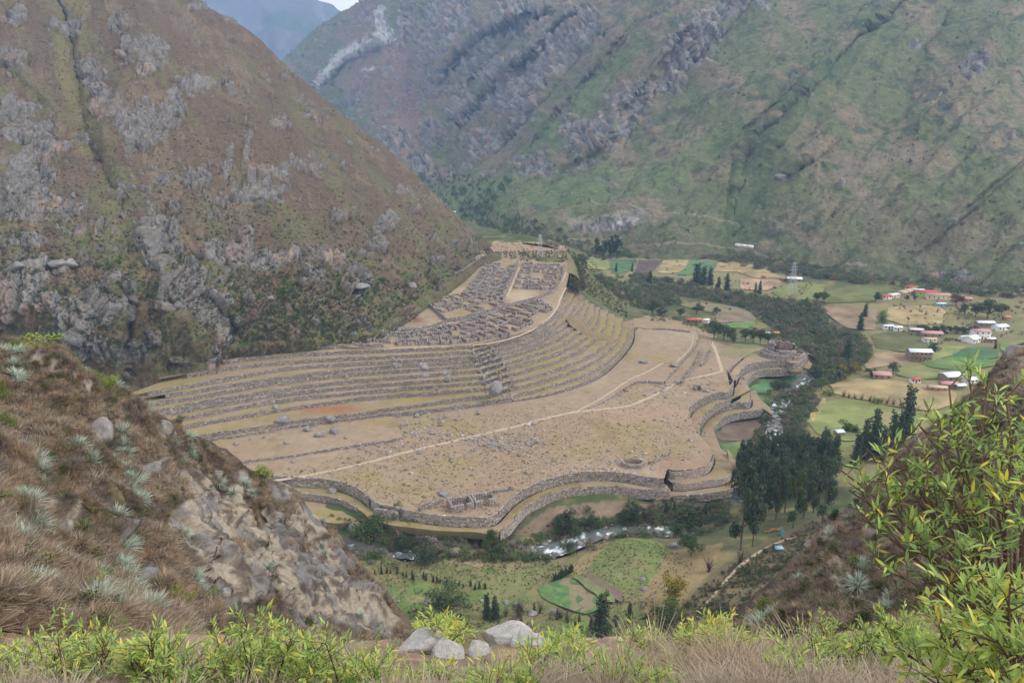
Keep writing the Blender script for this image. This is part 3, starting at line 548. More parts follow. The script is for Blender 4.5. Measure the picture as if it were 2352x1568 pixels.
# ================================================================ mountains and hillsides (surfaces with real distance, relief pushed along their normals)
def sheet(name, ctrl, x0, x1, dx, top, bot, rows, relief, colour, mat, feats=(), back=((14, -6), (40, -30), (110, -110)), smooth=False, tw=1.0, fmul=1.0):
    a = np.array(ctrl, float); sp = RBF(a[:, 0], a[:, 1], np.log(a[:, 2]), 300., 2e-4)
    xs = np.arange(x0, x1 + .1, dx); t = np.linspace(0, 1, rows) ** tw
    tp = np.interp(xs, [p[0] for p in top], [p[1] for p in top]); bt = np.interp(xs, [p[0] for p in bot], [p[1] for p in bot])
    px = np.broadcast_to(xs, (rows, len(xs))); py = tp + (bt - tp) * t[:, None]
    D = np.exp(sp(px, py))
    def feat(px, py):
        o = np.zeros(px.shape)
        for pts, amp, wr, wl in feats:
            amp = amp * fmul
            d, s, al = seg_dist(px, py, pts); side = s > 0     # picture y runs down, so + is the right hand of the direction drawn
            w = np.where(side, wr, wl); end = np.minimum(1, np.minimum(al, 1 - al) * 5 + .15)
            o += amp * end * np.exp(-d / w)
        return o
    fx = px + 10 * fbm(px, py, sc=60, oct=3, seed=71); fy = py + 10 * fbm(px, py, sc=60, oct=3, seed=72)
    D = D * (1 - feat(fx, fy))
    P = atD(px, py, D)
    gy, gx = np.gradient(P, axis=0), np.gradient(P, axis=1); N = np.cross(gx, gy); N /= np.linalg.norm(N, axis=-1)[..., None] + 1e-9
    N *= np.sign(-(N * ray(px, py)).sum(-1))[..., None]
    disp, aux = relief(P, px, py, D)
    # keep the skyline where it is: less relief right at the top rows
    Q = P + N * disp[..., None]
    gy, gx = np.gradient(Q, axis=0), np.gradient(Q, axis=1); N2 = np.cross(gx, gy); N2 /= np.linalg.norm(N2, axis=-1)[..., None] + 1e-9
    N2 *= np.sign(-(N2 * ray(px, py)).sum(-1))[..., None]
    col = colour(Q, px, py, aux, N2); Q0 = Q.copy(); tpc, btc = tp.copy(), bt.copy()
    Q = np.concatenate([Q, Q[-1:] + [0, -1.0, -3], Q[-1:] + [0, -1.5, -12]]); col = np.concatenate([col, col[-1:], col[-1:]])
    if back:
        top_row = Q[0]; ex = np.stack([top_row + np.c_[top_row[:, 0] / top_row[:, 1] * b, np.full(len(top_row), float(b)), np.full(len(top_row), float(z))] for b, z in back[::-1]]); Q = np.concatenate([ex, Q]); col = np.concatenate([np.repeat(col[:1], len(back), 0), col])
    o = struct(name, mesh(name, Q.reshape(-1, 3), gridfaces(Q.shape[0], Q.shape[1]), col.reshape(-1, 3), mat, smooth))
    def where(x, y):                          # the point of the finished surface seen at picture point x, y
        x = np.asarray(x, float); y = np.asarray(y, float); fi = np.clip((x - x0) / dx, 0, len(xs) - 1.001); i = fi.astype(int); fi = fi - i
        a_ = np.interp(x, xs, tpc); b_ = np.interp(x, xs, btc); fr = np.clip((y - a_) / (b_ - a_), 0, 1) ** (1 / tw) * (rows - 1.001); j = fr.astype(int); fr = fr - j
        fi, fr = fi[..., None], fr[..., None]
        return (Q0[j, i] * (1 - fi) + Q0[j, i + 1] * fi) * (1 - fr) + (Q0[j + 1, i] * (1 - fi) + Q0[j + 1, i + 1] * fi) * fr
    return where
def blobs(px, py, L, nz):
    m = np.zeros(px.shape)
    for b in L:
        x, y, rx, ry = b[:4]; r = math.radians(b[4] if len(b) > 4 else 0); c, s = math.cos(r), math.sin(r)
        u = (px - x) * c + (py - y) * s; v = -(px - x) * s + (py - y) * c
        m = np.maximum(m, 1.25 - ((u / rx) ** 2 + (v / ry) ** 2))
    return m + nz
def rockrelief(X, Y, Z, s, seed):             # jointed rock: flat faced leaning blocks, ledges and open cracks; about -1..1
    wx = fbm(X, Y, Z, sc=s * 2.0, oct=3, seed=seed) * s * .45
    U = X * .95 + .40 * Z + wx; Vv = Y * .5 + wx; Wz = Z * .36 - .22 * X
    def lev(s_, sd):
        cv, d1, e, vx, vy, vz = voro(U, Vv, Wz, s_, sd, True)
        k = lambda a: (np.modf(cv * a)[0] - .5) * 2
        return cv, e, (cv - .5) * 1.0 + (vx * k(917) + vy * k(1511) + vz * k(1213)) * .9
    cv, e, p = lev(s, seed); cv2, e2, p2 = lev(s * .45, seed + 7); cv3, e3, p3 = lev(s * .2, seed + 14)
    return p * 1.0 + p2 * .42 + p3 * .2 - .35 * sstep(.10, .0, e) - .16 * sstep(.12, 0, e2), cv, cv2
MM = M('mountain_ground', None, .45, .36, 1.6, .34, bump=.7, bsc=.8)
MFAR = M('far_ground', None, .10, .36, .45, .34, bump=2.2, bsc=.22)
MNEAR = M('near_ground', None, 2.5, .3, 12, .3, bump=.05, bsc=9)
ROCK = np.array([.165, .158, .152]); WARM = np.array([.30, .205, .155]); HAY = np.array([.104, .076, .050]); HAY2 = np.array([.140, .106, .068]); MOSS = np.array([.105, .11, .042])

# ---- the big brown mountain on the left
LM_ROCK = [(330, 130, 60, 52), (330, 165, 40, 25), (170, 68, 38, 30, -30), (120, 60, 18, 20), (245, 235, 40, 48), (330, 290, 72, 62), (400, 262, 45, 45), (430, 205, 72, 30), (300, 340, 22, 48),
 (70, 290, 80, 60), (100, 345, 65, 38), (25, 255, 40, 40), (60, 410, 80, 60), (60, 480, 85, 45), (160, 480, 60, 32), (600, 440, 78, 38), (523, 375, 14, 58, 10), (567, 345, 12, 48, 8), (450, 420, 45, 32),
 (640, 285, 30, 30), (690, 385, 60, 32), (640, 395, 50, 30), (370, 570, 48, 70), (600, 605, 120, 26, 3), (520, 590, 60, 32), (745, 590, 60, 36), (860, 560, 34, 40), (690, 600, 40, 30), (60, 690, 100, 50),
 (190, 720, 90, 55), (330, 815, 60, 65), (400, 680, 75, 80), (485, 745, 36, 80), (430, 835, 85, 30), (150, 770, 80, 50), (720, 650, 45, 24), (815, 650, 38, 36), (60, 560, 60, 20), (100, 620, 70, 15), (30, 620, 30, 15),
 (655, 175, 16, 14), (600, 80, 22, 10), (530, 50, 30, 10), (450, 20, 40, 14), (690, 220, 10, 16), (950, 490, 14, 12), (920, 440, 20, 14), (780, 500, 30, 20), (210, 170, 30, 40), (270, 60, 30, 30), (30, 130, 40, 25), (40, 40, 30, 20),
 (880, 520, 40, 30), (380, 420, 20, 15), (340, 440, 12, 12), (400, 480, 20, 14), (260, 640, 40, 14), (300, 700, 30, 60), (240, 800, 60, 50), (560, 560, 22, 28), (1040, 560, 12, 8), (1000, 600, 20, 10)]
def lm_relief(P, px, py, D):
    X, Y, Z = P[..., 0], P[..., 1], P[..., 2]
    n = fbm(X, Y, Z, sc=28, oct=4, seed=101); n2 = fbm(X, Y, Z, sc=9, oct=4, seed=105)
    m = blobs(px, py, LM_ROCK, .75 * n + .7 * n2)
    low = sstep(520, 640, py) * sstep(700, 480, px) * .5 + sstep(300, 450, py) * sstep(300, 100, px) * .2; m = m - .12 + low * (n2 * 1.6 + .15)
    sc_ = fbm(X, Y, Z * .6, sc=4.5, oct=3, seed=110); m = m + sc_ * .9 + sstep(.42, .55, sc_ + .3 * n) * .8
    rm = sstep(.35, .62, m); rr, cv, cv2 = rockrelief(X, Y, Z, 11, 120)
    a_ = px * .72 - py * .62 * sstep(250, 600, px); l_ = py * .8 + px * .4
    g = 7.0 * (ridged(a_ + 25 * n, l_ * .16, sc=85, oct=4, seed=137) - .62) + 2.2 * (ridged(a_ + 12 * n2, l_ * .2, sc=24, oct=3, seed=138) - .6) + 2.6 * fbm(X, Y, Z, sc=45, oct=3, seed=130) + .55 * fbm(X, Y, Z, sc=3.2, oct=3, seed=131) + 1.0 * ridged(X + .4 * Z, Y, Z * .25, sc=26, oct=3, seed=133)
    gate = sstep(0, 25, (py - np.interp(px, [440, 560, 640, 700, 800, 900, 1000, 1100, 1150], [-20, 60, 135, 190, 270, 350, 450, 540, 585])) + sstep(440, 400, px) * 60)
    disp = g * (.4 + .6 * gate) + rm * (2.0 + 4.8 * rr) * (.25 + .75 * gate)
    return disp, (rm, m, n, n2, cv, cv2)
def lm_col(Q, px, py, aux, N):
    rm, m, n, n2, cv, cv2 = aux; X, Y, Z = Q[..., 0], Q[..., 1], Q[..., 2]
    l_ = (py * .8 + px * .4) * .22; f = fbm(X, Y, Z, sc=2.2, oct=3, seed=141); st = fbm(px - py * .3, py * .25, sc=14, oct=3, seed=142)
    c = np.broadcast_to(HAY, X.shape + (3,)).copy(); c = mixc(c, HAY2, sstep(-.1, .4, n + .7 * st)); c = mixc(c, np.array([.105, .10, .05]), sstep(.05, .4, fbm(px * .72 - py * .5, l_, sc=26, oct=4, seed=144)) * .75); c = mixc(c, HAY * [.75, .8, .8], sstep(.1, .6, n2 + .4 * f))
    low = sstep(430, 700, py + 90 * n)
    gl = sstep(.05, .5, n2 + .5 * n + .3 * f + .45 * low - .25)
    c = mixc(c, MOSS, gl * (.25 + .6 * low)); c = mixc(c, DKGREEN * 1.15, sstep(.2, .55, f + .6 * n2 + .35 * low - .2) * low * .8)
    # green in the gullies
    d, _, _ = seg_dist(px, py, [(165, 0), (160, 150), (190, 250), (200, 330)]); c = mixc(c, np.array([.15, .13, .06]), sstep(50, 20, d) * .7)
    d, _, _ = seg_dist(px, py, [(255, 430), (300, 560), (280, 620)]); c = mixc(c, MOSS * 1.1, sstep(60, 15, d) * sstep(-.3, .3, n2) * .8)
    c = mixc(c, MOSS * 1.2, sstep(1, .3, ((px - 970) / 120) ** 2 + ((py - 500) / 90) ** 2) * sstep(0, .4, n2) * .5)
    rk = ROCK * (1 + .35 * (cv2 - .5))[..., None]; rk = mixc(rk, WARM * .8, sstep(.9, .97, cv + .2 * n) * .4); rk = mixc(rk, ROCK * .55, sstep(.1, .4, fbm(X, Y, Z, sc=1.2, oct=3, seed=147)) * .55); rk = mixc(rk, MOSS * 1.2, sstep(.15, .5, f) * sstep(-.2, .5, N[..., 2]) * .6)
    rk = mixc(rk, HAY, sstep(.62, .9, N[..., 2]) * .7)
    for x, y, rx, ry in [(490, 800, 12, 40), (470, 840, 30, 12), (330, 850, 40, 14), (120, 475, 40, 12), (135, 350, 12, 18), (645, 600, 30, 10), (765, 600, 26, 22), (95, 710, 30, 16), (240, 270, 14, 20), (280, 130, 20, 8), (330, 175, 30, 8)]:
        rk = mixc(rk, WARM * 1.05, sstep(1.3, .3, ((px - x) / rx) ** 2 + ((py - y) / ry) ** 2 + .8 * n2) * .5)
    return mixc(c, rk, rm)
sil = [(-200, -90), (280, -80), (440, -4), (480, 18), (520, 42), (560, 66), (600, 96), (640, 136), (700, 190), (760, 240), (800, 272), (860, 318), (900, 352), (960, 410), (1000, 452), (1050, 500), (1100, 543), (1150, 583), (1200, 620)]
lmz = lambda x, y, z: (x, y, Dz(x, y, z))
LMc = [lmz(-200, 900, 10), lmz(0, 880, 12), lmz(150, 880, 14), lmz(300, 885, 16), lmz(420, 850, 20), lmz(500, 806, 24.5), lmz(600, 795, 25), lmz(700, 786, 25), lmz(800, 776, 25), lmz(900, 745, 27), lmz(960, 700, 29),
 lmz(1040, 650, 31), lmz(1100, 605, 34), lmz(1150, 587, 36), lmz(1200, 610, 30),
 (1100, 543, 660), (1000, 452, 700), (900, 352, 720), (800, 272, 730), (700, 190, 750), (640, 136, 770), (560, 66, 790), (440, -4, 820), (1000, 560, 560), (900, 550, 515), (800, 540, 490), (800, 660, 425), (650, 680, 405), (500, 680, 385),
 (300, 700, 368), (100, 700, 350), (-150, 700, 340), (600, 500, 475), (400, 500, 450), (200, 500, 432), (0, 500, 415), (-200, 450, 415), (600, 320, 570), (400, 300, 540), (200, 300, 525), (0, 300, 495), (400, 100, 660), (200, 100, 625), (0, 100, 580), (-200, 0, 570), (750, 400, 580), (200, -70, 700)]
lm_feats = [([(300, -60), (330, 60), (300, 160), (240, 290), (240, 420)], .035, 40, 60), ([(110, -60), (165, 80), (180, 200), (205, 330), (280, 470), (300, 600)], -.045, 30, 30),
 ([(0, 90), (60, 180), (140, 270), (150, 340)], .03, 30, 60), ([(470, 60), (560, 190), (640, 300), (760, 430), (850, 560)], .02, 40, 50), ([(330, 500), (370, 600), (400, 700), (470, 830)], .03, 50, 30),
 ([(560, 420), (700, 560), (800, 620)], .015, 30, 30), ([(40, 560), (150, 650), (300, 700)], -.02, 20, 30), ([(285, 640), (300, 780), (292, 900)], -.03, 14, 14), ([(510, 780), (640, 700), (660, 640)], -.02, 30, 30), ([(130, 620), (200, 720), (150, 800)], .02, 30, 30)]
lm = sheet('mountain_slope', LMc, -300, 1152, 2.4, sil, [(-200, 930), (260, 940), (330, 940), (380, 905), (430, 868), (500, 816), (600, 798), (700, 788), (820, 784), (900, 755), (960, 715), (1040, 662), (1100, 612), (1152, 590)], 375, lm_relief, lm_col, MM, lm_feats)

# ---- the long slope across the valley
RS_ROCK = [(1010, 60, 50, 90, 20), (1040, 30, 60, 60), (940, 60, 30, 50), (880, 70, 25, 40), (1100, 130, 45, 60, 30), (1180, 190, 70, 75, 35), (1240, 160, 50, 90, 40), (1120, 330, 40, 30), (1060, 250, 45, 50), (1330, 300, 50, 40),
 (1380, 300, 40, 50), (1460, 240, 60, 80, 40), (1600, 110, 70, 90, 40), (1550, 190, 40, 70, 40), (1690, 20, 60, 40), (1230, 390, 50, 26), (1000, 310, 40, 40), (900, 320, 50, 25), (970, 370, 25, 30), (1650, 40, 60, 30), (1200, 30, 60, 60),
 (1340, 60, 60, 50, 40), (1290, 100, 60, 50), (1800, 408, 18, 10), (1935, 425, 8, 12), (1400, 520, 60, 12, -10), (1350, 530, 40, 12), (2170, 625, 60, 16), (2200, 640, 50, 20), (2240, 150, 30, 50, 40), (2100, 110, 16, 20), (1750, 10, 30, 20)]
def rs_relief(P, px, py, D):
    X, Y, Z = P[..., 0], P[..., 1], P[..., 2]
    n = fbm(X, Y, Z, sc=70, oct=4, seed=201); n2 = fbm(X, Y, Z, sc=18, oct=4, seed=205)
    m = blobs(px, py, RS_ROCK, .8 * n + .7 * n2) ; lf = sstep(1560, 1250, px) * sstep(470, 350, py + .15 * (px - 1200)); m = m + lf * (.25 + .6 * n2)
    rm = sstep(.35, .75, m); u = X * .8 - Z * .6
    rr, cv, cv2 = rockrelief(X, Y, Z * .7, 15, 220)
    w_ = 20 * n2; ac = px * .73 + py * .68 + w_; al_ = (py * .73 - px * .68) * .14
    g = 22 * (ridged(ac, al_, sc=120, oct=3, seed=236) - .62) + 9 * (ridged(ac, al_ * 1.5, sc=38, oct=4, seed=237) - .6) + 4 * (ridged(u, Y * .3, Z * .12, sc=95, oct=4, seed=230) - .5) + 1.6 * fbm(X, Y, Z, sc=9, oct=3, seed=231)
    return g * np.clip(D / 900, .6, 2.2) + rm * (1.5 + 9 * rr) * np.clip(D / 1100, .7, 1.6), (rm, n, n2, cv, cv2)
def rs_col(Q, px, py, aux, N):
    rm, n, n2, cv, cv2 = aux; X, Y, Z = Q[..., 0], Q[..., 1], Q[..., 2]
    f = fbm(X, Y, Z, sc=6, oct=3, seed=241); st = fbm((px + py) * .35, (px - py) * 1.0, sc=60, oct=4, seed=242)
    G1 = np.array([.095, .106, .052]); G2 = np.array([.052, .070, .036]); B1 = np.array([.145, .122, .080])
    c = np.broadcast_to(G1, X.shape + (3,)).copy(); c = mixc(c, B1, sstep(-.15, .35, st + .5 * n)); c = mixc(c, G2, sstep(.05, .45, n2 + .5 * f + .3 * n) * .9)
    lf = sstep(1150, 850, px); c = mixc(c, np.array([.155, .105, .08]), lf * sstep(-.2, .3, st + .4 * n) * .8)
    def poly(pts, col, s):
        nonlocal c
        k = inpoly(px + 22 * n2, py + 16 * n2, pts); c = np.where(k[..., None], c * (1 - s) + np.asarray(col) * s, c)
    poly([(1000, 470), (1180, 380), (1240, 300), (1330, 200), (1450, 90), (1470, 60), (1480, 100), (1400, 190), (1330, 290), (1240, 400), (1330, 400), (1500, 380), (1700, 270), (1690, 330), (1500, 450), (1250, 490), (1020, 500)], [.085, .120, .048], .6)
    poly([(1640, 560), (1690, 380), (1830, 205), (2060, 0), (2110, -20), (1920, 190), (1780, 360), (1760, 560)], [.055, .085, .036], .45)
    poly([(930, 60), (925, 0), (955, 0), (975, 160), (960, 300), (920, 300), (900, 170)], [.165, .105, .085], .6)
    poly([(1100, 510), (1500, 540), (1900, 590), (2352, 620), (2352, 760), (1100, 640)], [.075, .085, .042], .6)
    poly([(1960, 470), (2352, 480), (2352, 600), (2000, 600)], [.11, .105, .062], .5)
    poly([(1300, 520), (1480, 480), (1500, 500), (1330, 545)], [.22, .2, .17], .55)
    rk = ROCK * np.array([1.0, .99, 1.0]) * (1 + .6 * (cv2 - .5))[..., None]; rk = mixc(rk, WARM * .8, sstep(.7, .9, cv) * .6); rk = mixc(rk, G2 * 1.2, sstep(.0, .4, f + .4 * n2) * .5)
    c = mixc(c, rk, rm * .9); c = c * 1.12
    for pts, w in (([(735, 195), (742, 180), (770, 150), (800, 128), (850, 108), (885, 95), (905, 85)], 9), ([(880, 35), (875, 60), (890, 90), (905, 92)], 14), ([(770, 140), (820, 110)], 9), ([(840, 168), (868, 170)], 4), ([(1410, 520), (1460, 500)], 5)):
        d, s, a = seg_dist(px + 6 * n2, py + 5 * n2, pts); c = mixc(c, np.array([.33, .32, .31]) * (1 + .5 * (cv2 - .5))[..., None], sstep(w, w * .6, d + 9 * f + 5 * n2) * .9)
    d, s, a = seg_dist(px, py, [(1360, 470), (1500, 480), (1700, 520)]); c = mixc(c, np.array([.24, .21, .16]), sstep(2.2, 1, d) * .7)
    for pts in ([(1180, 560), (1400, 560), (1600, 568), (1700, 578)], [(1700, 574), (1800, 600), (1990, 614)]):
        d, s, a = seg_dist(px, py, pts); c = mixc(c, np.array([.24, .20, .16]), sstep(3, 1.2, d) * .6)
    return c
RSc = [lmz(640, 600, -30), lmz(900, 560, -30), lmz(1050, 500, -28), lmz(1150, 560, -25), lmz(1300, 572, -22), lmz(1450, 580, -20), lmz(1700, 590, -18), lmz(1900, 625, -15), lmz(2100, 645, -13), lmz(2352, 665, -11), lmz(2500, 680, -11),
 (2500, 0, 1120), (2352, 0, 1080), (2352, 300, 830), (2352, 500, 715), (2100, 0, 1120), (2100, 300, 880), (2100, 500, 765), (1800, 0, 1200), (1800, 250, 980), (1800, 450, 860), (1500, 0, 1400), (1500, 200, 1200), (1500, 400, 1000), (1500, 500, 900),
 (1200, 0, 1850), (1200, 200, 1550), (1200, 350, 1350), (1200, 480, 1050), (1000, 0, 2150), (1000, 200, 1900), (1000, 380, 1600), (820, -10, 2500), (760, 60, 2550), (640, 140, 2600), (800, 250, 2150), (900, 300, 1850), (1000, 430, 1480), (600, 170, 2600), (700, 400, 1900)]
rs_feats = [([(2150, -70), (2070, 5), (1960, 95), (1840, 210), (1730, 310), (1700, 380), (1692, 460)], .022, 60, 5), ([(2040, -60), (1945, 80), (1825, 195), (1712, 300), (1682, 380), (1665, 520)], -.012, 4, 18),
 ([(1467, 20), (1400, 113), (1317, 207), (1277, 250), (1234, 317), (1191, 373)], .045, 45, 14), ([(1440, 40), (1334, 143), (1251, 240), (1167, 333), (1060, 420)], -.04, 16, 30), ([(1350, -30), (1250, 83), (1167, 150), (1084, 240), (1044, 283), (1037, 350)], .05, 45, 18),
 ([(1277, 0), (1150, 50), (1084, 93), (1024, 143), (984, 226)], .04, 40, 20), ([(1310, 0), (1180, 90), (1090, 190), (1010, 300)], -.03, 16, 20), ([(1640, 0), (1567, 77), (1484, 173), (1417, 260), (1380, 330), (1250, 400)], .045, 50, 25), ([(1760, -20), (1640, 120), (1500, 250), (1420, 370)], -.03, 40, 20),
 ([(2380, -40), (2270, 90), (2200, 170), (2120, 260), (2090, 330)], .03, 40, 18), ([(2420, 330), (2300, 420), (2200, 500), (2120, 570)], .03, 40, 7), ([(2400, 340), (2280, 425), (2190, 500)], -.02, 6, 20), ([(1970, 240), (1880, 350), (1790, 415)], .02, 30, 20), ([(1880, 100), (1830, 250), (1760, 380)], .015, 30, 20), ([(2230, -40), (2130, 110), (2060, 260)], -.02, 30, 30),
 ([(930, 0), (950, 150), (930, 300)], -.015, 40, 30), ([(735, 195), (800, 128), (905, 85)], .02, 10, 30), ([(880, -30), (830, 100), (700, 240)], .02, 50, 50)]
rs = sheet('mountain_slope', RSc, 590, 2540, 3.3, [(590, 180), (640, 135), (700, 80), (760, 38), (790, 16), (822, -4), (850, -60), (2540, -70)], [(590, 260), (800, 560), (1000, 600), (1150, 640), (1330, 620), (1500, 610), (2540, 700)], 235, rs_relief, rs_col, MFAR, rs_feats, back=((60, -30), (200, -150)), smooth=False, fmul=1.25)

# ---- the blue mountain far down the valley
def bm_relief(P, px, py, D):
    X, Y, Z = P[..., 0], P[..., 1], P[..., 2]
    return 80 * (ridged(X * .9 + Z * .5, Y, Z * .3, sc=600, oct=5, seed=301) - .55) + 30 * fbm(X, Y, Z, sc=160, oct=3, seed=303), fbm(X, Y, Z, sc=260, oct=4, seed=302)
bm_col = lambda Q, px, py, n, N: mixc(mixc(np.broadcast_to(np.array([.09, .085, .08]), px.shape + (3,)), DKGREEN, sstep(-.1, .4, n)), ROCK * .9, sstep(.25, .5, fbm(px + py, px - py, sc=30, oct=4, seed=305)) * .6)
sheet('mountain_peak', [(400, -40, 4900), (700, -10, 5000), (770, 30, 5000), (850, 60, 4900), (450, 150, 4100), (640, 170, 3900), (800, 200, 3900), (600, 60, 4500)], 380, 900, 4, [(380, -60), (640, -30), (690, -10), (720, -1), (745, 7), (760, 16), (775, 30), (800, 55), (900, 130)], [(380, 220), (900, 260)], 70, bm_relief, bm_col, MFAR, [([(560, -30), (640, 60), (640, 180)], .03, 40, 40), ([(720, 0), (690, 80), (640, 130)], .03, 30, 30)], back=((300, -200),), smooth=True)
# ================================================================ the nearer hillsides either side of the camera
NL_CLIFF = [(470, 1210, 60, 90), (440, 1120, 30, 40), (480, 1330, 40, 60), (760, 1380, 60, 60), (520, 1180, 70, 90, 20), (600, 1250, 60, 100), (470, 1130, 40, 50), (700, 1200, 50, 60, 40), (560, 1350, 90, 50), (650, 1330, 60, 80), (740, 1300, 60, 60, 45), (640, 1120, 25, 40), (510, 1420, 30, 40), (700, 1420, 60, 50), (820, 1400, 60, 50, 40), (560, 1090, 20, 16),
            (170, 1130, 20, 12), (175, 1175, 30, 26), (235, 995, 24, 26), (130, 1140, 24, 16), (290, 1220, 16, 20), (60, 1000, 16, 14), (330, 1080, 30, 16), (400, 1200, 24, 30), (100, 1360, 50, 16), (350, 1300, 20, 24), (380, 985, 12, 20), (345, 935, 14, 12), (880, 1440, 40, 40, 40), (420, 1090, 24, 16)]
TAN = np.array([.275, .235, .185]); PEAT = np.array([.060, .045, .037]); STRAW = np.array([.27, .18, .115])
def nl_relief(P, px, py, D):
    X, Y, Z = P[..., 0], P[..., 1], P[..., 2]
    n = fbm(X, Y, Z, sc=7, oct=4, seed=401); n2 = fbm(X, Y, Z, sc=2, oct=4, seed=402)
    m = sstep(.2, .75, blobs(px, py, NL_CLIFF, .7 * n + .9 * n2)); rr, cv, cv2 = rockrelief(X, Y, Z, 3.0, 420)
    g = 2.1 * n + .8 * n2 + 1.5 * (ridged(X + .5 * Z, Y, Z * .3, sc=6, oct=4, seed=430) - .5)
    gate = sstep(0, 40, py - np.interp(px, [p[0] for p in nl_top], [p[1] for p in nl_top]))
    return g * (.35 + .65 * gate) + m * .75 * rr * gate, (m, n, n2, cv)
def nl_col(Q, px, py, aux, N):
    m, n, n2, cv = aux; X, Y, Z = Q[..., 0], Q[..., 1], Q[..., 2]; f = fbm(X, Y, Z, sc=.7, oct=3, seed=440)
    c = np.broadcast_to(PEAT, X.shape + (3,)).copy(); c = mixc(c, np.array([.13, .095, .068]), sstep(-.1, .5, n + .8 * f)); c = mixc(c, np.array([.12, .10, .05]), sstep(.1, .5, n2))
    lowl = sstep(420, 200, px) * sstep(1250, 1400, py); c = mixc(c, STRAW, lowl * .6)
    r = mixc(np.broadcast_to(TAN, X.shape + (3,)), ROCK * .95, sstep(-.1, .3, fbm(X, Y, Z, sc=1.5, oct=3, seed=441) + (cv - .5))); r = mixc(r, PEAT * 1.3, sstep(-.05, .45, f + .6 * n2) * .85)
    return mixc(c, r, m)
nl_top = [(-520, 690), (-150, 745), (0, 768), (60, 780), (130, 803), (190, 862), (250, 892), (300, 905), (345, 932), (395, 975), (440, 1000), (520, 1030), (560, 1068), (610, 1088), (650, 1108), (685, 1135), (710, 1175), (760, 1215), (790, 1255), (830, 1310), (870, 1360), (910, 1410), (945, 1450), (965, 1500), (1000, 1560)]
NLc = [(-520, 690, 58), (-520, 1000, 36), (-520, 1620, 14), (-150, 745, 62), (0, 768, 66), (130, 803, 68), (345, 932, 74), (520, 1030, 84), (610, 1088, 88), (710, 1175, 90), (790, 1255, 92), (870, 1360, 88), (945, 1450, 78), (1000, 1560, 70), (0, 900, 54), (0, 1100, 40), (0, 1300, 29), (0, 1500, 21), (0, 1620, 17), (200, 1000, 56), (200, 1200, 41), (200, 1400, 29), (200, 1600, 20),
       (400, 1100, 66), (400, 1300, 47), (400, 1500, 31), (550, 1200, 74), (600, 1400, 60), (600, 1550, 48), (700, 1300, 78), (800, 1450, 68), (850, 1600, 55), (-150, 1000, 44), (-150, 1400, 23), (500, 1120, 76), (640, 1150, 84)]
nl = sheet('hillside', NLc, -520, 1000, 2.9, nl_top, [(-520, 1620), (1000, 1620)], 300, nl_relief, nl_col, MNEAR, [([(240, 880), (300, 1050), (380, 1250), (420, 1400)], .05, 40, 40), ([(430, 1080), (480, 1250), (470, 1420)], -.05, 20, 30), ([(620, 1110), (620, 1250), (660, 1400)], .04, 30, 30), ([(690, 1180), (720, 1330), (740, 1460)], -.03, 14, 14), ([(570, 1100), (590, 1250), (580, 1400)], -.03, 12, 16)], back=((4, -2), (12, -10), (30, -50)))
nr_top = [(1560, 1560), (1640, 1475), (1705, 1408), (1780, 1335), (1820, 1295), (1855, 1262), (1900, 1215), (1950, 1165), (2000, 1110), (2040, 1065), (2080, 1020), (2130, 985), (2200, 930), (2260, 870), (2290, 830), (2320, 795), (2360, 780), (2560, 740), (2900, 690)]
NRc = [(2900, 690, 76), (2900, 1200, 24), (2900, 1600, 9), (1560, 1560, 50), (1705, 1408, 62), (1855, 1262, 74), (2000, 1110, 80), (2130, 985, 84), (2290, 830, 86), (2560, 740, 82), (1750, 1500, 42), (1900, 1400, 46), (1900, 1560, 30), (2050, 1250, 56), (2100, 1400, 36), (2100, 1600, 20), (2250, 1100, 54), (2300, 1300, 33), (2300, 1500, 18), (2500, 900, 55), (2500, 1200, 30), (2500, 1550, 12)]
def nr_relief(P, px, py, D):   # broken, tufted ground with a few ledges
    X, Y, Z = P[..., 0], P[..., 1], P[..., 2]
    n = fbm(X, Y, Z, sc=7, oct=4, seed=501); n2 = fbm(X, Y, Z, sc=1.8, oct=4, seed=502)
    m = sstep(.25, .7, blobs(px, py, [(2010, 1240, 18, 22), (2035, 1335, 14, 16), (1990, 1180, 30, 10), (2330, 820, 30, 30), (1900, 1250, 30, 10), (1940, 1370, 20, 26), (1920, 1450, 30, 20), (2060, 1515, 26, 20), (2350, 900, 60, 60), (2150, 1020, 50, 40)], .6 * n + .6 * n2)); rr, cv, cv2 = rockrelief(X, Y, Z, 2.2, 520)
    gate = .15 + .85 * sstep(0, 70, py - np.interp(px, [p[0] for p in nr_top], [p[1] for p in nr_top]))
    return (1.6 * n + .7 * n2 + 1.2 * (ridged(X + .5 * Z, Y, Z * .3, sc=6, oct=4, seed=530) - .5) + m * (.2 + .7 * rr)) * gate, (m, n, n2, cv)
nr = sheet('hillside', NRc, 1560, 2900, 3.1, nr_top, [(1560, 1620), (2900, 1620)], 240, nr_relief, nl_col, MNEAR, [([(1960, 1170), (1900, 1330), (1850, 1500)], .03, 40, 40), ([(2100, 1050), (2050, 1250), (2000, 1450)], -.03, 40, 40)], back=((4, -2), (12, -10), (30, -50)))
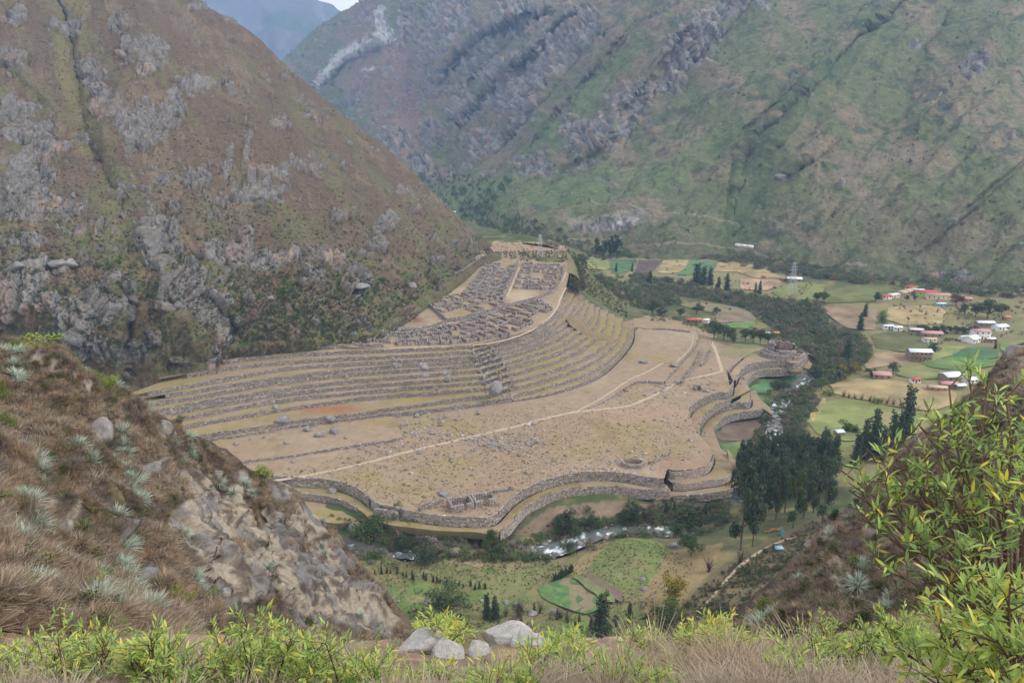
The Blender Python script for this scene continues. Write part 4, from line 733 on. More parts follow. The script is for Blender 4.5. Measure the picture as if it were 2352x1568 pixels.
# the edge of the trail the camera stands on
def fg_relief(P, px, py, D):
    X, Y, Z = P[..., 0], P[..., 1], P[..., 2]
    return .10 * fbm(X, Y, Z, sc=1.2, oct=4, seed=601) + .03 * fbm(X, Y, Z, sc=.2, oct=3, seed=602), fbm(X, Y, Z, sc=.6, oct=4, seed=603)
fg_top = [(-300, 1480), (0, 1488), (300, 1470), (600, 1462), (800, 1478), (900, 1480), (1050, 1475), (1200, 1465), (1330, 1482), (1400, 1476), (1650, 1478), (1800, 1470), (2000, 1450), (2200, 1420), (2352, 1390), (2700, 1330)]
FGc = [(x, y, d) for x, y, d in [(-300, 1480, 9), (0, 1488, 9), (600, 1462, 11), (1050, 1470, 12), (1200, 1462, 12), (1650, 1478, 10), (2000, 1450, 9), (2352, 1390, 8), (2700, 1330, 8), (-300, 1800, 3.2), (0, 1650, 4.2), (600, 1650, 4.5), (1200, 1560, 6.0), (1200, 1700, 4), (1700, 1560, 5.5), (1700, 1700, 3.8), (2352, 1560, 4), (2352, 1700, 3), (2700, 1600, 3), (1176, 2100, 2), (1400, 1520, 7.5), (1000, 1520, 8), (300, 1560, 6)]]
fg_col = lambda Q, px, py, n, N: mixc(mixc(np.broadcast_to(np.array([.21, .155, .105]), px.shape + (3,)), STRAW * 1.2, sstep(-.1, .4, n)), PEAT * 1.6, sstep(.0, .5, fbm(Q[..., 0], Q[..., 1], Q[..., 2], sc=.35, oct=4, seed=605)) * .7)
fg = sheet('trail_ground', FGc, -300, 2700, 10, fg_top, [(-300, 2100), (2700, 2100)], 130, fg_relief, fg_col, MNEAR, back=((.5, -.3), (2, -2.5), (6, -12)), smooth=True)
# ================================================================ the air of the valley
hb = [(-6500, -30, -2200), (6500, 9500, 2600)]
lo = np.array([-3600., -60., -1600.]); hi = np.array([3600., 5600., 1500.])
HV = np.array([(x, y, z) for x in (lo[0], hi[0]) for y in (lo[1], hi[1]) for z in (lo[2], hi[2])])
hm = bpy.data.materials.new('haze'); hm.use_nodes = True; t_ = hm.node_tree; t_.nodes.remove(t_.nodes['Principled BSDF'])
pv = t_.nodes.new('ShaderNodeVolumePrincipled'); pv.inputs['Color'].default_value = (.36, .58, 1.0, 1); pv.inputs['Density'].default_value = 0.00013; pv.inputs['Anisotropy'].default_value = 0.0
t_.links.new(pv.outputs[0], t_.nodes['Material Output'].inputs['Volume'])
obj('haze', mesh('haze', HV, BOXF, None, hm), kind='stuff')
# ================================================================ paths, fields, river
MP = M('path_dust', (.37, .30, .22), 1.2, .2, 6, .2)
MWAT = M('river_water', None, 1.5, .3, 5, .35, bump=.15, bsc=2.5, rough=.25, spec=.5)
def ribbon(name, pts, zf, w, dz=.05, mat=MP, step=2.0, label=None, wob=.25, col=None, z0=0):
    p = smoothline(np.array(pts, float), 2); L_ = onf(p[:, 0], p[:, 1], zf_of(zf), z0); L_ = resample(L_, step)
    t = np.gradient(L_[:, :2], axis=0); t /= np.linalg.norm(t, axis=1)[:, None]; n = np.stack([-t[:, 1], t[:, 0]], 1)
    ww = w / 2 * (1 + wob * fbm(L_[:, 0], L_[:, 1], sc=6, oct=2, seed=77)); R_ = []
    for s in (-1, -.4, .4, 1):
        q = L_[:, :2] + n * (ww * s)[:, None]; R_.append(np.c_[q, zf_of(zf)(q[:, 0], q[:, 1]) + .12 * fbm(q[:, 0], q[:, 1], sc=7, oct=3, seed=8) + (dz if abs(s) < .9 else -.03)])
    V = np.stack(R_); c = None if col is None else col(V[..., 0], V[..., 1]).reshape(-1, 3)
    return struct(name, mesh(name, V.reshape(-1, 3), gridfaces(4, len(L_)), c, mat, True))
ribbon('path', [(560, 1112), (655, 1100), (750, 1083), (850, 1060), (930, 1038), (1020, 1017), (1100, 998), (1180, 980), (1251, 960), (1326, 944), (1396, 938), (1438, 934), (1476, 920), (1520, 898), (1546, 884), (1560, 874)], plain_z, 2.0, .12, wob=.12)
ribbon('path', [(1326, 943), (1370, 921), (1401, 902), (1446, 870), (1489, 853), (1523, 833)], p2_z, 1.1, .14)
ribbon('path', [(1552, 832), (1580, 808), (1591, 790), (1592, 768)], p2_z, .8, .14)
ribbon('path', [(1573, 872), (1613, 864), (1659, 852)], plain_z, 1.8, .12)
ribbon('path', [(1659, 854), (1653, 833), (1643, 803), (1634, 784)], plain_z, 2.0, .13)
ribbon('path', [(895, 800), (960, 797), (1060, 795), (1130, 788), (1200, 770), (1255, 738), (1282, 705), (1284, 690), (1300, 660)], lambda x, y: ruin_z(x, y), 1.2, .15, z0=21)
ribbon('path', [(1000, 752), (1090, 722), (1180, 700), (1240, 683), (1270, 668), (1292, 645), (1300, 625)], lambda x, y: ruin_z(x, y), 1.2, .15, z0=25)
ribbon('path', [(1163, 682), (1178, 650), (1193, 615)], lambda x, y: ruin_z(x, y), 1.8, .2, z0=28)
ribbon('road', [(1330, 1470), (1430, 1466), (1540, 1462)], base_z, 3.0, .55, step=3)
ribbon('path', [(1610, 1400), (1640, 1365), (1690, 1305), (1750, 1262), (1800, 1240), (1830, 1235)], base_z, 1.2, .5, step=3, wob=.6)
fbx = lambda x, y: base_z(x, y)
def field(name, pts, colr, rowcol=None, rowdir=(1, 0), rowsp=1.6, lab=None, dz=.5, var=.15):
    P = P2(pts, base_z); P = resample(np.r_[P, P[:1]], 3); P[:-1, :2] += rng.normal(0, .35, (len(P) - 1, 2)); P[-1] = P[0]
    def cf(X, Y, px, py):
        c = np.broadcast_to(np.asarray(colr, float), X.shape + (3,)).copy(); n = fbm(X, Y, sc=9, oct=4, seed=88); c = mixc(c, np.array([.17, .145, .08]), sstep(.05, .5, fbm(X, Y, sc=14, oct=4, seed=87)) * .45)
        if rowcol is not None:
            r = .5 + .5 * np.sin((X * rowdir[0] + Y * rowdir[1]) * 2 * math.pi / rowsp + n); c = mixc(c, rowcol, r * .8)
        return c * (1 + 2.2 * var * n[..., None])
    return plate(name, P, base_z, step=2.4, rough=.1, mat=MF, colf=cf, dz=dz, skirt=.5)
CROP = np.array([.070, .140, .062]); CROP2 = np.array([.11, .19, .055]); PLOW = np.array([.105, .075, .062]); HAYF = np.array([.30, .235, .12]); PAST = np.array([.17, .19, .07])
for pts, c in [
    ([(1720, 893), (1738, 884), (1760, 874), (1800, 868), (1842, 861), (1830, 874), (1812, 885), (1780, 893), (1755, 905), (1733, 905)], CROP), ([(1728, 912), (1752, 912), (1758, 920), (1748, 925), (1735, 920)], CROP),
    ([(1643, 1004), (1655, 985), (1672, 973), (1700, 964), (1745, 957), (1762, 952), (1752, 975), (1728, 1000), (1726, 1012), (1690, 1013), (1655, 1014)], PLOW), ([(1648, 1020), (1700, 1016), (1722, 1020), (1710, 1060), (1690, 1064)], CROP2 * .9),
    ([(1402, 597), (1464, 597), (1450, 623), (1402, 628)], CROP), ([(1345, 594), (1398, 596), (1398, 620), (1350, 618)], PAST * 1.1), ([(1468, 597), (1522, 599), (1505, 620), (1492, 629), (1458, 628)], np.array([.10, .075, .07])),
    ([(1526, 599), (1582, 599), (1574, 616), (1556, 628), (1510, 628)], HAYF * 1.05), ([(1588, 598), (1645, 603), (1640, 618), (1620, 634), (1555, 632), (1560, 626), (1580, 616)], CROP * 1.2), ([(1650, 603), (1720, 608), (1770, 625), (1800, 640), (1740, 640), (1690, 625), (1640, 625)], HAYF * .95),
    ([(1700, 640), (1790, 642), (1800, 655), (1760, 668), (1700, 665)], np.array([.36, .25, .17])), ([(1770, 672), (1790, 655), (1840, 648), (1900, 655), (1890, 672), (1860, 690), (1800, 688)], PAST), ([(1895, 670), (1960, 657), (2030, 658), (2060, 668), (2000, 695), (1900, 698), (1860, 690)], PAST * .72),
    ([(1560, 700), (1620, 692), (1690, 705), (1735, 722), (1730, 738), (1650, 740), (1640, 720)], np.array([.16, .14, .085])), ([(1640, 722), (1700, 712), (1735, 728), (1735, 740), (1650, 742)], np.array([.19, .14, .11])), ([(1668, 744), (1730, 739), (1736, 744), (1715, 755), (1680, 754)], CROP2),
    ([(1893, 706), (1985, 704), (2015, 710), (2010, 760), (1945, 755), (1900, 722)], np.array([.23, .17, .11])), ([(2040, 706), (2150, 702), (2180, 720), (2160, 745), (2080, 748), (2035, 735)], HAYF), ([(2000, 770), (2050, 762), (2110, 764), (2132, 778), (2130, 800), (2080, 810), (2010, 800)], np.array([.10, .105, .045])),
    ([(1985, 840), (2010, 810), (2085, 812), (2090, 832), (2030, 842), (1990, 850)], np.array([.28, .2, .125])), ([(2120, 836), (2190, 818), (2290, 828), (2290, 842), (2200, 852), (2140, 845)], CROP2), ([(2185, 812), (2225, 797), (2285, 800), (2294, 822), (2250, 828), (2190, 822)], CROP),
    ([(2140, 812), (2180, 795), (2220, 798), (2185, 818), (2150, 828), (2118, 838)], PAST * 1.2), ([(2055, 850), (2120, 842), (2200, 858), (2180, 872), (2100, 872), (2060, 862)], PAST), ([(2295, 790), (2352, 782), (2352, 810), (2300, 808)], CROP2 * 1.1),
    ([(1905, 885), (1960, 868), (2060, 876), (2160, 888), (2200, 905), (2190, 930), (2140, 945), (2050, 935), (1960, 915), (1915, 905)], HAYF), ([(1890, 925), (1940, 915), (2060, 938), (2150, 955), (2160, 980), (2050, 1010), (1950, 1015), (1880, 1000), (1855, 970)], PAST * 1.15),
    ([(1860, 945), (1892, 914), (1898, 925), (1865, 972)], HAYF * 1.1), ([(1870, 1010), (1950, 1018), (2000, 1015), (1980, 1080), (1900, 1060)], PAST * 1.05), ([(2010, 945), (2130, 950), (2135, 985), (2060, 1000)], HAYF * .85)]:
    field('field', pts, c, var=.22)
field('field', [(1235, 1352), (1290, 1335), (1318, 1328), (1345, 1360), (1400, 1385), (1385, 1400), (1340, 1415), (1290, 1395), (1240, 1372)], CROP * .95, CROP2, (1, .4), 5, dz=.7)
field('field', [(1318, 1328), (1335, 1322), (1400, 1365), (1420, 1385), (1395, 1388)], CROP2 * 1.5, [.14, .12, .09], (1, -.6), 6, dz=.75); field('field', [(1338, 1322), (1360, 1320), (1425, 1358), (1425, 1385), (1405, 1372)], [.16, .125, .10], dz=.72)
wc = lambda X, Y: mixc(mixc(np.broadcast_to(np.array([.085, .105, .10]), X.shape + (3,)), [.70, .74, .76], sstep(.12, .45, fbm(X, Y, sc=2.6, oct=3, seed=90))), [.10, .09, .08], sstep(.30, .42, fbm(X + 31, Y, sc=2.2, oct=2, seed=91)))
t = np.gradient(rivw[:, :2], axis=0); t /= np.linalg.norm(t, axis=1)[:, None]; nn = np.stack([-t[:, 1], t[:, 0]], 1); rr_ = resample(np.c_[rivw], 1.0)
t = np.gradient(rr_[:, :2], axis=0); t /= np.linalg.norm(t, axis=1)[:, None]; nn = np.stack([-t[:, 1], t[:, 0]], 1)
V = []
for s in np.linspace(-1, 1, 9):
    q = rr_[:, :2] + nn * (4.0 * s); V.append(np.c_[q, rr_[:, 2] + .05 + .32 * fbm(q[:, 0], q[:, 1], sc=1.6, oct=3, seed=92)])
V = np.stack(V); struct('river', mesh('river', V.reshape(-1, 3), gridfaces(9, len(rr_)), wc(V[..., 0], V[..., 1]).reshape(-1, 3), MWAT, True))

# ================================================================ roofless stone buildings
def rwall(L_, h, th, door=None, vary=.35, low=None, seed=0, gable=0.0, niches=False):
    """one wall along x centred on the origin, y in 0..th: irregular top, optional doorway gap"""
    n = max(3, int(L_ / .9)); xs = np.linspace(-L_ / 2, L_ / 2, n + 1); V, Fc, cols = [], [], []
    hs = h * (1 - vary * np.abs(fbm(xs + seed * 13.7, np.zeros(n + 1) + seed, sc=3.0, oct=3, seed=seed % 50))) + gable * (1 - np.abs(xs) / (L_ / 2)) 
    g = np.random.default_rng(seed + 7); base = np.array([.225, .200, .185]) * g.uniform(.85, 1.1)
    for i in range(n):
        a, b = xs[i], xs[i + 1]; m = (a + b) / 2
        if door is not None and abs(m - door * L_ / 2) < .7: continue
        k = len(V); R = max(2, int(h / .5)); zl = [-.8] + [hs[i] * (j + 1) / R for j in range(R)]; zr = [-.8] + [hs[i + 1] * (j + 1) / R for j in range(R)]
        for j in range(R + 1): V += [(a, 0, zl[j]), (b, 0, zr[j]), (b, th, zr[j]), (a, th, zl[j])]
        for j in range(R):
            q = k + 4 * j; c = base * g.normal(1, .2); c2 = base * g.normal(1, .2) * [1.1, .94, .86]
            Fc += [(q, q + 1, q + 5, q + 4), (q + 2, q + 3, q + 7, q + 6), (q + 1, q + 2, q + 6, q + 5), (q + 3, q, q + 4, q + 7)]; cols += [c, c2, c * .95, c * .95]
        q = k + 4 * R; Fc.append((q, q + 1, q + 2, q + 3)); cols.append(base * 1.15)
    return mesh('wall', V, np.array(Fc), cols, MS)
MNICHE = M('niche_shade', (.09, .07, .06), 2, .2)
def ruin(loc, w, d, h, rot, label, group, seed, front='door', name='ruined_building', th=.6, niches=0, cat='ruin', vary=.35, gable=.0):
    r = bpy.data.objects.new(name, None); link(r); r.location = loc; r.rotation_euler[2] = rot; r['label'] = label; r['category'] = cat; r['kind'] = 'thing'
    if group: r['group'] = group
    g = np.random.default_rng(seed)
    obj('wall', rwall(w, h, th, None, vary, seed=seed), r, (0, d / 2 - th, 0))
    if front == 'door': obj('wall', rwall(w, h * .8, th, g.uniform(-.5, .5), vary, seed=seed + 1), r, (0, -d / 2, 0))
    elif front == 'open': 
        for s in (-1, 1): obj('wall', rwall(w * .36, h * .85, th, None, vary, seed=seed + 1 + s), r, (s * w * .32, -d / 2, 0))
    for s in (-1, 1):
        o = obj('wall', rwall(d - 2 * th - .006, h * g.uniform(.75, 1.0), th, (g.uniform(-.4, .4) if g.random() < .3 else None), vary, seed=seed + 3 + s, gable=gable), r, (s * (w / 2 - th / 2) + th / 2 * 1, 0, 0)); o.rotation_euler[2] = math.pi / 2
    if niches:
        for i in range(niches):
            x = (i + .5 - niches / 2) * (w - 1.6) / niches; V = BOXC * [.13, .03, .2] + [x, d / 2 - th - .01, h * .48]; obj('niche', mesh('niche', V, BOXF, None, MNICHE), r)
    return r
def cluster(A, B, C_, D_, nu, nv, fill, tag_, grp, seed, h=3.0, size=.86, names=None):
    g = np.random.default_rng(seed); cr = [onf(p[0], p[1], ruin_z, 25) for p in (A, B, C_, D_)]; rown = ['front', 'second', 'third', 'fourth', 'fifth', 'sixth', 'seventh', 'eighth', 'ninth']
    for v in range(nv):
        for u in range(nu):
            if g.random() > fill: continue
            a, b = (u + .5) / nu, (v + .5) / nv
            p = cr[0] * (1 - a) * (1 - b) + cr[1] * a * (1 - b) + cr[2] * a * b + cr[3] * (1 - a) * b
            ex = (cr[1] - cr[0]) * (1 - b) + (cr[2] - cr[3]) * b; ey = (cr[3] - cr[0]) * (1 - a) + (cr[2] - cr[1]) * a
            W_, D__ = np.hypot(*ex[:2]) / nu * size * g.uniform(.85, 1.08), np.hypot(*ey[:2]) / nv * size * g.uniform(.8, 1.05)
            p[2] = ruin_z(p[0], p[1]); rot = math.atan2(ex[1], ex[0]) + g.uniform(-.06, .06)
            if W_ < D__ * .8 and False: pass
            ruin(p, W_, D__, h * g.uniform(.7, 1.1), rot, 'roofless room, %s row of %s, %s from left' % (rown[v], tag_, rown[u] if u else 'first'), grp, seed * 100 + v * 10 + u, 'door' if g.random() < .75 else 'open', vary=.3, gable=(.7 if g.random() < .12 else 0), th=.5)
cluster((1176, 664), (1268, 668), (1292, 610), (1200, 605), 3, 5, .97, 'tidy upper right ruin quarter', 'roofless ruins of the upper right quarter', 11, 2.0, .86)
cluster((1066, 672), (1152, 690), (1184, 614), (1118, 604), 4, 8, .97, 'steep crowded middle ruin strip', 'roofless ruins of the middle strip', 12, 1.9, .97)
cluster((1028, 738), (1168, 704), (1108, 664), (974, 692), 5, 3, .85, 'spread out ruin courts', 'roofless ruins of the spread out courts', 13, 1.9, .86)
cluster((903, 794), (1058, 791), (1062, 744), (935, 768), 6, 3, .9, 'lower ruin quarter, left portion', 'roofless ruins of the lower quarter', 14, 2.1, .92)
cluster((1064, 790), (1162, 773), (1160, 714), (1066, 740), 4, 4, .92, 'lower ruin quarter, middle portion', 'roofless ruins of the lower quarter', 15, 2.1, .92)
cluster((1166, 768), (1266, 712), (1238, 690), (1166, 710), 5, 3, .92, 'lower ruin quarter, right portion', 'roofless ruins of the lower quarter', 16, 2.1, .92)
cluster((818, 785), (905, 791), (962, 756), (868, 748), 3, 2, .95, 'small left hand ruin quarter', 'roofless ruins of the left quarter', 17, 2.2, .92)
def rz(x, y): return ruin_z(x, y)
for nm, pts, hh, lb in [('a', [(982, 661), (1044, 637), (1076, 621), (1092, 607), (1107, 592)], 2.4, 'long enclosure wall between the scrubby slope and the pale grass strip'),
    ('b', [(968, 690), (990, 708), (1012, 728), (1028, 743), (1070, 733), (1120, 718), (1172, 705)], 1.9, 'boundary wall under the spread out ruin courts'),
    ('c', [(1172, 705), (1220, 692), (1255, 680), (1280, 662), (1292, 640), (1297, 612)], 1.7, 'boundary wall under the pale courtyard and upper right ruins'),
    ('d', [(1155, 690), (1168, 660), (1185, 622), (1190, 606)], 2.2, 'straight wall between the steep ruin strip and the pale lane'),
    ('e', [(880, 752), (935, 765), (1000, 750), (1060, 731)], 1.3, 'low wall between the burnt patch and the lower ruin quarter'),
    ('f', [(808, 792), (850, 800), (880, 797)], 1.5, 'short wall at the foot of the small left hand ruin quarter'), ('g', [(1200, 660), (1225, 663), (1248, 666)], 2.0, 'low wall with openings along the front of the upper right ruins')]:
    ln = line3(pts, ruin_z); wall(ln, ruin_z, lambda x, y, hh=hh: ruin_z(x, y) + hh, lb, 'walls of the ruined town', (.7, .45), 1.0, .7, 'enclosure_wall', capvar=.4, both=True)
for pts, zf, hh, lb in [([(964, 1174), (985, 1165), (1019, 1152)], plain_z, 1.3, 'low field wall left of the two restored roofless houses'), ([(1124, 1134), (1150, 1130), (1181, 1124)], plain_z, 1.1, 'low field wall right of the two restored roofless houses'),
    ([(1489, 1066), (1503, 1066), (1515, 1056), (1530, 1047), (1543, 1037)], plain_z, .9, 'tumbled low wall running up from the round hut'), ([(994, 1243), (1005, 1233), (1034, 1238), (1080, 1238), (1114, 1246)], base_z, 1.5, 'broken wall ring of rubble above the river bushes'),
    ([(1611, 842), (1626, 826), (1633, 806)], plain_z, 1.2, 'short slanting rubble wall nearest the straight footpath'), ([(1566, 882), (1588, 853), (1606, 828), (1614, 806)], plain_z, 1.6, 'middle slanting rubble wall crossed by the footpath'),
    ([(860, 1190), (890, 1193), (914, 1198)], base_z, 3.2, 'overgrown wall with ivy above the riverside bushes'), ([(955, 1240), (980, 1246), (1000, 1250)], base_z, 1.5, 'broken pale wall on the river bank'), ([(1500, 757), (1540, 758), (1585, 764)], p2_z, .8, 'low wall along the far edge of the upper plain')]:
    ln = line3(pts, zf); wall(ln, zf, lambda x, y, hh=hh, zf=zf: zf(x, y) + hh, lb, None, (.6, .4), 1.0, .7, 'field_wall', capvar=.4, both=True)
def pz(x, y, zf=plain_z, z0=0): return onf(x, y, zf_of(zf), z0)
a1, b1 = pz(1032, 1172), pz(1082, 1166); ruin((a1 + b1) / 2 + [0, 1.2, 0], 8.6, 5.6, 3.3, math.atan2(*(b1 - a1)[[1, 0]]) + .14, 'left one of two restored roofless houses with niches at the edge of the plain', 'restored roofless houses by the retaining wall', 901, 'door', niches=6, vary=.08, th=.7)
a1, b1 = pz(1084, 1163), pz(1128, 1158); ruin((a1 + b1) / 2 + [.6, 1.6, 0], 8.0, 5.4, 3.3, math.atan2(*(b1 - a1)[[1, 0]]) + .14, 'right one of two restored roofless houses, its front open between two wall stubs', 'restored roofless houses by the retaining wall', 905, 'open', niches=5, vary=.08, th=.7)
p = pz(1604, 897); ruin(p + [0, 1.5, 0], 3.8, 3.6, 2.4, .05, 'tiny square roofless hut beside pale rocks above the bowl shaped terraces', None, 911, 'door', vary=.15, th=.6)
def ringwall(loc, r, h, th, a0, a1, label, name, seed, cat='ruin', sq=1.0, hv=.1, rot=0):
    n = max(8, int(abs(a1 - a0) * r / .8)); a = np.linspace(a0, a1, n + 1); R0 = r * (1 + .03 * np.sin(5 * a)); hs = h * (1 - hv * (1 + fbm(a * 3 + seed, a * 0, sc=1, oct=2, seed=5)))
    R = max(2, int(h / .6)); ring = lambda rr, z: np.stack([rr * np.cos(a), (rr - r + r * sq if False else rr * sq) * np.sin(a), z], 1)
    Ls = [ring(R0, 0 * a - 1)] + [ring(R0, hs * (j + 1) / R) for j in range(R)] + [ring(R0 - th, hs * (R - j) / R) for j in range(R)] + [ring(R0 - th, 0 * a - 1)]
    V = np.concatenate(Ls); i = np.arange(n); m = n + 1; K = len(Ls); Fq = np.concatenate([np.stack([k * m + i, k * m + i + 1, (k + 1) * m + i + 1, (k + 1) * m + i], 1) for k in range(K - 1)])
    g = np.random.default_rng(seed); c = np.array([.225, .200, .185]) * g.normal(1, .2, (len(Fq), 1)); c[R * n + n:] *= [1.1, .93, .85]
    ends = [[0, m * 1, m * (K - 2), m * (K - 1)], [n, n + m * (K - 1), n + m * (K - 2), n + m]]
    return mesh('wall', V, [np.r_[Fq, ends]], np.r_[c, c[:2]], MS)
p = pz(1454, 1073); o = thing('round_hut_ruin', ringwall(p, 4.6, 2.3, .7, 0, 2 * math.pi - .001, '', '', 3, sq=.72), 'oval roofless hut of grey stones near the right end of the long retaining wall', 'ruin', loc=p + [0, 1.5, 0])
tp_ = pz(1800, 822, t_z); r = bpy.data.objects.new('tower_ruin', None); link(r); r.location = tp_; r['label'] = 'ruined round stone tower with stepped side walls above the tall curved wall'; r['category'] = 'tower'; r['kind'] = 'thing'
def tw(me, loc): q = obj('wall', me, r, loc); return q
tw(ringwall(0, 6.4, 8.5, 1.0, -.6, 3.6, '', '', 5, sq=.8), (1, 4, 0)); tw(ringwall(0, 6.5, 5.2, 1.0, 3.5, 5.75, '', '', 6, sq=.8), (1, 4, 0)); tw(ringwall(0, 3.6, 9.6, .9, .4, 4.4, '', '', 7), (-4.5, 4.5, 0))
tw(ringwall(0, 12.5, 3.4, 1.0, 2.6, 4.9, '', '', 8, sq=.7), (0, 4, 0)); tw(ringwall(0, 9.6, 4.6, 1.0, 2.5, 4.4, '', '', 9, sq=.72), (-1, 4, 0)); tw(ringwall(0, 12, 2.6, .9, -1.3, .6, '', '', 10, sq=.7), (1, 4, 0)); tw(rwall(7, 2.2, .8, None, .2, seed=77), (8, 1.5, 0)); tw(rwall(8, 3.0, .8, 0.1, .3, seed=78), (-8, 2.0, 0))

# the stair of tumbled boulders between the two fans of terraces
A_ = [LN['L%d' % k][-1] for k in range(2, 13)]; B_ = [LN['R%d' % k][0] for k in range(2, 13)]
V = []
for i, k in enumerate(range(2, 13)):
    a, b = A_[i], B_[i]
    for z, s in ((T[k - 1] - .1, 0), (T[k] - .1, 1.0)):
        for t in np.linspace(-.15, 1.15, 6): q = a * (1 - t) + b * t; V.append((q[0], q[1] + s, z + rng.uniform(-.15, .25)))
V = np.array(V).reshape(-1, 3); O = V.mean(0)
root = thing('boulder_stair', mesh('boulder_stair', V - O, gridfaces(22, 6), None, MW), 'steep rubble stair running down between the two fans of terraces to the large boulder', 'stairs', loc=O)
G = V.reshape(22, 6, 3); c = []
for i in range(21):
    for _ in range(26): u, v = rng.random() * 5, rng.random(); j = int(u); f = u - j; c.append((G[i, j] * (1 - f) + G[i, j + 1] * f) * (1 - v) + (G[i + 1, j] * (1 - f) + G[i + 1, j + 1] * f) * v)
c = np.array(c) - O; n = len(c); ang = rng.uniform(0, 3, n); sz = rng.uniform(.2, .55, n)
V, Fc, cc = boxes(c, np.stack([sz, sz * .8, sz * .6], 1), np.stack([np.cos(ang), np.sin(ang), 0 * ang], 1), np.stack([-np.sin(ang), np.cos(ang), 0 * ang], 1), .25, stone_cols(n, 1.05))
obj('stones', mesh('stones', V, Fc, cc, MS), root, kind='stuff')

# the slipped earth across the upper right terraces
sl = np.array([(1298, 712), (1316, 706), (1345, 728), (1361, 748), (1384, 753), (1416, 768), (1428, 776), (1410, 790), (1376, 774), (1350, 764), (1326, 742), (1308, 730)], float)
sp_ = rbf_px([(1298, 712, T[12] + .5), (1308, 730, T[11] + .3), (1326, 742, T[9] + .7), (1361, 748, T[7] + 1), (1350, 764, T[7] + .2), (1376, 774, T[5] + 1), (1416, 768, T[4] + .8), (1410, 790, T[3] + 1.4), (1428, 776, T[3] + .8), (1345, 728, T[9] + .6), (1384, 753, T[6] + .5)])
_sl = P2(np.r_[sl, sl[:1]], sp_)
def sl_z(x, y): d, _, _ = seg_dist(x, y, _sl); return sp_(x, y) - .5 - 3.6 * np.exp(-(d / 3.0) ** 2)
plate('slipped_earth', resample(_sl, 2), sl_z, step=1.5, rough=.45, colf=lambda X, Y, px, py: mixc(np.broadcast_to(DRY2 * .95, X.shape + (3,)), RUST, sstep(-.2, .4, fbm(X, Y, sc=4, oct=3, seed=99)) * .5))

# ================================================================ boulders and loose stones
MB = M('boulder_rock', None, .9, .3, 4, .3, bump=.12, bsc=2.2)
def boulder(name, r, seed, sub=3, flat=.75):
    bm = bmesh.new(); bmesh.ops.create_icosphere(bm, subdivisions=sub, radius=1); V = np.array([v.co[:] for v in bm.verts]); Fc = np.array([[v.index for v in f.verts] for f in bm.faces]); bm.free()
    g = np.random.default_rng(seed)
    for _ in range(9):                       # flatten random facets: split faces of a broken rock
        n = g.normal(0, 1, 3); n /= np.linalg.norm(n); d = V @ n; c = g.uniform(.5, .85); V = V - np.maximum(d - c, 0)[:, None] * n
    V = V * (1 + .10 * fbm(V[:, 0], V[:, 1], V[:, 2], sc=.6, oct=3, seed=seed))[:, None]; V[:, 2] *= flat; V = V * r
    c = mixc(np.broadcast_to(ROCK * 1.2, V.shape).copy(), ROCK * 1.8, sstep(.1, .5, fbm(V[:, 0] / r, V[:, 1] / r, V[:, 2] / r, sc=.5, oct=3, seed=seed + 1)) * .6); c = mixc(c, WARM * .9, sstep(.25, .6, fbm(V[:, 0] / r, V[:, 1] / r, V[:, 2] / r, sc=.8, oct=2, seed=seed + 2)) * .5)
    c = mixc(c, np.array([.10, .10, .07]), sstep(.2, .6, fbm(V[:, 0] / r, V[:, 1] / r, V[:, 2] / r, sc=.35, oct=3, seed=seed + 4)) * .6)
    return mesh(name, V, Fc, c, MB)
BM = [boulder('boulder', 1.0, 1000 + i, 3, .8) for i in range(6)]; BS = [boulder('stone', 1.0, 1100 + i, 2, .7) for i in range(5)]
def put_boulder(px, py, wpx, hpx, zf, label, group=None, rot=None, z0=0):
    p = onf(px, py + hpx * .45, zf_of(zf), z0); D = float(np.linalg.norm(p - [0, 0, CAMZ])); rx = wpx / 2 * D / F; rzz = hpx / 2 * D / F * 1.05
    me = BM[rng.integers(6)]; o = thing('boulder', me, label, 'boulder', group, loc=(p[0], p[1] + rx * .5, p[2] + rzz * .45), rotz=rng.uniform(0, 6.28)); o.scale = (rx, rx * .85, max(rzz, rx * .45) / .8); return o
Tt = lambda k: T[k]
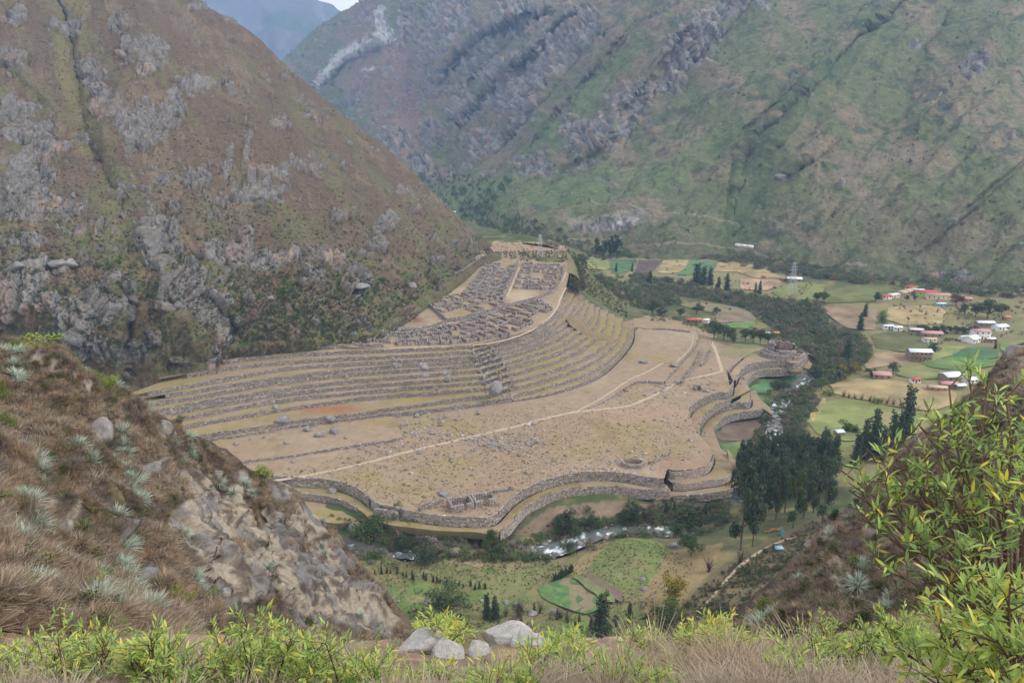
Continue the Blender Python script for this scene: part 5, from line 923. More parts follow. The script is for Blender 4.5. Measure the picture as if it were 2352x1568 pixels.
for px, py, w, h, z, lb in [
    (1137, 889, 38, 46, T[4], 'huge veined boulder at the foot of the rubble stair between the terrace fans'), (973, 840, 26, 20, T[10], 'large grey boulder perched on the left terraces above a rock slab'), (973, 860, 26, 14, T[9] - .3, 'pale rock slab lying just below the perched boulder on the left terraces'),
    (1024, 855, 24, 10, T[9], 'flat dark boulder beside the perched one on the left terraces'), (1027, 868, 24, 20, T[8] - .5, 'square fronted boulder built into a terrace wall below the flat dark boulder'), (1003, 891, 12, 12, T[6], 'small round boulder on the left terraces below the square fronted one'),
    (907, 836, 16, 14, T[10], 'boulder set into the terrace walls under the left ruin quarter'), (903, 822, 12, 7, T[11], 'small boulder on the terrace right below the ruins'), (797, 866, 14, 9, T[7], 'brown boulder poking out of a left terrace wall'), (1082, 896, 12, 9, T[4], 'pale boulder left of the huge veined one'),
    (645, 964, 44, 18, T[3], 'long low pair of grey boulders on the widest left terrace'), (760, 959, 30, 15, 2.6, 'flat layered boulder breaking the lower left terrace wall'), (634, 933, 18, 12, T[4], 'boulder sitting on the fifth terrace at the left'), (601, 940, 9, 5, T[4], 'small black stone on the left terrace'),
    (768, 986, 28, 24, 1, 'dark dome shaped boulder below the left terraces'), (734, 994, 34, 18, 1, 'leaning slab boulder left of the dark dome shaped one'), (705, 984, 22, 14, 1, 'cracked pale boulder at the foot of the low terrace wall'), (540, 1019, 16, 8, 1, 'dark low rock beyond the near hillside crest'),
    (605, 1003, 10, 9, 1, 'upright small boulder left of the scattered stones'), (574, 1007, 8, 7, 1, 'small white boulder at the left end of the low wall'), (494, 993, 10, 8, T[3], 'lone pale boulder on the left terrace'), (656, 1017, 18, 6, 1, 'broken grey rocks in the middle of the left grass strip'), (795, 1003, 11, 10, 1, 'small boulder right of the dark dome shaped one'),
    (828, 1028, 16, 10, 0, 'grey stones at the end of the long low wall'), (675, 1059, 16, 6, 0, 'pale flat rocks under the long low wall'), (664, 1075, 12, 5, 0, 'small pale rocks above the sandy track at left'), (957, 953, 20, 10, 0, 'round boulder under the last left terrace wall'), (1097, 946, 14, 14, 0, 'white streaked boulder at the foot of the terraces'),
    (994, 960, 12, 9, 0, 'pale boulder near the foot of the terraces'), (1048, 961, 12, 12, 0, 'brown boulder under the white streaked one'), (1024, 956, 12, 8, 0, 'grey boulder between the pale and the brown ones'), (924, 976, 14, 10, 0, 'boulder cluster at the left end of the stone field'), (937, 974, 8, 8, 0, 'small white boulder beside the cluster'),
    (906, 970, 12, 7, 0, 'brown grey boulder at the end of the low field wall'), (795, 1003, 8, 8, 0, 'small upright stone in the grass'), (1176, 911, 14, 11, 0, 'boulder at the corner where the terrace fans meet'), (1133, 1018, 16, 12, 0, 'large boulder at the left of the central stone field'), (1154, 1027, 18, 13, 0, 'roundest boulder of the central stone field'),
    (1172, 1015, 12, 9, 0, 'boulder in the middle of the central stone field'), (1218, 1017, 26, 14, 0, 'heap of boulders in the central stone field'), (1235, 1013, 14, 12, 0, 'tall boulder at the right of the central stone field'), (1089, 1034, 9, 8, 0, 'small dark boulder under the track'), (1003, 1039, 10, 13, 0, 'upright boulder standing in the grass under the track'), (961, 1037, 14, 9, 0, 'pale boulder beside the sandy track'),
    (1092, 1009, 12, 8, 0, 'light stones just below the track'), (1196, 998, 8, 8, 0, 'dark little boulder above the stone field'), (1020, 1135, 36, 11, 0, 'flat brown rock outcrop behind the restored houses'), (1020, 1103, 16, 5, 0, 'flat dark rock above the restored houses'), (1060, 1116, 10, 4, 0, 'small dark rock above the restored houses'),
    (760, 1125, 24, 19, -3.3, 'pale boulder in a round pit beside the curved retaining wall'), (1037, 1051, 12, 8, 0, 'lone rock in the open grass of the plain'), (955, 1052, 8, 5, 0, 'white small rock in the grass'), (1480, 828, 28, 12, -1.7, 'mossy rock outcrop where the footpath meets the wall'), (1548, 836, 24, 14, -1.9, 'large mossy rock beside the straight rubble wall'),
    (1624, 896, 16, 8, -3.6, 'pale rock beside the tiny square hut'), (1582, 885, 9, 6, -3.5, 'dark boulder at the path junction'), (1640, 894, 8, 5, -3.6, 'small dark rock right of the tiny hut'), (1627, 882, 12, 5, -3.6, 'flat white rock above the tiny hut'), (1708, 868, 9, 7, -9, 'boulder on the strip between the curved walls'), (1555, 878, 16, 10, -3.3, 'rubble end of the slanting wall'),
    (1550, 1107, 7, 9, -4.2, 'small white upright stone in front of the fitted wall'), (1500, 1076, 22, 10, -.9, 'broken grey rocks right of the oval hut')]:
    put_boulder(px, py, w, h, C(z), lb, 'boulders lying on the dry plain and terraces', z0=z)
for px, py, w, h, lb in [(815, 1212, 36, 40, 'rounded cliff like boulder above the river at the near hillside'), (920, 1214, 26, 38, 'tall pointed grey boulder beside the ivy covered wall'), (1228, 1268, 24, 16, 'grey boulder in the river bushes'), (1192, 1388, 24, 18, 'round boulder beside the small green crop'), (1165, 1383, 18, 11, 'low boulder left of the round one'),
    (1274, 1406, 28, 20, 'brown boulder under the crop plot'), (1550, 1250, 20, 16, 'black topped boulder below the riverside tree'), (979, 1385, 20, 14, 'rock in the grass left of the round dark tree'), (905, 1370, 12, 12, 'white boulder at the edge of the near hillside'), (916, 1380, 9, 10, 'second white boulder at the edge of the near hillside'),
    (1476, 1390, 10, 14, 'upright pale boulder in the dry pasture'), (1480, 1352, 20, 12, 'pale rock group in the dry pasture'), (1475, 1330, 18, 8, 'grey flat rock in the pasture'), (1168, 1430, 12, 10, 'boulder among the dry trees'), (1222, 1410, 30, 12, 'pale rock half hidden by a small tree'), (1105, 1378, 14, 8, 'grey rock above the two slim trees'), (1455, 1362, 10, 8, 'small rock in the dry pasture'), (1050, 1337, 10, 4, 'small white rock on the field hedge')]:
    put_boulder(px, py, w, h, base_z, lb, 'boulders in the riverside fields', z0=-8)
# small stones nobody could count, scattered on the plain and along the river
def scatter_boxes(name, P, sz, tone, parent=None):
    n = len(P); ang = rng.uniform(0, 6.28, n); V, Fc, c = boxes(P, np.stack([sz, sz * rng.uniform(.6, 1, n), sz * rng.uniform(.4, .8, n)], 1), np.stack([np.cos(ang), np.sin(ang), 0 * ang + .1], 1), np.stack([-np.sin(ang), np.cos(ang), 0 * ang], 1), .3, stone_cols(n, tone))
    return obj(name, mesh(name, V, Fc, c, MS), parent, kind='stuff')
pp = [(rng.normal(1190, 45), rng.normal(1018, 14)) for _ in range(230)] + [(rng.normal(1060, 60), rng.normal(1005, 14)) for _ in range(150)] + [(rng.normal(960, 60), rng.normal(975, 20)) for _ in range(120)] + [(rng.normal(640, 60), rng.normal(1014, 14)) for _ in range(90)] + [(rng.uniform(850, 1620), rng.uniform(950, 1090)) for _ in range(400)] + [(rng.normal(1560, 60), rng.normal(890, 20)) for _ in range(100)] + [(rng.uniform(1350, 1500), rng.uniform(885, 930)) for _ in range(60)]
pp = np.array(pp); q = onf(pp[:, 0], pp[:, 1], plain_z, 0); scatter_boxes('stones', q + [0, 0, .1], rng.gamma(2.0, .12, len(q)) + .12, 1.0)
i = rng.integers(0, len(rr_), 900); q = rr_[i] + np.c_[nn[i] * (rng.choice([-1, 1], 900) * rng.uniform(1, 7, 900))[:, None], rng.uniform(-.2, .3, 900)]; scatter_boxes('river_stones', q, rng.gamma(2.0, .2, 900) + .15, .8)
# ================================================================ plants
ML = M('leaf_mass', None, 1.2, .25, None, 0, rough=.7, trans=.25); MBARK = M('bark', (.12, .095, .075), 4, .3); ML2 = M('leaf_blade', None, 6, .15, None, 0, rough=.55, spec=.25, trans=.35)
LEAF = {}
def quads(P, s, rg, asp=.55, upb=0.0):
    n = len(P); a = rg.normal(0, 1, (n, 3)); a /= np.linalg.norm(a, axis=1)[:, None]; b = rg.normal(0, 1, (n, 3)); b -= (a * b).sum(1)[:, None] * a; b /= np.linalg.norm(b, axis=1)[:, None]
    a = a * s[:, None]; b = b * s[:, None] * asp
    V = np.stack([P - a, P - .1 * a + b, P + a, P + .15 * a - b], 1).reshape(-1, 3); return V, np.arange(4 * n).reshape(n, 4)
def tube(pts, r, sides=5):
    pts = np.asarray(pts, float); r = np.broadcast_to(r, len(pts)); t = np.gradient(pts, axis=0); t /= np.linalg.norm(t, axis=1)[:, None] + 1e-9
    u = np.cross(t, [.3, .1, .95]); u /= np.linalg.norm(u, axis=1)[:, None] + 1e-9; v = np.cross(t, u); a = np.arange(sides) * 2 * math.pi / sides
    V = pts[:, None] + r[:, None, None] * (np.cos(a)[None, :, None] * u[:, None] + np.sin(a)[None, :, None] * v[:, None]); n = len(pts)
    i = np.arange(n - 1)[:, None] * sides; j = np.arange(sides)[None]; Fq = np.stack([i + j, i + (j + 1) % sides, i + sides + (j + 1) % sides, i + sides + j], -1).reshape(-1, 4)
    return V.reshape(-1, 3), Fq
def merge(parts):
    V, Fc, o = [], [], 0
    for v, f in parts: V.append(v); Fc.append(f + o); o += len(v)
    return np.concatenate(V), np.concatenate(Fc)
def tree_mesh(kind, seed):
    """unit tree, 1 high: (trunk mesh, crown mesh)"""
    g = np.random.default_rng(seed); limbs, blobs_ = [], []
    def trunk(h, lean=.05, r=.016): 
        p = np.array([(lean * g.normal() * z * z, lean * g.normal() * z * z, z * h) for z in np.linspace(0, 1, 6)]); p[0] = [0, 0, -.03]; limbs.append(tube(p, np.linspace(r, r * .3, 6))); return p
    if kind == 'euc':
        p = trunk(.93, .04, .014)
        for i in range(15):
            z = g.uniform(.22, .97); w = .15 * (1.05 - abs(z - .55) * 1.1) * g.uniform(.6, 1.1); a = g.uniform(0, 6.28); c = np.array([math.cos(a) * w * .8, math.sin(a) * w * .8, z]); blobs_.append((c, np.array([w * .62, w * .62, .10 * g.uniform(.7, 1.2)]))); b = p[int(z * 5)]
            limbs.append(tube(np.array([[b[0], b[1], z - .10], c]), [.006, .002], 4))
        n, s = 2600, .017
    elif kind == 'slim':
        trunk(.95, .02, .02)
        for i in range(16): z = .10 + .88 * i / 15; w = .15 * (1.12 - z) ** .6; blobs_.append((np.array([g.normal() * .02, g.normal() * .02, z]), np.array([w, w, .07])))
        n, s = 2200, .02
    elif kind == 'round':
        p = trunk(.5, .1, .03)
        for i in range(15):
            a = g.uniform(0, 6.28); rr = g.uniform(.05, .36); z = g.uniform(.45, .86) - rr * .35; c = np.array([math.cos(a) * rr, math.sin(a) * rr, z]); blobs_.append((c, np.array([.17, .17, .12]) * g.uniform(.6, 1.15))); limbs.append(tube(np.array([p[2], (p[3] + c) / 2 + [0, 0, -.04], c]), [.014, .009, .004], 4))
        n, s = 2400, .022
    elif kind == 'bush':
        for i in range(11):
            a = g.uniform(0, 6.28); rr = g.uniform(0, .42); z = g.uniform(.22, .78) - rr * .3; blobs_.append((np.array([math.cos(a) * rr, math.sin(a) * rr, z]), np.array([.24, .24, .22]) * g.uniform(.6, 1.1))); limbs.append(tube(np.array([[0, 0, -.05], blobs_[-1][0]]), [.02, .006], 4))
        n, s = 1300, .034
    elif kind == 'bare':
        for i in range(46):
            a = g.uniform(0, 6.28); rr = g.uniform(.05, .45); z = g.uniform(.4, 1) - rr * .4; c = np.array([math.cos(a) * rr, math.sin(a) * rr, z]); limbs.append(tube(np.array([[0, 0, -.05], c * [.4, .4, .5] + g.normal(0, .03, 3), c]), [.012, .007, .003], 4))
            blobs_.append((c, np.array([.09, .09, .1])))
        n, s = 700, .012
    P = []
    w = np.array([b[1].prod() for b in blobs_]) ** .67; w /= w.sum()
    for (c, r), k in zip(blobs_, (w * n).astype(int)):
        d = g.normal(0, 1, (k, 3)); d /= np.linalg.norm(d, axis=1)[:, None]; P.append(c + d * r * (g.random((k, 1)) ** .35) * (1 + .15 * g.normal(0, 1, (k, 1))))
    P = np.concatenate(P); P[:, 2] = np.maximum(P[:, 2], .02); V, Fq = quads(P, s * g.uniform(.6, 1.4, len(P)), g); shade = g.normal(1, .22, len(P)).clip(.5, 1.7)
    tv, tf = merge(limbs); return (tv, tf), (V, Fq, shade)
PRE = {(k, i): tree_mesh(k, 50 * j + i) for j, k in enumerate(('euc', 'slim', 'round', 'bush', 'bare')) for i in range({'euc': 4, 'slim': 3, 'round': 4, 'bush': 4, 'bare': 2}[k])}
TM, CM = {}, {}
def crown(kind, i, tone):
    key = (kind, i, tone)
    if key not in CM:
        V, Fq, sh = PRE[kind, i][1]; g = np.random.default_rng(i); c = np.array(TONES[tone])[None] * sh[:, None] * (1 + .12 * g.normal(0, 1, (len(sh), 3)))
        if tone in ('yellow', 'rusty'): m = g.random(len(sh)) < .35; c[m] = np.array(TONES['green'])
        CM[key] = mesh('crown', V, Fq, np.clip(c, .01, 1), ML)
    if (kind, i) not in TM: TM[kind, i] = mesh('trunk', *PRE[kind, i][0], None, MBARK)
    return CM[key], TM[kind, i]
TONES = {'mid2': (.088, .112, .055), 'oliv2': (.135, .128, .072), 'dark': (.056, .082, .043), 'euc': (.078, .108, .062), 'green': (.062, .10, .030), 'mid': (.064, .092, .038), 'light': (.12, .17, .045), 'lime': (.17, .24, .045), 'yellow': (.34, .25, .035), 'rusty': (.17, .085, .04), 'grey': (.115, .115, .095), 'olive': (.10, .105, .042), 'purple': (.13, .105, .10), 'bluegrey': (.15, .18, .145), 'brown': (.125, .085, .055)}
def tree(kind, px, py, hpx, tone, label, group, zf=base_z, wf=1.0, z0=-12, name=None, cat='tree'):
    i = int(rng.integers({'euc': 4, 'slim': 3, 'round': 4, 'bush': 4, 'bare': 2}[kind])); cm, tm = crown(kind, i, tone)
    p = onf(px, py, zf_of(zf), z0) if not isinstance(zf, str) else zf; D = float(np.linalg.norm(p - [0, 0, CAMZ])); h = hpx * D / F / math.cos(math.atan2(CAMZ - p[2], p[1]))
    n = name or {'euc': 'eucalyptus_tree', 'slim': 'slim_tree', 'round': 'tree', 'bush': 'bush', 'bare': 'bare_shrub'}[kind]
    r = bpy.data.objects.new(n, None); link(r); r.location = p; r.rotation_euler[2] = rng.uniform(0, 6.28); w = h * wf; r.scale = (w, w, h); r['label'] = label; r['category'] = cat; r['kind'] = 'thing'
    if group: r['group'] = group
    obj('crown', cm, r); obj('trunk', tm, r); return r
g = np.random.default_rng(77)
# the eucalyptus grove by the river bend
for i, (x, y, h) in enumerate([(1701, 1262, 180), (1728, 1254, 130), (1821, 1212, 118), (1756, 1195, 120), (1782, 1192, 128), (1716, 1190, 120), (1740, 1172, 118), (1802, 1176, 130), (1846, 1190, 112), (1868, 1178, 118), (1889, 1200, 130)] +
    [(1692 + 13 * k + g.uniform(-4, 4), 1140 - 8 * math.sin(k) + g.uniform(-8, 8), g.uniform(95, 125)) for k in range(17)] + [(1735 + 14 * k, 1108 + g.uniform(-8, 8), g.uniform(80, 105)) for k in range(13)] + [(1745 + 16 * k, 1078 + g.uniform(-6, 6), g.uniform(60, 88)) for k in range(9)]):
    lb = {0: 'tallest eucalyptus at the left edge of the grove, bare stem below', 1: 'thin stemmed eucalyptus beside the tallest one on the grove edge', 2: 'pale green eucalyptus standing in front of the grove'}.get(i, 'tall dark eucalyptus inside the grove at the river bend')
    tree('euc', x, y, h, 'green' if i == 2 else ('euc' if i % 3 else 'dark'), lb, 'eucalyptus grove at the river bend' if i > 2 else None, wf=.85)
for x, y, h, lb in [(2078, 1008, 105, 'tallest pointed dark tree behind the leafy branches on the right'), (2045, 1042, 84, 'pointed dark tree left of the tallest pointed one'), (2005, 1052, 98, 'pointed dark tree at the middle of the dark clump'), (1981, 1056, 84, 'pointed dark tree at the left of the dark clump'), (2022, 1060, 70, 'short pointed dark tree in front of the dark clump'), (1965, 1068, 66, 'leftmost pointed dark tree near the metal roofed hut'), (2062, 1030, 70, 'slim dark tree at the foot of the tallest pointed one')]:
    tree('slim', x, y, h, 'dark', lb, 'pointed dark trees of the right hand clump', wf=1.05)
L_ = [ # kind, x, y, h, tone, label, wf
 ('round', 1131, 1266, 50, 'green', 'rounded dark green tree between the lower wall and the river', 1), ('bush', 854, 1236, 52, 'green', 'large dense bush hanging over the river at left', 1.4), ('bush', 1145, 1275, 36, 'green', 'dense bush at the foot of the rounded river tree', 1.3), ('round', 927, 1272, 46, 'mid', 'leafy tree on the river bank left of the broken pale wall', .85),
 ('bush', 977, 1282, 38, 'dark', 'dark round bush on the river bank', 1.6), ('round', 1297, 1236, 66, 'dark', 'large dark tree on the ploughed strip above the rapids', 1.0), ('round', 1357, 1216, 34, 'mid', 'small round tree on the ploughed strip', .9), ('bush', 1303, 1274, 38, 'green', 'dense oval bush on the near bank of the rapids', 1), ('round', 1459, 1206, 50, 'dark', 'dark tree on the far bank right of the rapids', .95),
 ('round', 1430, 1206, 38, 'mid', 'brownish green tree left of the dark bank tree', 1.2), ('round', 1488, 1196, 34, 'olive', 'reddish tinged small tree right of the dark bank tree', .9), ('round', 1030, 1420, 60, 'mid', 'broad dark tree in the near fields at the cliff foot', 1.75), ('slim', 1118, 1420, 52, 'dark', 'left one of two slim dark trees in the near fields', 1), ('slim', 1137, 1423, 48, 'dark', 'right one of two slim dark trees in the near fields', 1.3),
 ('slim', 1380, 1462, 86, 'dark', 'dark tree below the green crop plot, nearest the road', 1.3), ('slim', 1446, 1430, 42, 'mid', 'small slim tree right of the dark tree by the road', 1), ('round', 1550, 1386, 60, 'yellow', 'yellowing round tree at the foot of the scrubby slope', 1.1), ('round', 1545, 1412, 42, 'light', 'light green tree below the yellowing one', 1.1), ('bush', 1520, 1432, 40, 'mid', 'dark green bush beside the light green tree', 1.3),
 ('round', 1587, 1276, 50, 'green', 'spreading low tree right of the green mound', 1.25), ('round', 1553, 1236, 38, 'green', 'light topped tree behind the green mound', 1.1), ('bush', 1584, 1212, 44, 'mid', 'dark domed bush above the right stretch of river', 1.5), ('bare', 1628, 1312, 34, 'purple', 'bare purplish shrub beside the dirt bank', 1.3), ('bare', 1700, 1290, 36, 'purple', 'bare grey shrub under the tallest eucalyptus', 1.2), ('slim', 1618, 1188, 30, 'mid', 'small upright tree on the far bank near the grove', 1.2), ('slim', 1530, 1180, 26, 'dark', 'small dark upright tree under the lowest wall', 1.2),
 ('slim', 1548, 1178, 26, 'dark', 'second small dark upright tree under the lowest wall', 1.2), ('round', 1640, 776, 46, 'green', 'leftmost leafy tree of the row behind the round tower field', 1.1), ('round', 1662, 780, 36, 'green', 'low leafy tree of the row behind the round tower field', 1.1), ('round', 1684, 789, 38, 'mid', 'round topped tree with a clear trunk in the field row', 1.0), ('round', 1712, 782, 30, 'green', 'small tree in the middle of the field row', 1.2), ('round', 1730, 786, 36, 'mid', 'dark tree right of the middle in the field row', 1.0),
 ('round', 1746, 786, 32, 'green', 'tree near the right end of the field row', 1.1), ('round', 1764, 788, 30, 'green', 'rightmost tree of the field row by the tower', 1.1), ('round', 1645, 723, 20, 'green', 'small lone round tree at the edge of the grey field', 1.1), ('round', 1600, 721, 26, 'mid', 'dark tree left of the lone round tree', 1.3), ('round', 1876, 694, 28, 'green', 'left one of two touching trees in the big green field', 1.1), ('round', 1892, 695, 27, 'olive', 'right one of two touching trees in the big green field', 1.1),
 ('slim', 1975, 758, 36, 'dark', 'dark double crowned tree at the edge of the brown field', 1.4), ('slim', 1986, 728, 28, 'mid', 'tree behind the dark double crowned one', 1.4), ('bush', 2026, 742, 16, 'green', 'green clipped looking bush by the field corner', 1.4), ('bush', 2027, 728, 16, 'lime', 'yellow green bush above the clipped looking one', 1.4), ('round', 2011, 694, 24, 'mid', 'dark tree at the left end of the village', 1.3), ('round', 2051, 860, 30, 'green', 'round tree with a clear stem beside the pink roofed house', .95),
 ('round', 2082, 692, 15, 'mid', 'small tree in front of the tan roofs', 1), ('round', 2100, 692, 15, 'mid', 'second small tree in front of the tan roofs', 1), ('round', 2195, 702, 28, 'rusty', 'red leaved tree at the right end of the green building', 1.3), ('bush', 2148, 804, 22, 'green', 'dense bush in front of the pink roofed farmhouse', 1.4), ('round', 2268, 732, 44, 'mid', 'large dark tree in the middle of the village', 1.2), ('round', 2240, 728, 30, 'green', 'leafy tree left of the large village tree', 1.3), ('round', 2215, 722, 24, 'olive', 'olive tree near the red roof', 1.4), ('round', 2300, 722, 26, 'olive', 'olive tree right of the large village tree', 1.2),
 ('round', 1931, 862, 28, 'yellow', 'bright yellow flowering tree by the river woods', 1.3), ('round', 1910, 868, 22, 'yellow', 'left yellow flowering tree by the river woods', 1.4), ('round', 1964, 858, 27, 'yellow', 'right yellow flowering tree by the river woods', 1.0), ('round', 1940, 874, 16, 'yellow', 'small yellow tree in front of the bright one', 1.2), ('round', 2000, 866, 22, 'green', 'green tree beside the pink roofed hut', 1.6), ('round', 1886, 897, 32, 'light', 'light green tree at the river edge below the yellow trees', 1.1), ('bush', 1905, 908, 14, 'lime', 'small lime bush by the hay field corner', 1.6),
 ('slim', 1945, 832, 50, 'mid', 'tall slender tree in the river woods', 1.5), ('slim', 1600, 658, 52, 'dark', 'tall dark tree in front of the far green field', 1.7), ('slim', 1615, 655, 42, 'dark', 'tree right of the tall dark one by the far green field', 1.4), ('slim', 1630, 656, 40, 'dark', 'third tree of the tall group by the far green field', 1.3), ('slim', 1649, 670, 32, 'mid', 'tree below the tall group', 1.4), ('slim', 1669, 668, 38, 'dark', 'pointed tree at the edge of the far fields', 1.3), ('slim', 1735, 674, 24, 'bluegrey', 'small pointed tree beside the bare brown plot', 1.2), ('slim', 1744, 676, 30, 'mid', 'pointed tree beside the bare brown plot', 1.1),
 ('round', 1798, 899, 30, 'mid', 'round dark tree on the river side of the bright green crop', 1.7), ('bush', 1948, 990, 28, 'green', 'round dark bush beside the metal roofed hut', 1.5), ('round', 2016, 929, 16, 'lime', 'yellow green small tree on the field hedge', 1.4), ('round', 1336, 614, 34, 'dark', 'wide limbed dark tree on the crest beyond the terraces', 1.4), ('slim', 1415, 626, 22, 'mid', 'thin tree on the far green field', 1), ('slim', 1452, 624, 20, 'dark', 'thin tree left of the dark burnt plot', 1), ('slim', 1492, 655, 32, 'mid', 'tree below the burnt plot', 1.4),
 ('round', 1498, 724, 38, 'mid', 'dark tree left of a pair beyond the dry knoll', 1.1), ('round', 1518, 732, 28, 'mid', 'dark tree right of a pair beyond the dry knoll', 1.2), ('round', 1562, 729, 24, 'mid', 'round dark tree left of the red roofed farm', 1.2), ('euc', 1403, 594, 55, 'dark', 'left one of two tall trees beyond the far green field', 1.1), ('euc', 1416, 595, 58, 'dark', 'right one of two tall trees beyond the far green field', 1.1), ('euc', 1371, 592, 44, 'mid', 'tall tree left of the two tall ones', 1.2), ('euc', 1385, 593, 40, 'dark', 'shorter tree close left of the two tall ones', 1.2), ('slim', 2285, 802, 20, 'mid', 'small dark tree right of the dark green crop', 1),
 ('bush', 1312, 650, 20, 'olive', 'olive shrub at the upper end of the outermost terrace edge', 1.3), ('bush', 1318, 662, 17, 'mid2', 'green shrub just below the olive one at the terrace edge', 1.3), ('bush', 1309, 636, 14, 'oliv2', 'pale shrub above the olive one at the terrace edge', 1.4), ('bush', 1265, 752, 7, 'green', 'small green shrub', 1.2), ('round', 973, 672, 14, 'green', 'single green bush at the corner of the pale grass strip', 1.2), ('bush', 943, 723, 20, 'olive', 'grey green shrub beside the burnt patch', 1.4), ('bush', 961, 712, 18, 'mid', 'green shrub at the edge of the slope above the burnt patch', 1.2), ('bush', 950, 688, 14, 'lime', 'yellow green shrub on the slope above the burnt patch', 1.2)]
for k, x, y, h, tn, lb, wf in L_:
    zf = (lambda a, b: ruin_z(a, b) - 4) if (1300 < x < 1325 and y < 670) else ruin_z if (x < 1270 and y < 760 and x > 700) else (plain_z if 1620 < x < 1770 and 770 < y < 792 else base_z)
    if lb == 'small green shrub': continue
    tree(k, x, y, h, tn, lb, None, zf, wf, z0=-10, cat='shrub' if k in ('bush', 'bare') else 'tree')
for i in range(11): tree('bare', 1934 + i * 15 + g.uniform(-3, 3), 912 + i * 2.4, g.uniform(13, 19), 'olive', 'thin bare tree in the hay field hedge, %s from its left end' % ORD[i + 1], 'thin trees along the hay field hedge', wf=1.1)
for i in range(14): tree('round', 2118 + i * 9 + g.uniform(-3, 3), 764 + g.uniform(-4, 4), g.uniform(12, 18), 'mid', 'dark tree in the row behind the farms, %s from the left' % ORD[i + 1], 'trees in the row behind the farms', wf=1.3)
for i in range(22):
    t = i / 21; x, y = (860 + 60 * t * 4.2, 1312 + 44 * t) ; tree('slim', x + g.uniform(-6, 6), y + g.uniform(-4, 4), g.uniform(9, 18), 'mid' if i % 2 else 'olive', 'small upright shrub of the near field hedge, %s from its left end' % ORD[i + 1], 'upright shrubs of the near field hedge', wf=1.2, name='hedge_shrub', cat='shrub')
for i in range(12): tree('slim', 1272 + 3.8 * i, 1338 - 2.3 * i, g.uniform(12, 20), 'dark', 'dark upright shrub above the crop plot, %s from the left' % ORD[i + 1], 'dark shrubs at the head of the crop plot', wf=1.2, name='hedge_shrub', cat='shrub')
for i in range(26):
    x, y = g.uniform(1160, 1500), g.uniform(1405, 1450); tree('bare' if i % 3 else 'slim', x, y, g.uniform(14, 30), 'olive' if i % 2 else 'purple', 'scrubby thin tree in the row above the road', 'scrubby trees above the road', wf=1.0, name='scrubby_tree')

# ---------------------------------------------------------------- masses nobody could count: one object each, instances of a few plants on points
def scatter(name, pts, scl, protos, seed=1, tilt=.15, sxy=None):
    g = np.random.default_rng(seed); n = len(pts); pick = g.integers(0, len(protos), n)
    me = bpy.data.meshes.new(name); me.vertices.add(n); me.vertices.foreach_set('co', np.asarray(pts, np.float32).ravel())
    rot = np.stack([g.normal(0, tilt, n), g.normal(0, tilt, n), g.uniform(0, 6.28, n)], 1); sc = np.stack([scl, scl, scl * g.uniform(.8, 1.2, n)], 1)
    if sxy is not None: sc[:, :2] *= sxy
    for nm, d, ty in (('rot', rot, 'FLOAT_VECTOR'), ('scl', sc, 'FLOAT_VECTOR')):
        a = me.attributes.new(nm, ty, 'POINT'); a.data.foreach_set('vector', d.astype(np.float32).ravel())
    a = me.attributes.new('pick', 'INT', 'POINT'); a.data.foreach_set('value', pick.astype(np.int32))
    o = obj(name, me, kind='stuff'); ng = bpy.data.node_groups.new(name, 'GeometryNodeTree'); ng.interface.new_socket('Geometry', in_out='INPUT', socket_type='NodeSocketGeometry'); ng.interface.new_socket('Geometry', in_out='OUTPUT', socket_type='NodeSocketGeometry')
    N, L = ng.nodes, ng.links; gi, go = N.new('NodeGroupInput'), N.new('NodeGroupOutput'); jn = N.new('GeometryNodeJoinGeometry')
    def attr(nm, ty): q = N.new('GeometryNodeInputNamedAttribute'); q.data_type = ty; q.inputs[0].default_value = nm; return q.outputs[0]
    R, Sc, Pk = attr('rot', 'FLOAT_VECTOR'), attr('scl', 'FLOAT_VECTOR'), attr('pick', 'INT')
    for i, pm in enumerate(protos):
        po = bpy.data.objects.new(name + '_pattern', pm); oi = N.new('GeometryNodeObjectInfo'); oi.inputs[0].default_value = po
        ip = N.new('GeometryNodeInstanceOnPoints'); cmp = N.new('FunctionNodeCompare'); cmp.data_type = 'INT'; cmp.operation = 'EQUAL'; cmp.inputs[3].default_value = i; L.new(Pk, cmp.inputs[2]); L.new(cmp.outputs[0], ip.inputs['Selection'])
        L.new(gi.outputs[0], ip.inputs['Points']); L.new(oi.outputs['Geometry'], ip.inputs['Instance']); L.new(R, ip.inputs['Rotation']); L.new(Sc, ip.inputs['Scale']); L.new(ip.outputs[0], jn.inputs[0])
    L.new(jn.outputs[0], go.inputs[0]); md = o.modifiers.new('scatter', 'NODES'); md.node_group = ng; return o
def whole(kind, i, tone, keep=1.0):           # crown and stems of one plant as a single mesh (unit size)
    (tv, tf), (V, Fq, sh) = PRE[kind, i]; k = max(8, int(len(Fq) * keep)); g = np.random.default_rng(i + 5); s = np.sort(g.permutation(len(Fq))[:k]); grow = keep ** -.4
    Q = V.reshape(-1, 4, 3)[s]; ctr = Q.mean(1, keepdims=True); Q = ctr + (Q - ctr) * grow; c = np.array(TONES[tone])[None] * sh[s][:, None] * (1 + .12 * g.normal(0, 1, (k, 3)))
    return mesh(kind, Q.reshape(-1, 3), np.arange(4 * k).reshape(k, 4), np.clip(c, .01, 1), ML)
def inregion(poly, n, seed):
    g = np.random.default_rng(seed); p = np.array(poly, float); x0, y0 = p.min(0); x1, y1 = p.max(0); out = []
    while sum(map(len, out)) < n: x, y = g.uniform(x0, x1, n * 2), g.uniform(y0, y1, n * 2); m = inpoly(x, y, p); out.append(np.stack([x[m], y[m]], 1))
    return np.concatenate(out)[:n]
def unif_ground(poly, n, seed, zf=base_z, z0=-12): q = inregion(poly, n, seed); return onf(q[:, 0], q[:, 1], zf_of(zf), z0)
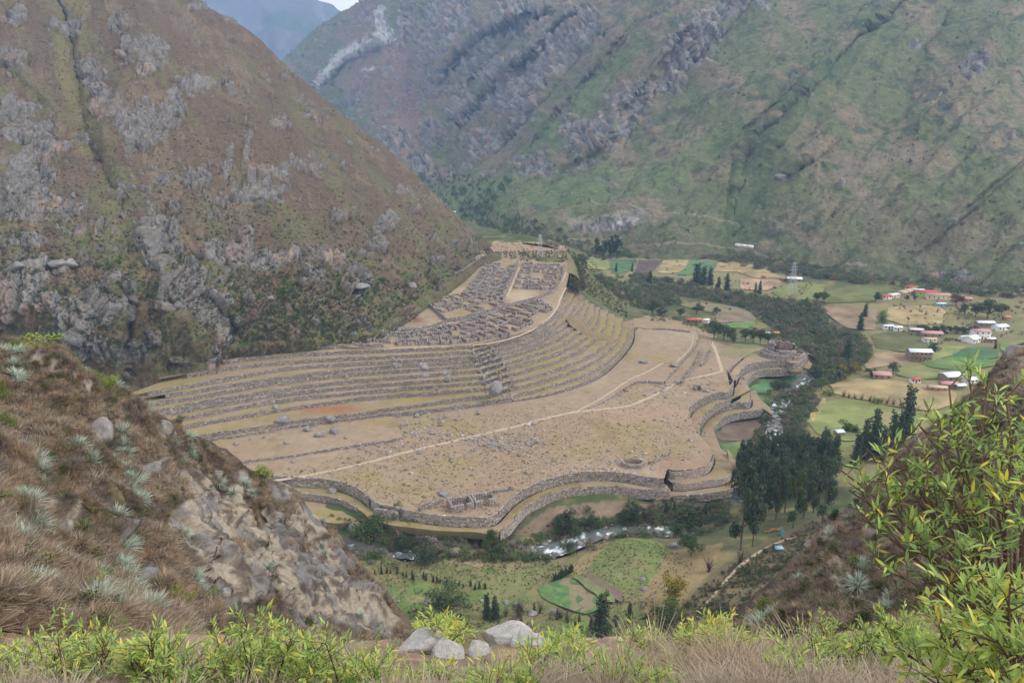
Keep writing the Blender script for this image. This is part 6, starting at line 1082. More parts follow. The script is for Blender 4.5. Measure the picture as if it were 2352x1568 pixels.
TONES['mid2'] = (.088, .112, .055); TONES['oliv2'] = (.135, .128, .072); TONES['hay'] = tuple(HAY * 1.15); TONES['hay2'] = tuple(HAY2 * 1.15); TONES['pl1'] = (.23, .18, .11); TONES['pl2'] = (.17, .135, .08); TONES['hayd'] = tuple(HAY * .6); TONES['mid2'] = (.088, .112, .055); TONES['oliv2'] = (.135, .128, .072)
TONES.update({'w1': (.105, .140, .062), 'w2': (.145, .165, .075), 'w3': (.185, .165, .10), 'w4': (.095, .145, .052), 'w5': (.19, .175, .145), 'w6': (.185, .14, .10)})
wood = [whole('bush', i, t, .22) for i, t in ((0, 'w1'), (1, 'w2'), (2, 'w3'), (3, 'w4'), (0, 'w4'), (1, 'w3'), (2, 'w5'), (3, 'w6'), (2, 'w1'))] + [whole('bare', 0, 'purple', 1), whole('bare', 1, 'grey', 1)] + [whole('round', 1, 'w1', .15), whole('round', 2, 'w2', .15)]
scrub = [whole('bush', i, t, .10) for i, t in ((0, 'olive'), (1, 'mid'), (2, 'grey'), (3, 'brown'), (2, 'green'))]
WOODS = [([(1365, 640), (1450, 636), (1560, 668), (1560, 700), (1500, 718), (1440, 700)], 320, 4.5), ([(1440, 634), (1560, 648), (1640, 668), (1720, 682), (1800, 694), (1880, 702), (1900, 745), (1990, 790), (2000, 825), (1960, 850), (1900, 885), (1868, 870), (1868, 835), (1850, 800), (1800, 775), (1780, 748), (1740, 715), (1620, 690), (1480, 665)], 1500, 5.5),
 ([(1380, 600), (1340, 585), (1100, 520), (1090, 500), (1200, 525), (1330, 545), (1480, 560), (1800, 600), (2000, 630), (1990, 655), (1800, 632), (1600, 592), (1420, 592)], 900, 5.5), ([(1990, 600), (2352, 590), (2420, 690), (2200, 680), (2050, 655), (1960, 648)], 420, 6),
 ([(1765, 760), (1860, 790), (1870, 815), (1842, 800), (1770, 790)], 80, 4), ([(1470, 735), (1500, 722), (1600, 742), (1640, 755), (1630, 768), (1560, 742)], 50, 2.5)]
for i, (pl, n, h) in enumerate(WOODS):
    P = unif_ground(pl, n, 900 + i); scatter('woods', P, rng.uniform(.55, 1.25, n) * h, wood, 900 + i, .1, 1.2)
# thickets along both banks
d = rng.uniform(0, 1, 1100); i = (d * (len(rr_) - 1)).astype(int); off = rng.choice([-1, 1], 1100) * rng.uniform(5.5, 12, 1100); q = rr_[i][:, :2] + nn[i] * off[:, None]; px_, py_ = toP(q[:, 0], q[:, 1], rr_[i][:, 2])
k = ~(((px_ > 1180) & (px_ < 1420) & (off > 0) & (py_ < 1240) & (rng.random(1100) < .65)) | ((px_ > 1240) & (px_ < 1420) & (off < 0) & (rng.random(1100) < .45)) | ((px_ > 1650) & (py_ > 880) & (off > 6.5) & (px_ < 1760)))
q = q[k]; scatter('thicket', np.c_[q, base_z(q[:, 0], q[:, 1]) + .2], rng.uniform(1.4, 3.9, len(q)), wood, 77, .1, 1.15)
for j, (pl, n, h) in enumerate([([(830, 1200), (900, 1215), (1000, 1262), (1140, 1275), (1270, 1280), (1250, 1292), (1100, 1290), (940, 1275), (800, 1240)], 190, 2.6), ([(1270, 1190), (1330, 1195), (1400, 1200), (1560, 1180), (1670, 1150), (1680, 1200), (1520, 1215), (1400, 1212), (1290, 1245)], 260, 3.2), ([(1770, 930), (1800, 905), (1870, 880), (1900, 900), (1850, 970), (1855, 1030), (1880, 1100), (1800, 1110), (1805, 1000)], 240, 4.2), ([(1735, 1000), (1772, 940), (1775, 1080), (1720, 1100), (1700, 1060)], 110, 3.6), ([(830, 1195), (930, 1205), (1060, 1235), (1140, 1250), (1230, 1240), (1290, 1195), (1300, 1215), (1240, 1262), (1000, 1270), (820, 1245)], 170, 2.2)]):
    P = unif_ground(pl, n, 950 + j); scatter('thicket', P, rng.uniform(.5, 1.2, n) * h, wood, 950 + j, .1, 1.15)
P = unif_ground([(1310, 600), (1365, 600), (1410, 660), (1440, 700), (1442, 732), (1400, 712), (1345, 672), (1318, 640)], 900, 960); scatter('shrubland', P, rng.uniform(.5, 1.7, 900), scrub, 960)
P = unif_ground([(1140, 556), (1290, 558), (1310, 600), (1290, 606), (1200, 600), (1130, 590)], 140, 961, ruin_z, 30); scatter('shrubland', P, rng.uniform(.4, 1.5, 140), scrub, 961)
P = unif_ground([(1500, 1462), (1660, 1310), (1770, 1255), (1900, 1180), (2000, 1180), (1900, 1400), (1640, 1490)], 2600, 962); scatter('shrubland', P, rng.gamma(3, .28, 2600) + .3, scrub + [whole('bare', 0, 'purple', .5), whole('bare', 1, 'grey', .5)], 962)
P = unif_ground([(880, 1400), (1060, 1400), (1240, 1400), (1480, 1410), (1540, 1450), (1380, 1480), (900, 1480)], 260, 963); scatter('shrubland', P, rng.uniform(.3, 1.5, 260), scrub, 963)
P = unif_ground([(2040, 700), (2352, 690), (2352, 770), (2150, 790), (2040, 760)], 170, 964); scatter('shrubland', P, rng.uniform(1, 3.2, 170), wood, 964)
P = unif_ground([(820, 1275), (1300, 1296), (1300, 1330), (1200, 1352), (960, 1330), (850, 1305)], 160, 965); scatter('shrubland', P + [0, 0, .6], rng.uniform(.3, .9, 160), [whole('bush', 1, 'green', .15)], 965)
P = unif_ground([(1340, 585), (1700, 610), (1900, 650), (1800, 700), (1500, 700), (1380, 640)], 260, 966); scatter('shrubland', P, rng.uniform(.8, 2.6, 260), wood, 966)
P = unif_ground([(690, 1192), (850, 1202), (1000, 1220), (1140, 1238), (1140, 1262), (1000, 1248), (850, 1225), (700, 1215)], 300, 969); scatter('shrubland', P + [0, 0, .5], rng.uniform(.4, 1.7, 300), scrub + [whole('bush', 0, 'green', .15)], 969)
# shrubs on the left mountain, denser and greener towards its foot
def on_sheet(fn, poly, n, seed, keep=None):
    q = inregion(poly, n, seed)
    if keep is not None: q = q[keep(q[:, 0], q[:, 1], np.random.default_rng(seed))]
    return fn(q[:, 0], q[:, 1]), q
kf = lambda x, y, g: g.random(len(x)) < sstep(350, 720, y + 60 * fbm(x, y, sc=60, oct=3, seed=71)) ** 1.2 * (.35 + .65 * sstep(-.3, .3, fbm(x, y, sc=45, oct=2, seed=75)))
P, q = on_sheet(lm, [(0, 330), (300, 400), (560, 400), (1000, 480), (1140, 590), (960, 690), (800, 778), (520, 795), (300, 890), (0, 800)], 12000, 970, kf); scatter('shrubland', P, rng.gamma(3, .28, len(P)) + .4, scrub * 2 + [whole('bush', 2, 'oliv2', .1), whole('bush', 2, 'bluegrey', .1)], 970)
P, q = on_sheet(lm, [(520, 640), (760, 630), (960, 655), (960, 705), (880, 750), (800, 782), (520, 795), (520, 700)], 1900, 971); scatter('shrubland', P, rng.gamma(3, .3, len(P)) + .3, scrub[:3] + [whole('bush', 1, 'mid', .12), whole('bush', 2, 'mid2', .12)], 971)
P, q = on_sheet(rs, [(800, 350), (1100, 100), (1500, 0), (2352, 0), (2352, 650), (1400, 570), (1050, 500)], 5000, 972, lambda x, y, g: g.random(len(x)) < .1 + .9 * sstep(-.1, .4, fbm(x, y, sc=50, oct=3, seed=76))); scatter('shrubland', P, rng.gamma(2.5, .5, len(P)) + .6, [whole('bush', i, t, .12) for i, t in ((0, 'mid'), (1, 'mid2'), (2, 'oliv2'), (3, 'mid2'))], 972)
P, q = on_sheet(rs, [(900, 380), (1180, 420), (1120, 500), (1300, 545), (1100, 560), (1000, 470)], 340, 973); scatter('woods', P, rng.uniform(4, 11, len(P)), [whole('slim', 0, 'w1', .15), whole('bush', 0, 'w1', .2), whole('bush', 1, 'w4', .2)], 973)

P, q = on_sheet(lm, [(-60, -30), (440, 0), (640, 140), (800, 275), (1000, 455), (1140, 585), (960, 690), (800, 778), (520, 795), (300, 890), (-60, 860)], 22000, 975, lambda x, y, g: g.random(len(x)) < .35 + .65 * sstep(-.2, .3, fbm(x, y, sc=30, oct=3, seed=77)))
scatter('dry_grass', P, rng.gamma(3, .12, len(P)) + .25, [whole('bush', i, t, .05) for i, t in ((0, 'hay'), (1, 'hay2'), (2, 'hayd'), (3, 'hay'), (1, 'hayd'), (0, 'oliv2'))], 975, .2, 1.5)

for j, (pl, n, a, b) in enumerate([([(820, 1262), (1320, 1296), (1420, 1235), (1530, 1250), (1600, 1300), (1540, 1460), (900, 1480), (860, 1340)], 5200, .12, .5), ([(1190, 1225), (1290, 1165), (1540, 1160), (1530, 1180), (1400, 1190), (1280, 1235)], 400, .15, .4)]):
    P = unif_ground(pl, n, 976 + j); scatter('pasture_tufts', P, rng.uniform(a, b, n), [whole('bush', i, t, .05) for i, t in ((0, 'green'), (1, 'hay2'), (2, 'olive'), (3, 'green'), (1, 'hay2'))], 976 + j, .1, 1.6)
P = unif_ground([(640, 1090), (900, 1010), (1200, 930), (1450, 890), (1600, 850), (1650, 850), (1600, 1040), (1400, 1090), (1150, 1190), (900, 1160)], 6500, 978, plain_z, 0); scatter('pasture_tufts', P, rng.gamma(3, .07, 6500) + .1, [whole('bush', i, t, .04) for i, t in ((0, 'pl1'), (1, 'pl2'), (2, 'oliv2'), (3, 'pl1'))], 978, .1, 1.6)

x_ = rng.uniform(470, 960, 900); P = lm(x_, np.full(900, 2000.)) + np.c_[rng.normal(0, .8, 900), rng.uniform(-2.5, 0, 900), -rng.uniform(-.5, 6, 900)]; scatter('shrubland', P, rng.uniform(.5, 1.6, 900), scrub + [whole('bush', 0, 'mid2', .15), whole('bush', 1, 'hay2', .1), whole('bush', 3, 'hay', .1)], 979)

q = inregion([(1304, 626), (1330, 612), (1346, 660), (1330, 668), (1310, 655)], 260, 940); P = onf(q[:, 0], q[:, 1], lambda a, b: ruin_z(a, b) - 4.5, 25); scatter('shrubland', P - np.c_[np.zeros((260, 2)), rng.uniform(0, 3, 260)], rng.uniform(1.3, 3.2, 260), scrub + wood[:3], 940)
q = inregion([(1300, 572), (1318, 580), (1350, 604), (1340, 640), (1312, 622)], 220, 941); P = onf(q[:, 0], q[:, 1], lambda a, b: ruin_z(a, b) - 3, 28); scatter('shrubland', P, rng.uniform(.8, 2.2, 220), scrub, 941)
P = unif_ground([(1135, 578), (1300, 577), (1306, 603), (1200, 600), (1150, 590)], 520, 942, ruin_z, 30); scatter('shrubland', P, rng.uniform(.5, 1.6, 520), scrub + [whole('bush', 0, 'olive', .12), whole('bush', 2, 'light', .1)], 942)
# ================================================================ the village, pylons, wires, small things
def flat(name, base, nsc=2, amp=.12, rough=.8, spec=.2): return M(name, base, nsc, amp, 9, amp, rough=rough, spec=spec)
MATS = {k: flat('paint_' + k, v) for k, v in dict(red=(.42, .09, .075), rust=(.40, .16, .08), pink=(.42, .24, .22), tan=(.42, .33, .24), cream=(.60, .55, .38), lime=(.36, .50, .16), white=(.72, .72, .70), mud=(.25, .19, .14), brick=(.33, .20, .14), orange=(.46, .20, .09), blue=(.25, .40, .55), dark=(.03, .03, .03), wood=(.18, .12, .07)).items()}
MATS['tin'] = flat('roof_tin', (.55, .60, .64), 2, .15, .4, .5); MATS['silver'] = flat('roof_silver', (.62, .66, .72), 2, .12, .35, .5); MATS['tinblue'] = flat('roof_tin_blue', (.55, .66, .76), 2, .1, .4, .5); MATS['cable'] = flat('cable', (.16, .16, .16)); MATS['steel'] = flat('steel', (.42, .45, .47), 5, .1, .4, .5)
def box(cx, cy, cz, hx, hy, hz): return BOXC * [hx, hy, hz] + [cx, cy, cz]
def house(px, py, wpx, roof, wallm, label, ratio=.6, h=2.6, rise=.9, rot=0.0, storeys=1, wins=3, group='houses of the valley farms', name='house', zf=base_z):
    p = onf(px, py, zf, -12); D = float(np.linalg.norm(p - [0, 0, CAMZ])); w = wpx * D / F; d = max(2.2, w * ratio); H = h * storeys; p = p + np.array([0, d / 2, .35])
    r = bpy.data.objects.new(name, None); link(r); r.location = p; r.rotation_euler[2] = rot; r['label'] = label; r['category'] = 'house'; r['group'] = group; r['kind'] = 'thing'
    x, y = w / 2, d / 2
    V = [(-x, -y, -1.5), (x, -y, -1.5), (x, y, -1.5), (-x, y, -1.5), (-x, -y, H), (x, -y, H), (x, y, H), (-x, y, H), (-x, 0, H + rise), (x, 0, H + rise)]
    obj('wall', mesh('wall', V, [np.array([[0, 1, 5, 4], [2, 3, 7, 6], [1, 2, 6, 5], [3, 0, 4, 7]]), np.array([[5, 6, 9], [7, 4, 8]])], None, MATS[wallm]), r)
    e = .45; sl = rise / y; a = H - e * sl + .06; t = .12
    V = [(-x - e, -y - e, a), (x + e, -y - e, a), (x + e, 0, H + rise + .06), (-x - e, 0, H + rise + .06), (x + e, y + e, a), (-x - e, y + e, a)]; V = V + [(q[0], q[1], q[2] + t) for q in V]
    obj('roof', mesh('roof', V, np.array([[6, 7, 8, 9], [9, 8, 10, 11], [0, 3, 2, 1], [3, 5, 4, 2], [0, 1, 7, 6], [4, 5, 11, 10], [1, 2, 8, 7], [2, 4, 10, 8], [3, 0, 6, 9], [5, 3, 9, 11]]), None, MATS[roof]), r)
    if w > 4.5:
        for s in range(storeys):
            for i in range(wins):
                cx = (i + .5 - wins / 2) * w / wins
                if s == 0 and i == wins // 2: obj('door', mesh('door', box(cx, -y - .03, .95, .45, .05, 1.0), BOXF, None, MATS['wood']), r)
                else: obj('window', mesh('window', box(cx, -y - .03, s * h + 1.5, .5, .05, .45), BOXF, None, MATS['dark']), r)
    return r
hb_ = house(2115, 829, 44, 'silver', 'mud', 'two storey adobe house with a long silvery metal roof and upstairs balcony', .5, 2.7, 1.1, -.06, 2, 5)
x_ = 1; w_ = 13.0
bal = obj('balcony', mesh('balcony', box(0, -4.4, 2.9, 6.2, .5, .10), BOXF, None, MATS['wood']), hb_)
for i in range(6): obj('post', mesh('post', box(-6 + i * 2.4, -4.8, 2.6, .08, .08, 2.8), BOXF, None, MATS['wood']), hb_)
for a in [(2030, 872, 34, 'pink', 'mud', 'adobe house with a faded pink roof beside the round tree', .8, 2.4, .8, -.25), (2104, 881, 18, 'red', 'white', 'small white kiosk with a bright red roof in the pasture', .7, 2.2, .6), (2218, 784, 18, 'tin', 'white', 'leftmost white shed of the farm cluster above the dark green crop', .7, 2.4, .7, .1), (2238, 789, 24, 'silver', 'white', 'white gabled building at the middle of the farm cluster', .9, 2.8, 1.3, .5),
 (2256, 780, 32, 'pink', 'white', 'two storey farmhouse with a pinkish red roof in the farm cluster', .6, 2.6, .9, -.05, 2), (2277, 787, 16, 'tin', 'brick', 'small tin roofed shed at the right end of the farm cluster', .7, 2.2, .5), (2143, 776, 40, 'pink', 'mud', 'long farmhouse with a pale red roof behind the dense bush', .5, 2.6, .9, -.12), (2137, 787, 26, 'tan', 'white', 'low white walled annex in front of the long pale red roof', .5, 2.0, .5, -.1),
 (2107, 765, 26, 'tin', 'mud', 'long low shed with a grey roof beside the dark tree row', .5, 2.0, .5, -.1), (2042, 757, 20, 'tinblue', 'white', 'white shed with a bluish roof at the corner of the dark green field', .6, 2.2, .5), (2063, 760, 16, 'white', 'white', 'small bright white hut right of the bluish roof', .6, 2.1, .5), (2266, 751, 32, 'tinblue', 'mud', 'wide building with a pale blue metal roof', .5, 2.6, .7, -.04), (2302, 760, 26, 'silver', 'white', 'building with a white roof right of the pale blue one', .7, 2.6, .9, .3),
 (2036, 688, 22, 'red', 'white', 'low building with a bright red roof at the left end of the village school', .6, 2.3, .7, .3), (2053, 685, 26, 'tin', 'cream', 'building with a grey metal roof next to the bright red one', .5, 2.4, .7, .35), (2076, 680, 20, 'tan', 'tan', 'left one of three parallel tan roofed houses', .9, 2.4, .9, .6), (2088, 677, 20, 'tan', 'tan', 'middle one of three parallel tan roofed houses', .9, 2.4, .9, .6), (2099, 674, 18, 'tan', 'tan', 'right one of three parallel tan roofed houses', .9, 2.4, .9, .6),
 (2094, 666, 22, 'red', 'lime', 'red roofed building behind the three tan roofs', .4, 2.4, .6, -.25), (2112, 674, 18, 'tinblue', 'lime', 'green walled house with a pale roof left of the long school', .5, 2.6, .5), (2130, 680, 36, 'red', 'lime', 'long lime green building with a bright red roof', .45, 3.0, .9, -.18), (2158, 688, 44, 'pink', 'cream', 'long cream walled building with a pale pink roof and dark windows', .4, 3.2, .9, -.2, 1, 5), (2221, 694, 20, 'pink', 'brick', 'small house with a red roof right of the red leaved tree', .6, 2.4, .8, -.2), (2162, 705, 18, 'tin', 'blue', 'small bluish shed below the cream building', .5, 2.2, .4),
 (1827, 648, 30, 'silver', 'mud', 'adobe house with a shiny roof at the end of the bare brown plot', .6, 2.6, 1.0, -.2, 1, 3), (1803, 646, 14, 'pink', 'mud', 'small adobe shed left of the shiny roofed house', .6, 2.0, .6), (1755, 640, 8, 'orange', 'mud', 'tiny orange roofed shed by the field hedge', .8, 2.2, .6), (1586, 743, 16, 'red', 'mud', 'farmhouse with a bright red roof by the grey field', .7, 2.4, .8), (1602, 743, 18, 'rust', 'mud', 'farmhouse with an orange brown roof beside the bright red one', .7, 2.4, .9, -.1), (1622, 741, 14, 'white', 'white', 'white sheet roofed shelter right of the farmhouses', .7, 1.6, .4, .3),
 (1767, 773, 12, 'white', 'white', 'white roofed hut in the river woods', .7, 2, .5), (1782, 772, 14, 'orange', 'brick', 'orange tiled hut beside the white one in the river woods', .7, 2, .6), (2192, 876, 40, 'silver', 'mud', 'farm building with a wide whitish metal roof near the leafy branches', .7, 2.6, 1.0, .25), (2182, 893, 32, 'pink', 'mud', 'farm building with a pink red roof below the wide whitish one', .5, 2.4, .9, -.1), (2157, 899, 34, 'tan', 'brick', 'low brick shed with mixed tin sheets', .5, 1.8, .4, -.2), (2208, 895, 18, 'tinblue', 'mud', 'small hut with a pale blue roof below the farm buildings', .7, 2.0, .5, .2), (2232, 882, 24, 'silver', 'white', 'shed with a light metal roof behind the leafy branches', .7, 2.2, .6, .2),
 (1929, 1003, 16, 'silver', 'mud', 'lone stone hut with a small metal roof in the pasture', .9, 2.0, .5, .2), (1890, 1019, 13, 'white', 'white', 'small white shelter at the grove edge', .7, 1.0, .3), (1105, 477, 10, 'red', 'white', 'far away house with a red roof on the valley slope', .6, 3.5, 1.5), (1073, 475, 6, 'white', 'white', 'far away white hut among the dark trees', .8, 3, 1), (1043, 492, 7, 'white', 'white', 'far away white hut at the foot of the left mountain', .8, 3, 1), (2313, 736, 12, 'orange', 'mud', 'small orange roofed hut at the far right of the village', .7, 2.2, .6)]: house(*a)
# lattice pylons and their wires
def pylon(px, py, hpx, label, zf, z0):
    p = onf(px, py, zf_of(zf), z0); D = float(np.linalg.norm(p - [0, 0, CAMZ])); h = hpx * D / F; parts = []; hw = lambda z: h * (.10 * (1 - z) + .018); C4 = [(1, 1), (-1, 1), (-1, -1), (1, -1)]
    for sx, sy in C4: parts.append(tube([(sx * hw(0), sy * hw(0), 0), (sx * hw(1), sy * hw(1), h)], .16, 4))
    zs = [0, .2, .38, .54, .68, .8, .9, 1]
    for z0_, z1 in zip(zs[:-1], zs[1:]):
        for i in range(4):
            a, b = C4[i], C4[(i + 1) % 4]; parts.append(tube([(a[0] * hw(z0_), a[1] * hw(z0_), z0_ * h), (b[0] * hw(z1), b[1] * hw(z1), z1 * h)], .09, 3)); parts.append(tube([(b[0] * hw(z0_), b[1] * hw(z0_), z0_ * h), (a[0] * hw(z1), a[1] * hw(z1), z1 * h)], .09, 3))
    r = thing('lattice_pylon', mesh('pylon', *merge(parts), None, MATS['steel']), label, 'pylon', 'lattice pylons', loc=p); tips = []
    for z, l in ((.76, .13), (.86, .11), (.95, .09)): obj('cross_arm', mesh('cross_arm', *merge([tube([(-l * h, 0, z * h), (0, 0, (z + .03) * h), (l * h, 0, z * h)], .12, 4), tube([(-l * h, 0, z * h), (l * h, 0, z * h)], .1, 4)]), None, MATS['steel']), r); tips += [p + [s * l * h, 0, z * h] for s in (-1, 1)]
    return tips
t1 = pylon(1240, 591, 52, 'tall lattice pylon on the bare saddle behind the ruins', ruin_z, 33); t2 = pylon(1818, 677, 72, 'tall lattice pylon beside the shiny roofed house', base_z, -15)
def wire(a, b, sag, label, grp): 
    t = np.linspace(0, 1, 24)[:, None]; P = a * (1 - t) + b * t; P[:, 2] -= sag * 4 * (t * (1 - t))[:, 0]; o = thing('power_line', mesh('power_line', *tube(P, .045, 3), None, MATS['cable']), label, 'wire', grp)
for i in (0, 1, 2, 3):
    q_ = ('lower left', 'lower right', 'middle left', 'middle right')[i]; wire(t1[i], t2[i], 10, 'thin power line between the two pylons, from the %s arm' % q_, 'power lines between the pylons'); wire(t2[i], onf(2500, 690 - i * 12, base_z, -12) + [0, 0, 22], 6, 'thin power line running right from the village pylon, from its %s arm' % q_, 'power lines right of the village pylon')
for i in range(3): wire(t1[i] * 1.0, onz(1925, 742 + i * 5, 2.0), 9, 'long power line crossing the river woods, %s of three' % ('upper', 'middle', 'lower')[i], 'power lines over the river woods')
for px, py, h, lb in [(2008, 660, 16, 'wooden pole at the edge of the village field'), (1520, 712, 24, 'slim pole in the river woods')]: p = onf(px, py, base_z, -12); D = np.linalg.norm(p - [0, 0, CAMZ]); thing('utility_pole', mesh('pole', *tube([(0, 0, -.5), (0, 0, h * D / F)], .14, 5), None, MBARK), lb, 'pole', loc=p)
# people: three tiny walkers
def person(px, py, zf, label, col, z0=0, h=1.7, bent=0):
    p = onf(px, py, zf_of(zf), z0); V = [(0, 0, .95), (.10, 0, .92), (.12, .02, .5), (.13, .1, .04), (-.10, 0, .92), (-.12, -.05, .5), (-.13, -.12, .04), (bent * .25, 0, 1.2), (bent * .45, 0, 1.42), (bent * .55, 0, 1.52), (bent * .62, 0, 1.66), (.22 + bent * .4, 0, 1.40), (.28 + bent * .5, .05, 1.12), (.26 + bent * .55, .12, .88), (-.22 + bent * .4, 0, 1.40), (-.28 + bent * .5, 0, 1.12), (-.26 + bent * .55, -.08, .88)]
    E = [(0, 1), (1, 2), (2, 3), (0, 4), (4, 5), (5, 6), (0, 7), (7, 8), (8, 9), (9, 10), (8, 11), (11, 12), (12, 13), (8, 14), (14, 15), (15, 16)]; R = [.15, .10, .075, .06, .10, .075, .06, .15, .15, .06, .12, .07, .05, .04, .07, .05, .04]
    me = bpy.data.meshes.new('person'); me.from_pydata(V, E, []); o = thing('person', me, label, 'person', loc=p); o.scale = (h / 1.75,) * 3
    m = o.modifiers.new('skin', 'SKIN')
    for v, r in zip(me.skin_vertices[0].data, R): v.radius = (r, r)
    me.skin_vertices[0].data[0].use_root = True; s = o.modifiers.new('sub', 'SUBSURF'); s.levels = s.render_levels = 1
    me.materials.append(flat('cloth_' + col[0], col[1])); return o
person(1634, 789, plain_z, 'distant person in dark clothes walking on the straight footpath', ('dark', (.03, .03, .04)), -4); person(1225 / 3 + 784 + 0, 1045 + 488 / 3, base_z, 'person in dark clothes standing at the foot of the lower wall', ('black', (.03, .03, .03)), -8); person(784 + 1318 / 3, 1045 + 424 / 3, base_z, 'person bending over the ploughed strip', ('brown', (.08, .05, .04)), -8, bent=.9); person(784 + 1622 / 3, 1045 + 685 / 3, base_z, 'person in dark clothes standing on the near river bank', ('navy', (.03, .03, .05)), -9)
# black cow on the grey field, brown one on the lower terrace
def cow(px, py, zf, label, col, z0, h=1.4):
    p = onf(px, py, zf_of(zf), z0); V = [(0, 0, 1.05), (.45, 0, 1.08), (.8, 0, 1.15), (1.05, 0, 1.3), (1.3, 0, 1.22), (1.5, 0, 1.05), (-.5, 0, 1.08), (-.75, 0, 1.1), (-.85, 0, .6)]; E = [(0, 1), (1, 2), (2, 3), (3, 4), (4, 5), (0, 6), (6, 7), (7, 8)]; R = [.34, .36, .26, .18, .16, .09, .34, .2, .04]
    for x, a in ((.6, 1), (-.6, 6)):
        for s in (-.2, .2): k = len(V); V += [(x, s, .75), (x + .04 * (1 if a == 1 else -2), s, .4), (x, s, .04)]; E += [(a, k), (k, k + 1), (k + 1, k + 2)]; R += [.15, .08, .07]
    me = bpy.data.meshes.new('cow'); me.from_pydata(V, E, []); o = thing('cow', me, label, 'cow', loc=p, rotz=rng.uniform(-.4, .4)); o.modifiers.new('skin', 'SKIN')
    for v, r in zip(me.skin_vertices[0].data, R): v.radius = (r, r)
    me.skin_vertices[0].data[0].use_root = True; me.materials.append(flat('hide_' + col[0], col[1]))
cow(1676, 712, lambda x, y: base_z(x, y) + .8, 'black cow grazing on the grey field beyond the trees', ('black', (.02, .02, .02)), -16); cow(1671, 1116, C(-6.8), 'brown animal grazing on the lowest terrace beside the grove', ('brown', (.14, .06, .04)), -7)
# train carriages / white train on the line across the valley
q = [rs(x, y) for x, y in ((1694, 573), (1737, 579))]; a, b = q[0], q[1]
tr = bpy.data.objects.new('train', None); link(tr); tr.location = a; tr['label'] = 'white train on the line at the foot of the far slope'; tr['category'] = 'train'; tr['kind'] = 'thing'; dvec = (b - a); L = np.linalg.norm(dvec); tr.rotation_euler[2] = math.atan2(dvec[1], dvec[0])
for i in range(3): obj('carriage', mesh('carriage', box((i + .5) * L / 3, -4, 3 + (b[2] - a[2]) * (i + .5) / 3, L / 6 * .95, 1.3, 1.5), BOXF, None, MATS['white']), tr)
p = onf(1789, 1262, base_z, 0); thing('tarpaulin', mesh('tarpaulin', np.c_[box(0, 0, 0, 1.3, .8, .35)] + rng.normal(0, .12, (8, 3)), BOXF, None, MATS['blue']), 'bright blue tarpaulin heap beside the dirt bank under the scrub', 'tarpaulin', loc=p + [0, 0, .6])
p = onf(1795, 1228, base_z, 0); V = np.array([(-1.2, -.8, 0), (1.2, -.8, 0), (1.2, .8, 0), (-1.2, .8, 0), (0, 0, 3.4)]); thing('net_tent', mesh('net_tent', V, [np.array([[0, 1, 4], [1, 2, 4], [2, 3, 4], [3, 0, 4]])], None, flat('net_teal', (.05, .12, .115))), 'teal net cone standing in front of the eucalyptus grove', 'net', loc=p)
for i in range(5):
    p = onf(1765 + 6 * i, 1222 - 1.5 * i, base_z, 0); thing('plank', mesh('plank', box(0, 0, 0, 1.6, .12, .10), BOXF, None, MATS['orange']), 'orange brown plank lying by the grove', 'plank', 'planks lying by the grove', loc=p + [0, 0, .5], rotz=rng.uniform(-.5, .7))
# cave like rock shelter under the slab, its shade put in as a black box
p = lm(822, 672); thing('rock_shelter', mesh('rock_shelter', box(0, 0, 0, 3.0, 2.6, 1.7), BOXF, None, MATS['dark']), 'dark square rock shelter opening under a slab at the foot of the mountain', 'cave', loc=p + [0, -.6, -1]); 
o = thing('boulder', BM[2], 'flat slab boulder roofing the dark rock shelter', 'boulder', loc=p + [0, 0, 2.6]); o.scale = (6.5, 4.5, 2.6)
for x, y, w, h, lb in [(612, 690, 24, 12, 'pale oblong boulder alone on the scrubby lower mountain slope'), (45, 628, 28, 15, 'pale block lying on the left mountain slope'), (150, 612, 64, 22, 'wide layered boulder with a dark overhang on the left mountain slope'), (943, 660, 30, 22, 'large grey boulder beside the single green bush'), (1800, 408, 34, 20, 'round rock knob on the far slope'), (1936, 424, 16, 24, 'white standing rock on the far slope'), (936, 734, 10, 8, 'grey boulder beside the burnt patch')]:
    fn = rs if x > 1500 else lm; p = fn(x, y); D = np.linalg.norm(p - [0, 0, CAMZ]); o = thing('boulder', BM[int(x) % 6], lb, 'boulder', loc=p); o.scale = (w / 2 * D / F, w / 2.4 * D / F, h / 2 * D / F / .8)
# ================================================================ plants on the two near hillsides
def blade_mesh(name, n, h, spread, width, cols, seed, curve=.5, segs=3, mat=None, up=.35, jit=.3):
    g = np.random.default_rng(seed); V, Fq, c = [], [], []
    for i in range(n):
        a = g.uniform(0, 6.28); el = g.uniform(up, 1.45); L = h * g.uniform(1 - jit, 1 + jit * .5); dx = np.array([math.cos(a) * math.cos(el), math.sin(a) * math.cos(el), math.sin(el)]); s = np.array([-math.sin(a), math.cos(a), 0]); b = np.array([math.cos(a), math.sin(a), 0]) * g.uniform(0, spread); k = len(V); col = np.array(cols[g.integers(len(cols))]) * g.uniform(.75, 1.3)
        for j in range(segs + 1):
            t = j / segs; p = b + dx * L * t + np.array([dx[0], dx[1], -1.0]) * L * curve * t * t * (1 - .5 * dx[2]) * .6; w = width * (1 - t) ** .7 + .0008; V += [p - s * w, p + s * w]
        for j in range(segs): Fq.append((k + 2 * j, k + 2 * j + 1, k + 2 * j + 3, k + 2 * j + 2)); c.append(col)
    return mesh(name, np.array(V), np.array(Fq), np.array(c), mat or ML2)
SIL = [(.40, .47, .38), (.50, .55, .47), (.30, .37, .28)]
PUYA = [blade_mesh('puya', 130, .62, .07, .024, SIL, 31 + i, .22, 3, up=.0) for i in range(3)]
HAYC = [(.36, .27, .18), (.34, .22, .13), (.44, .37, .27), (.15, .11, .08), (.28, .24, .185)]
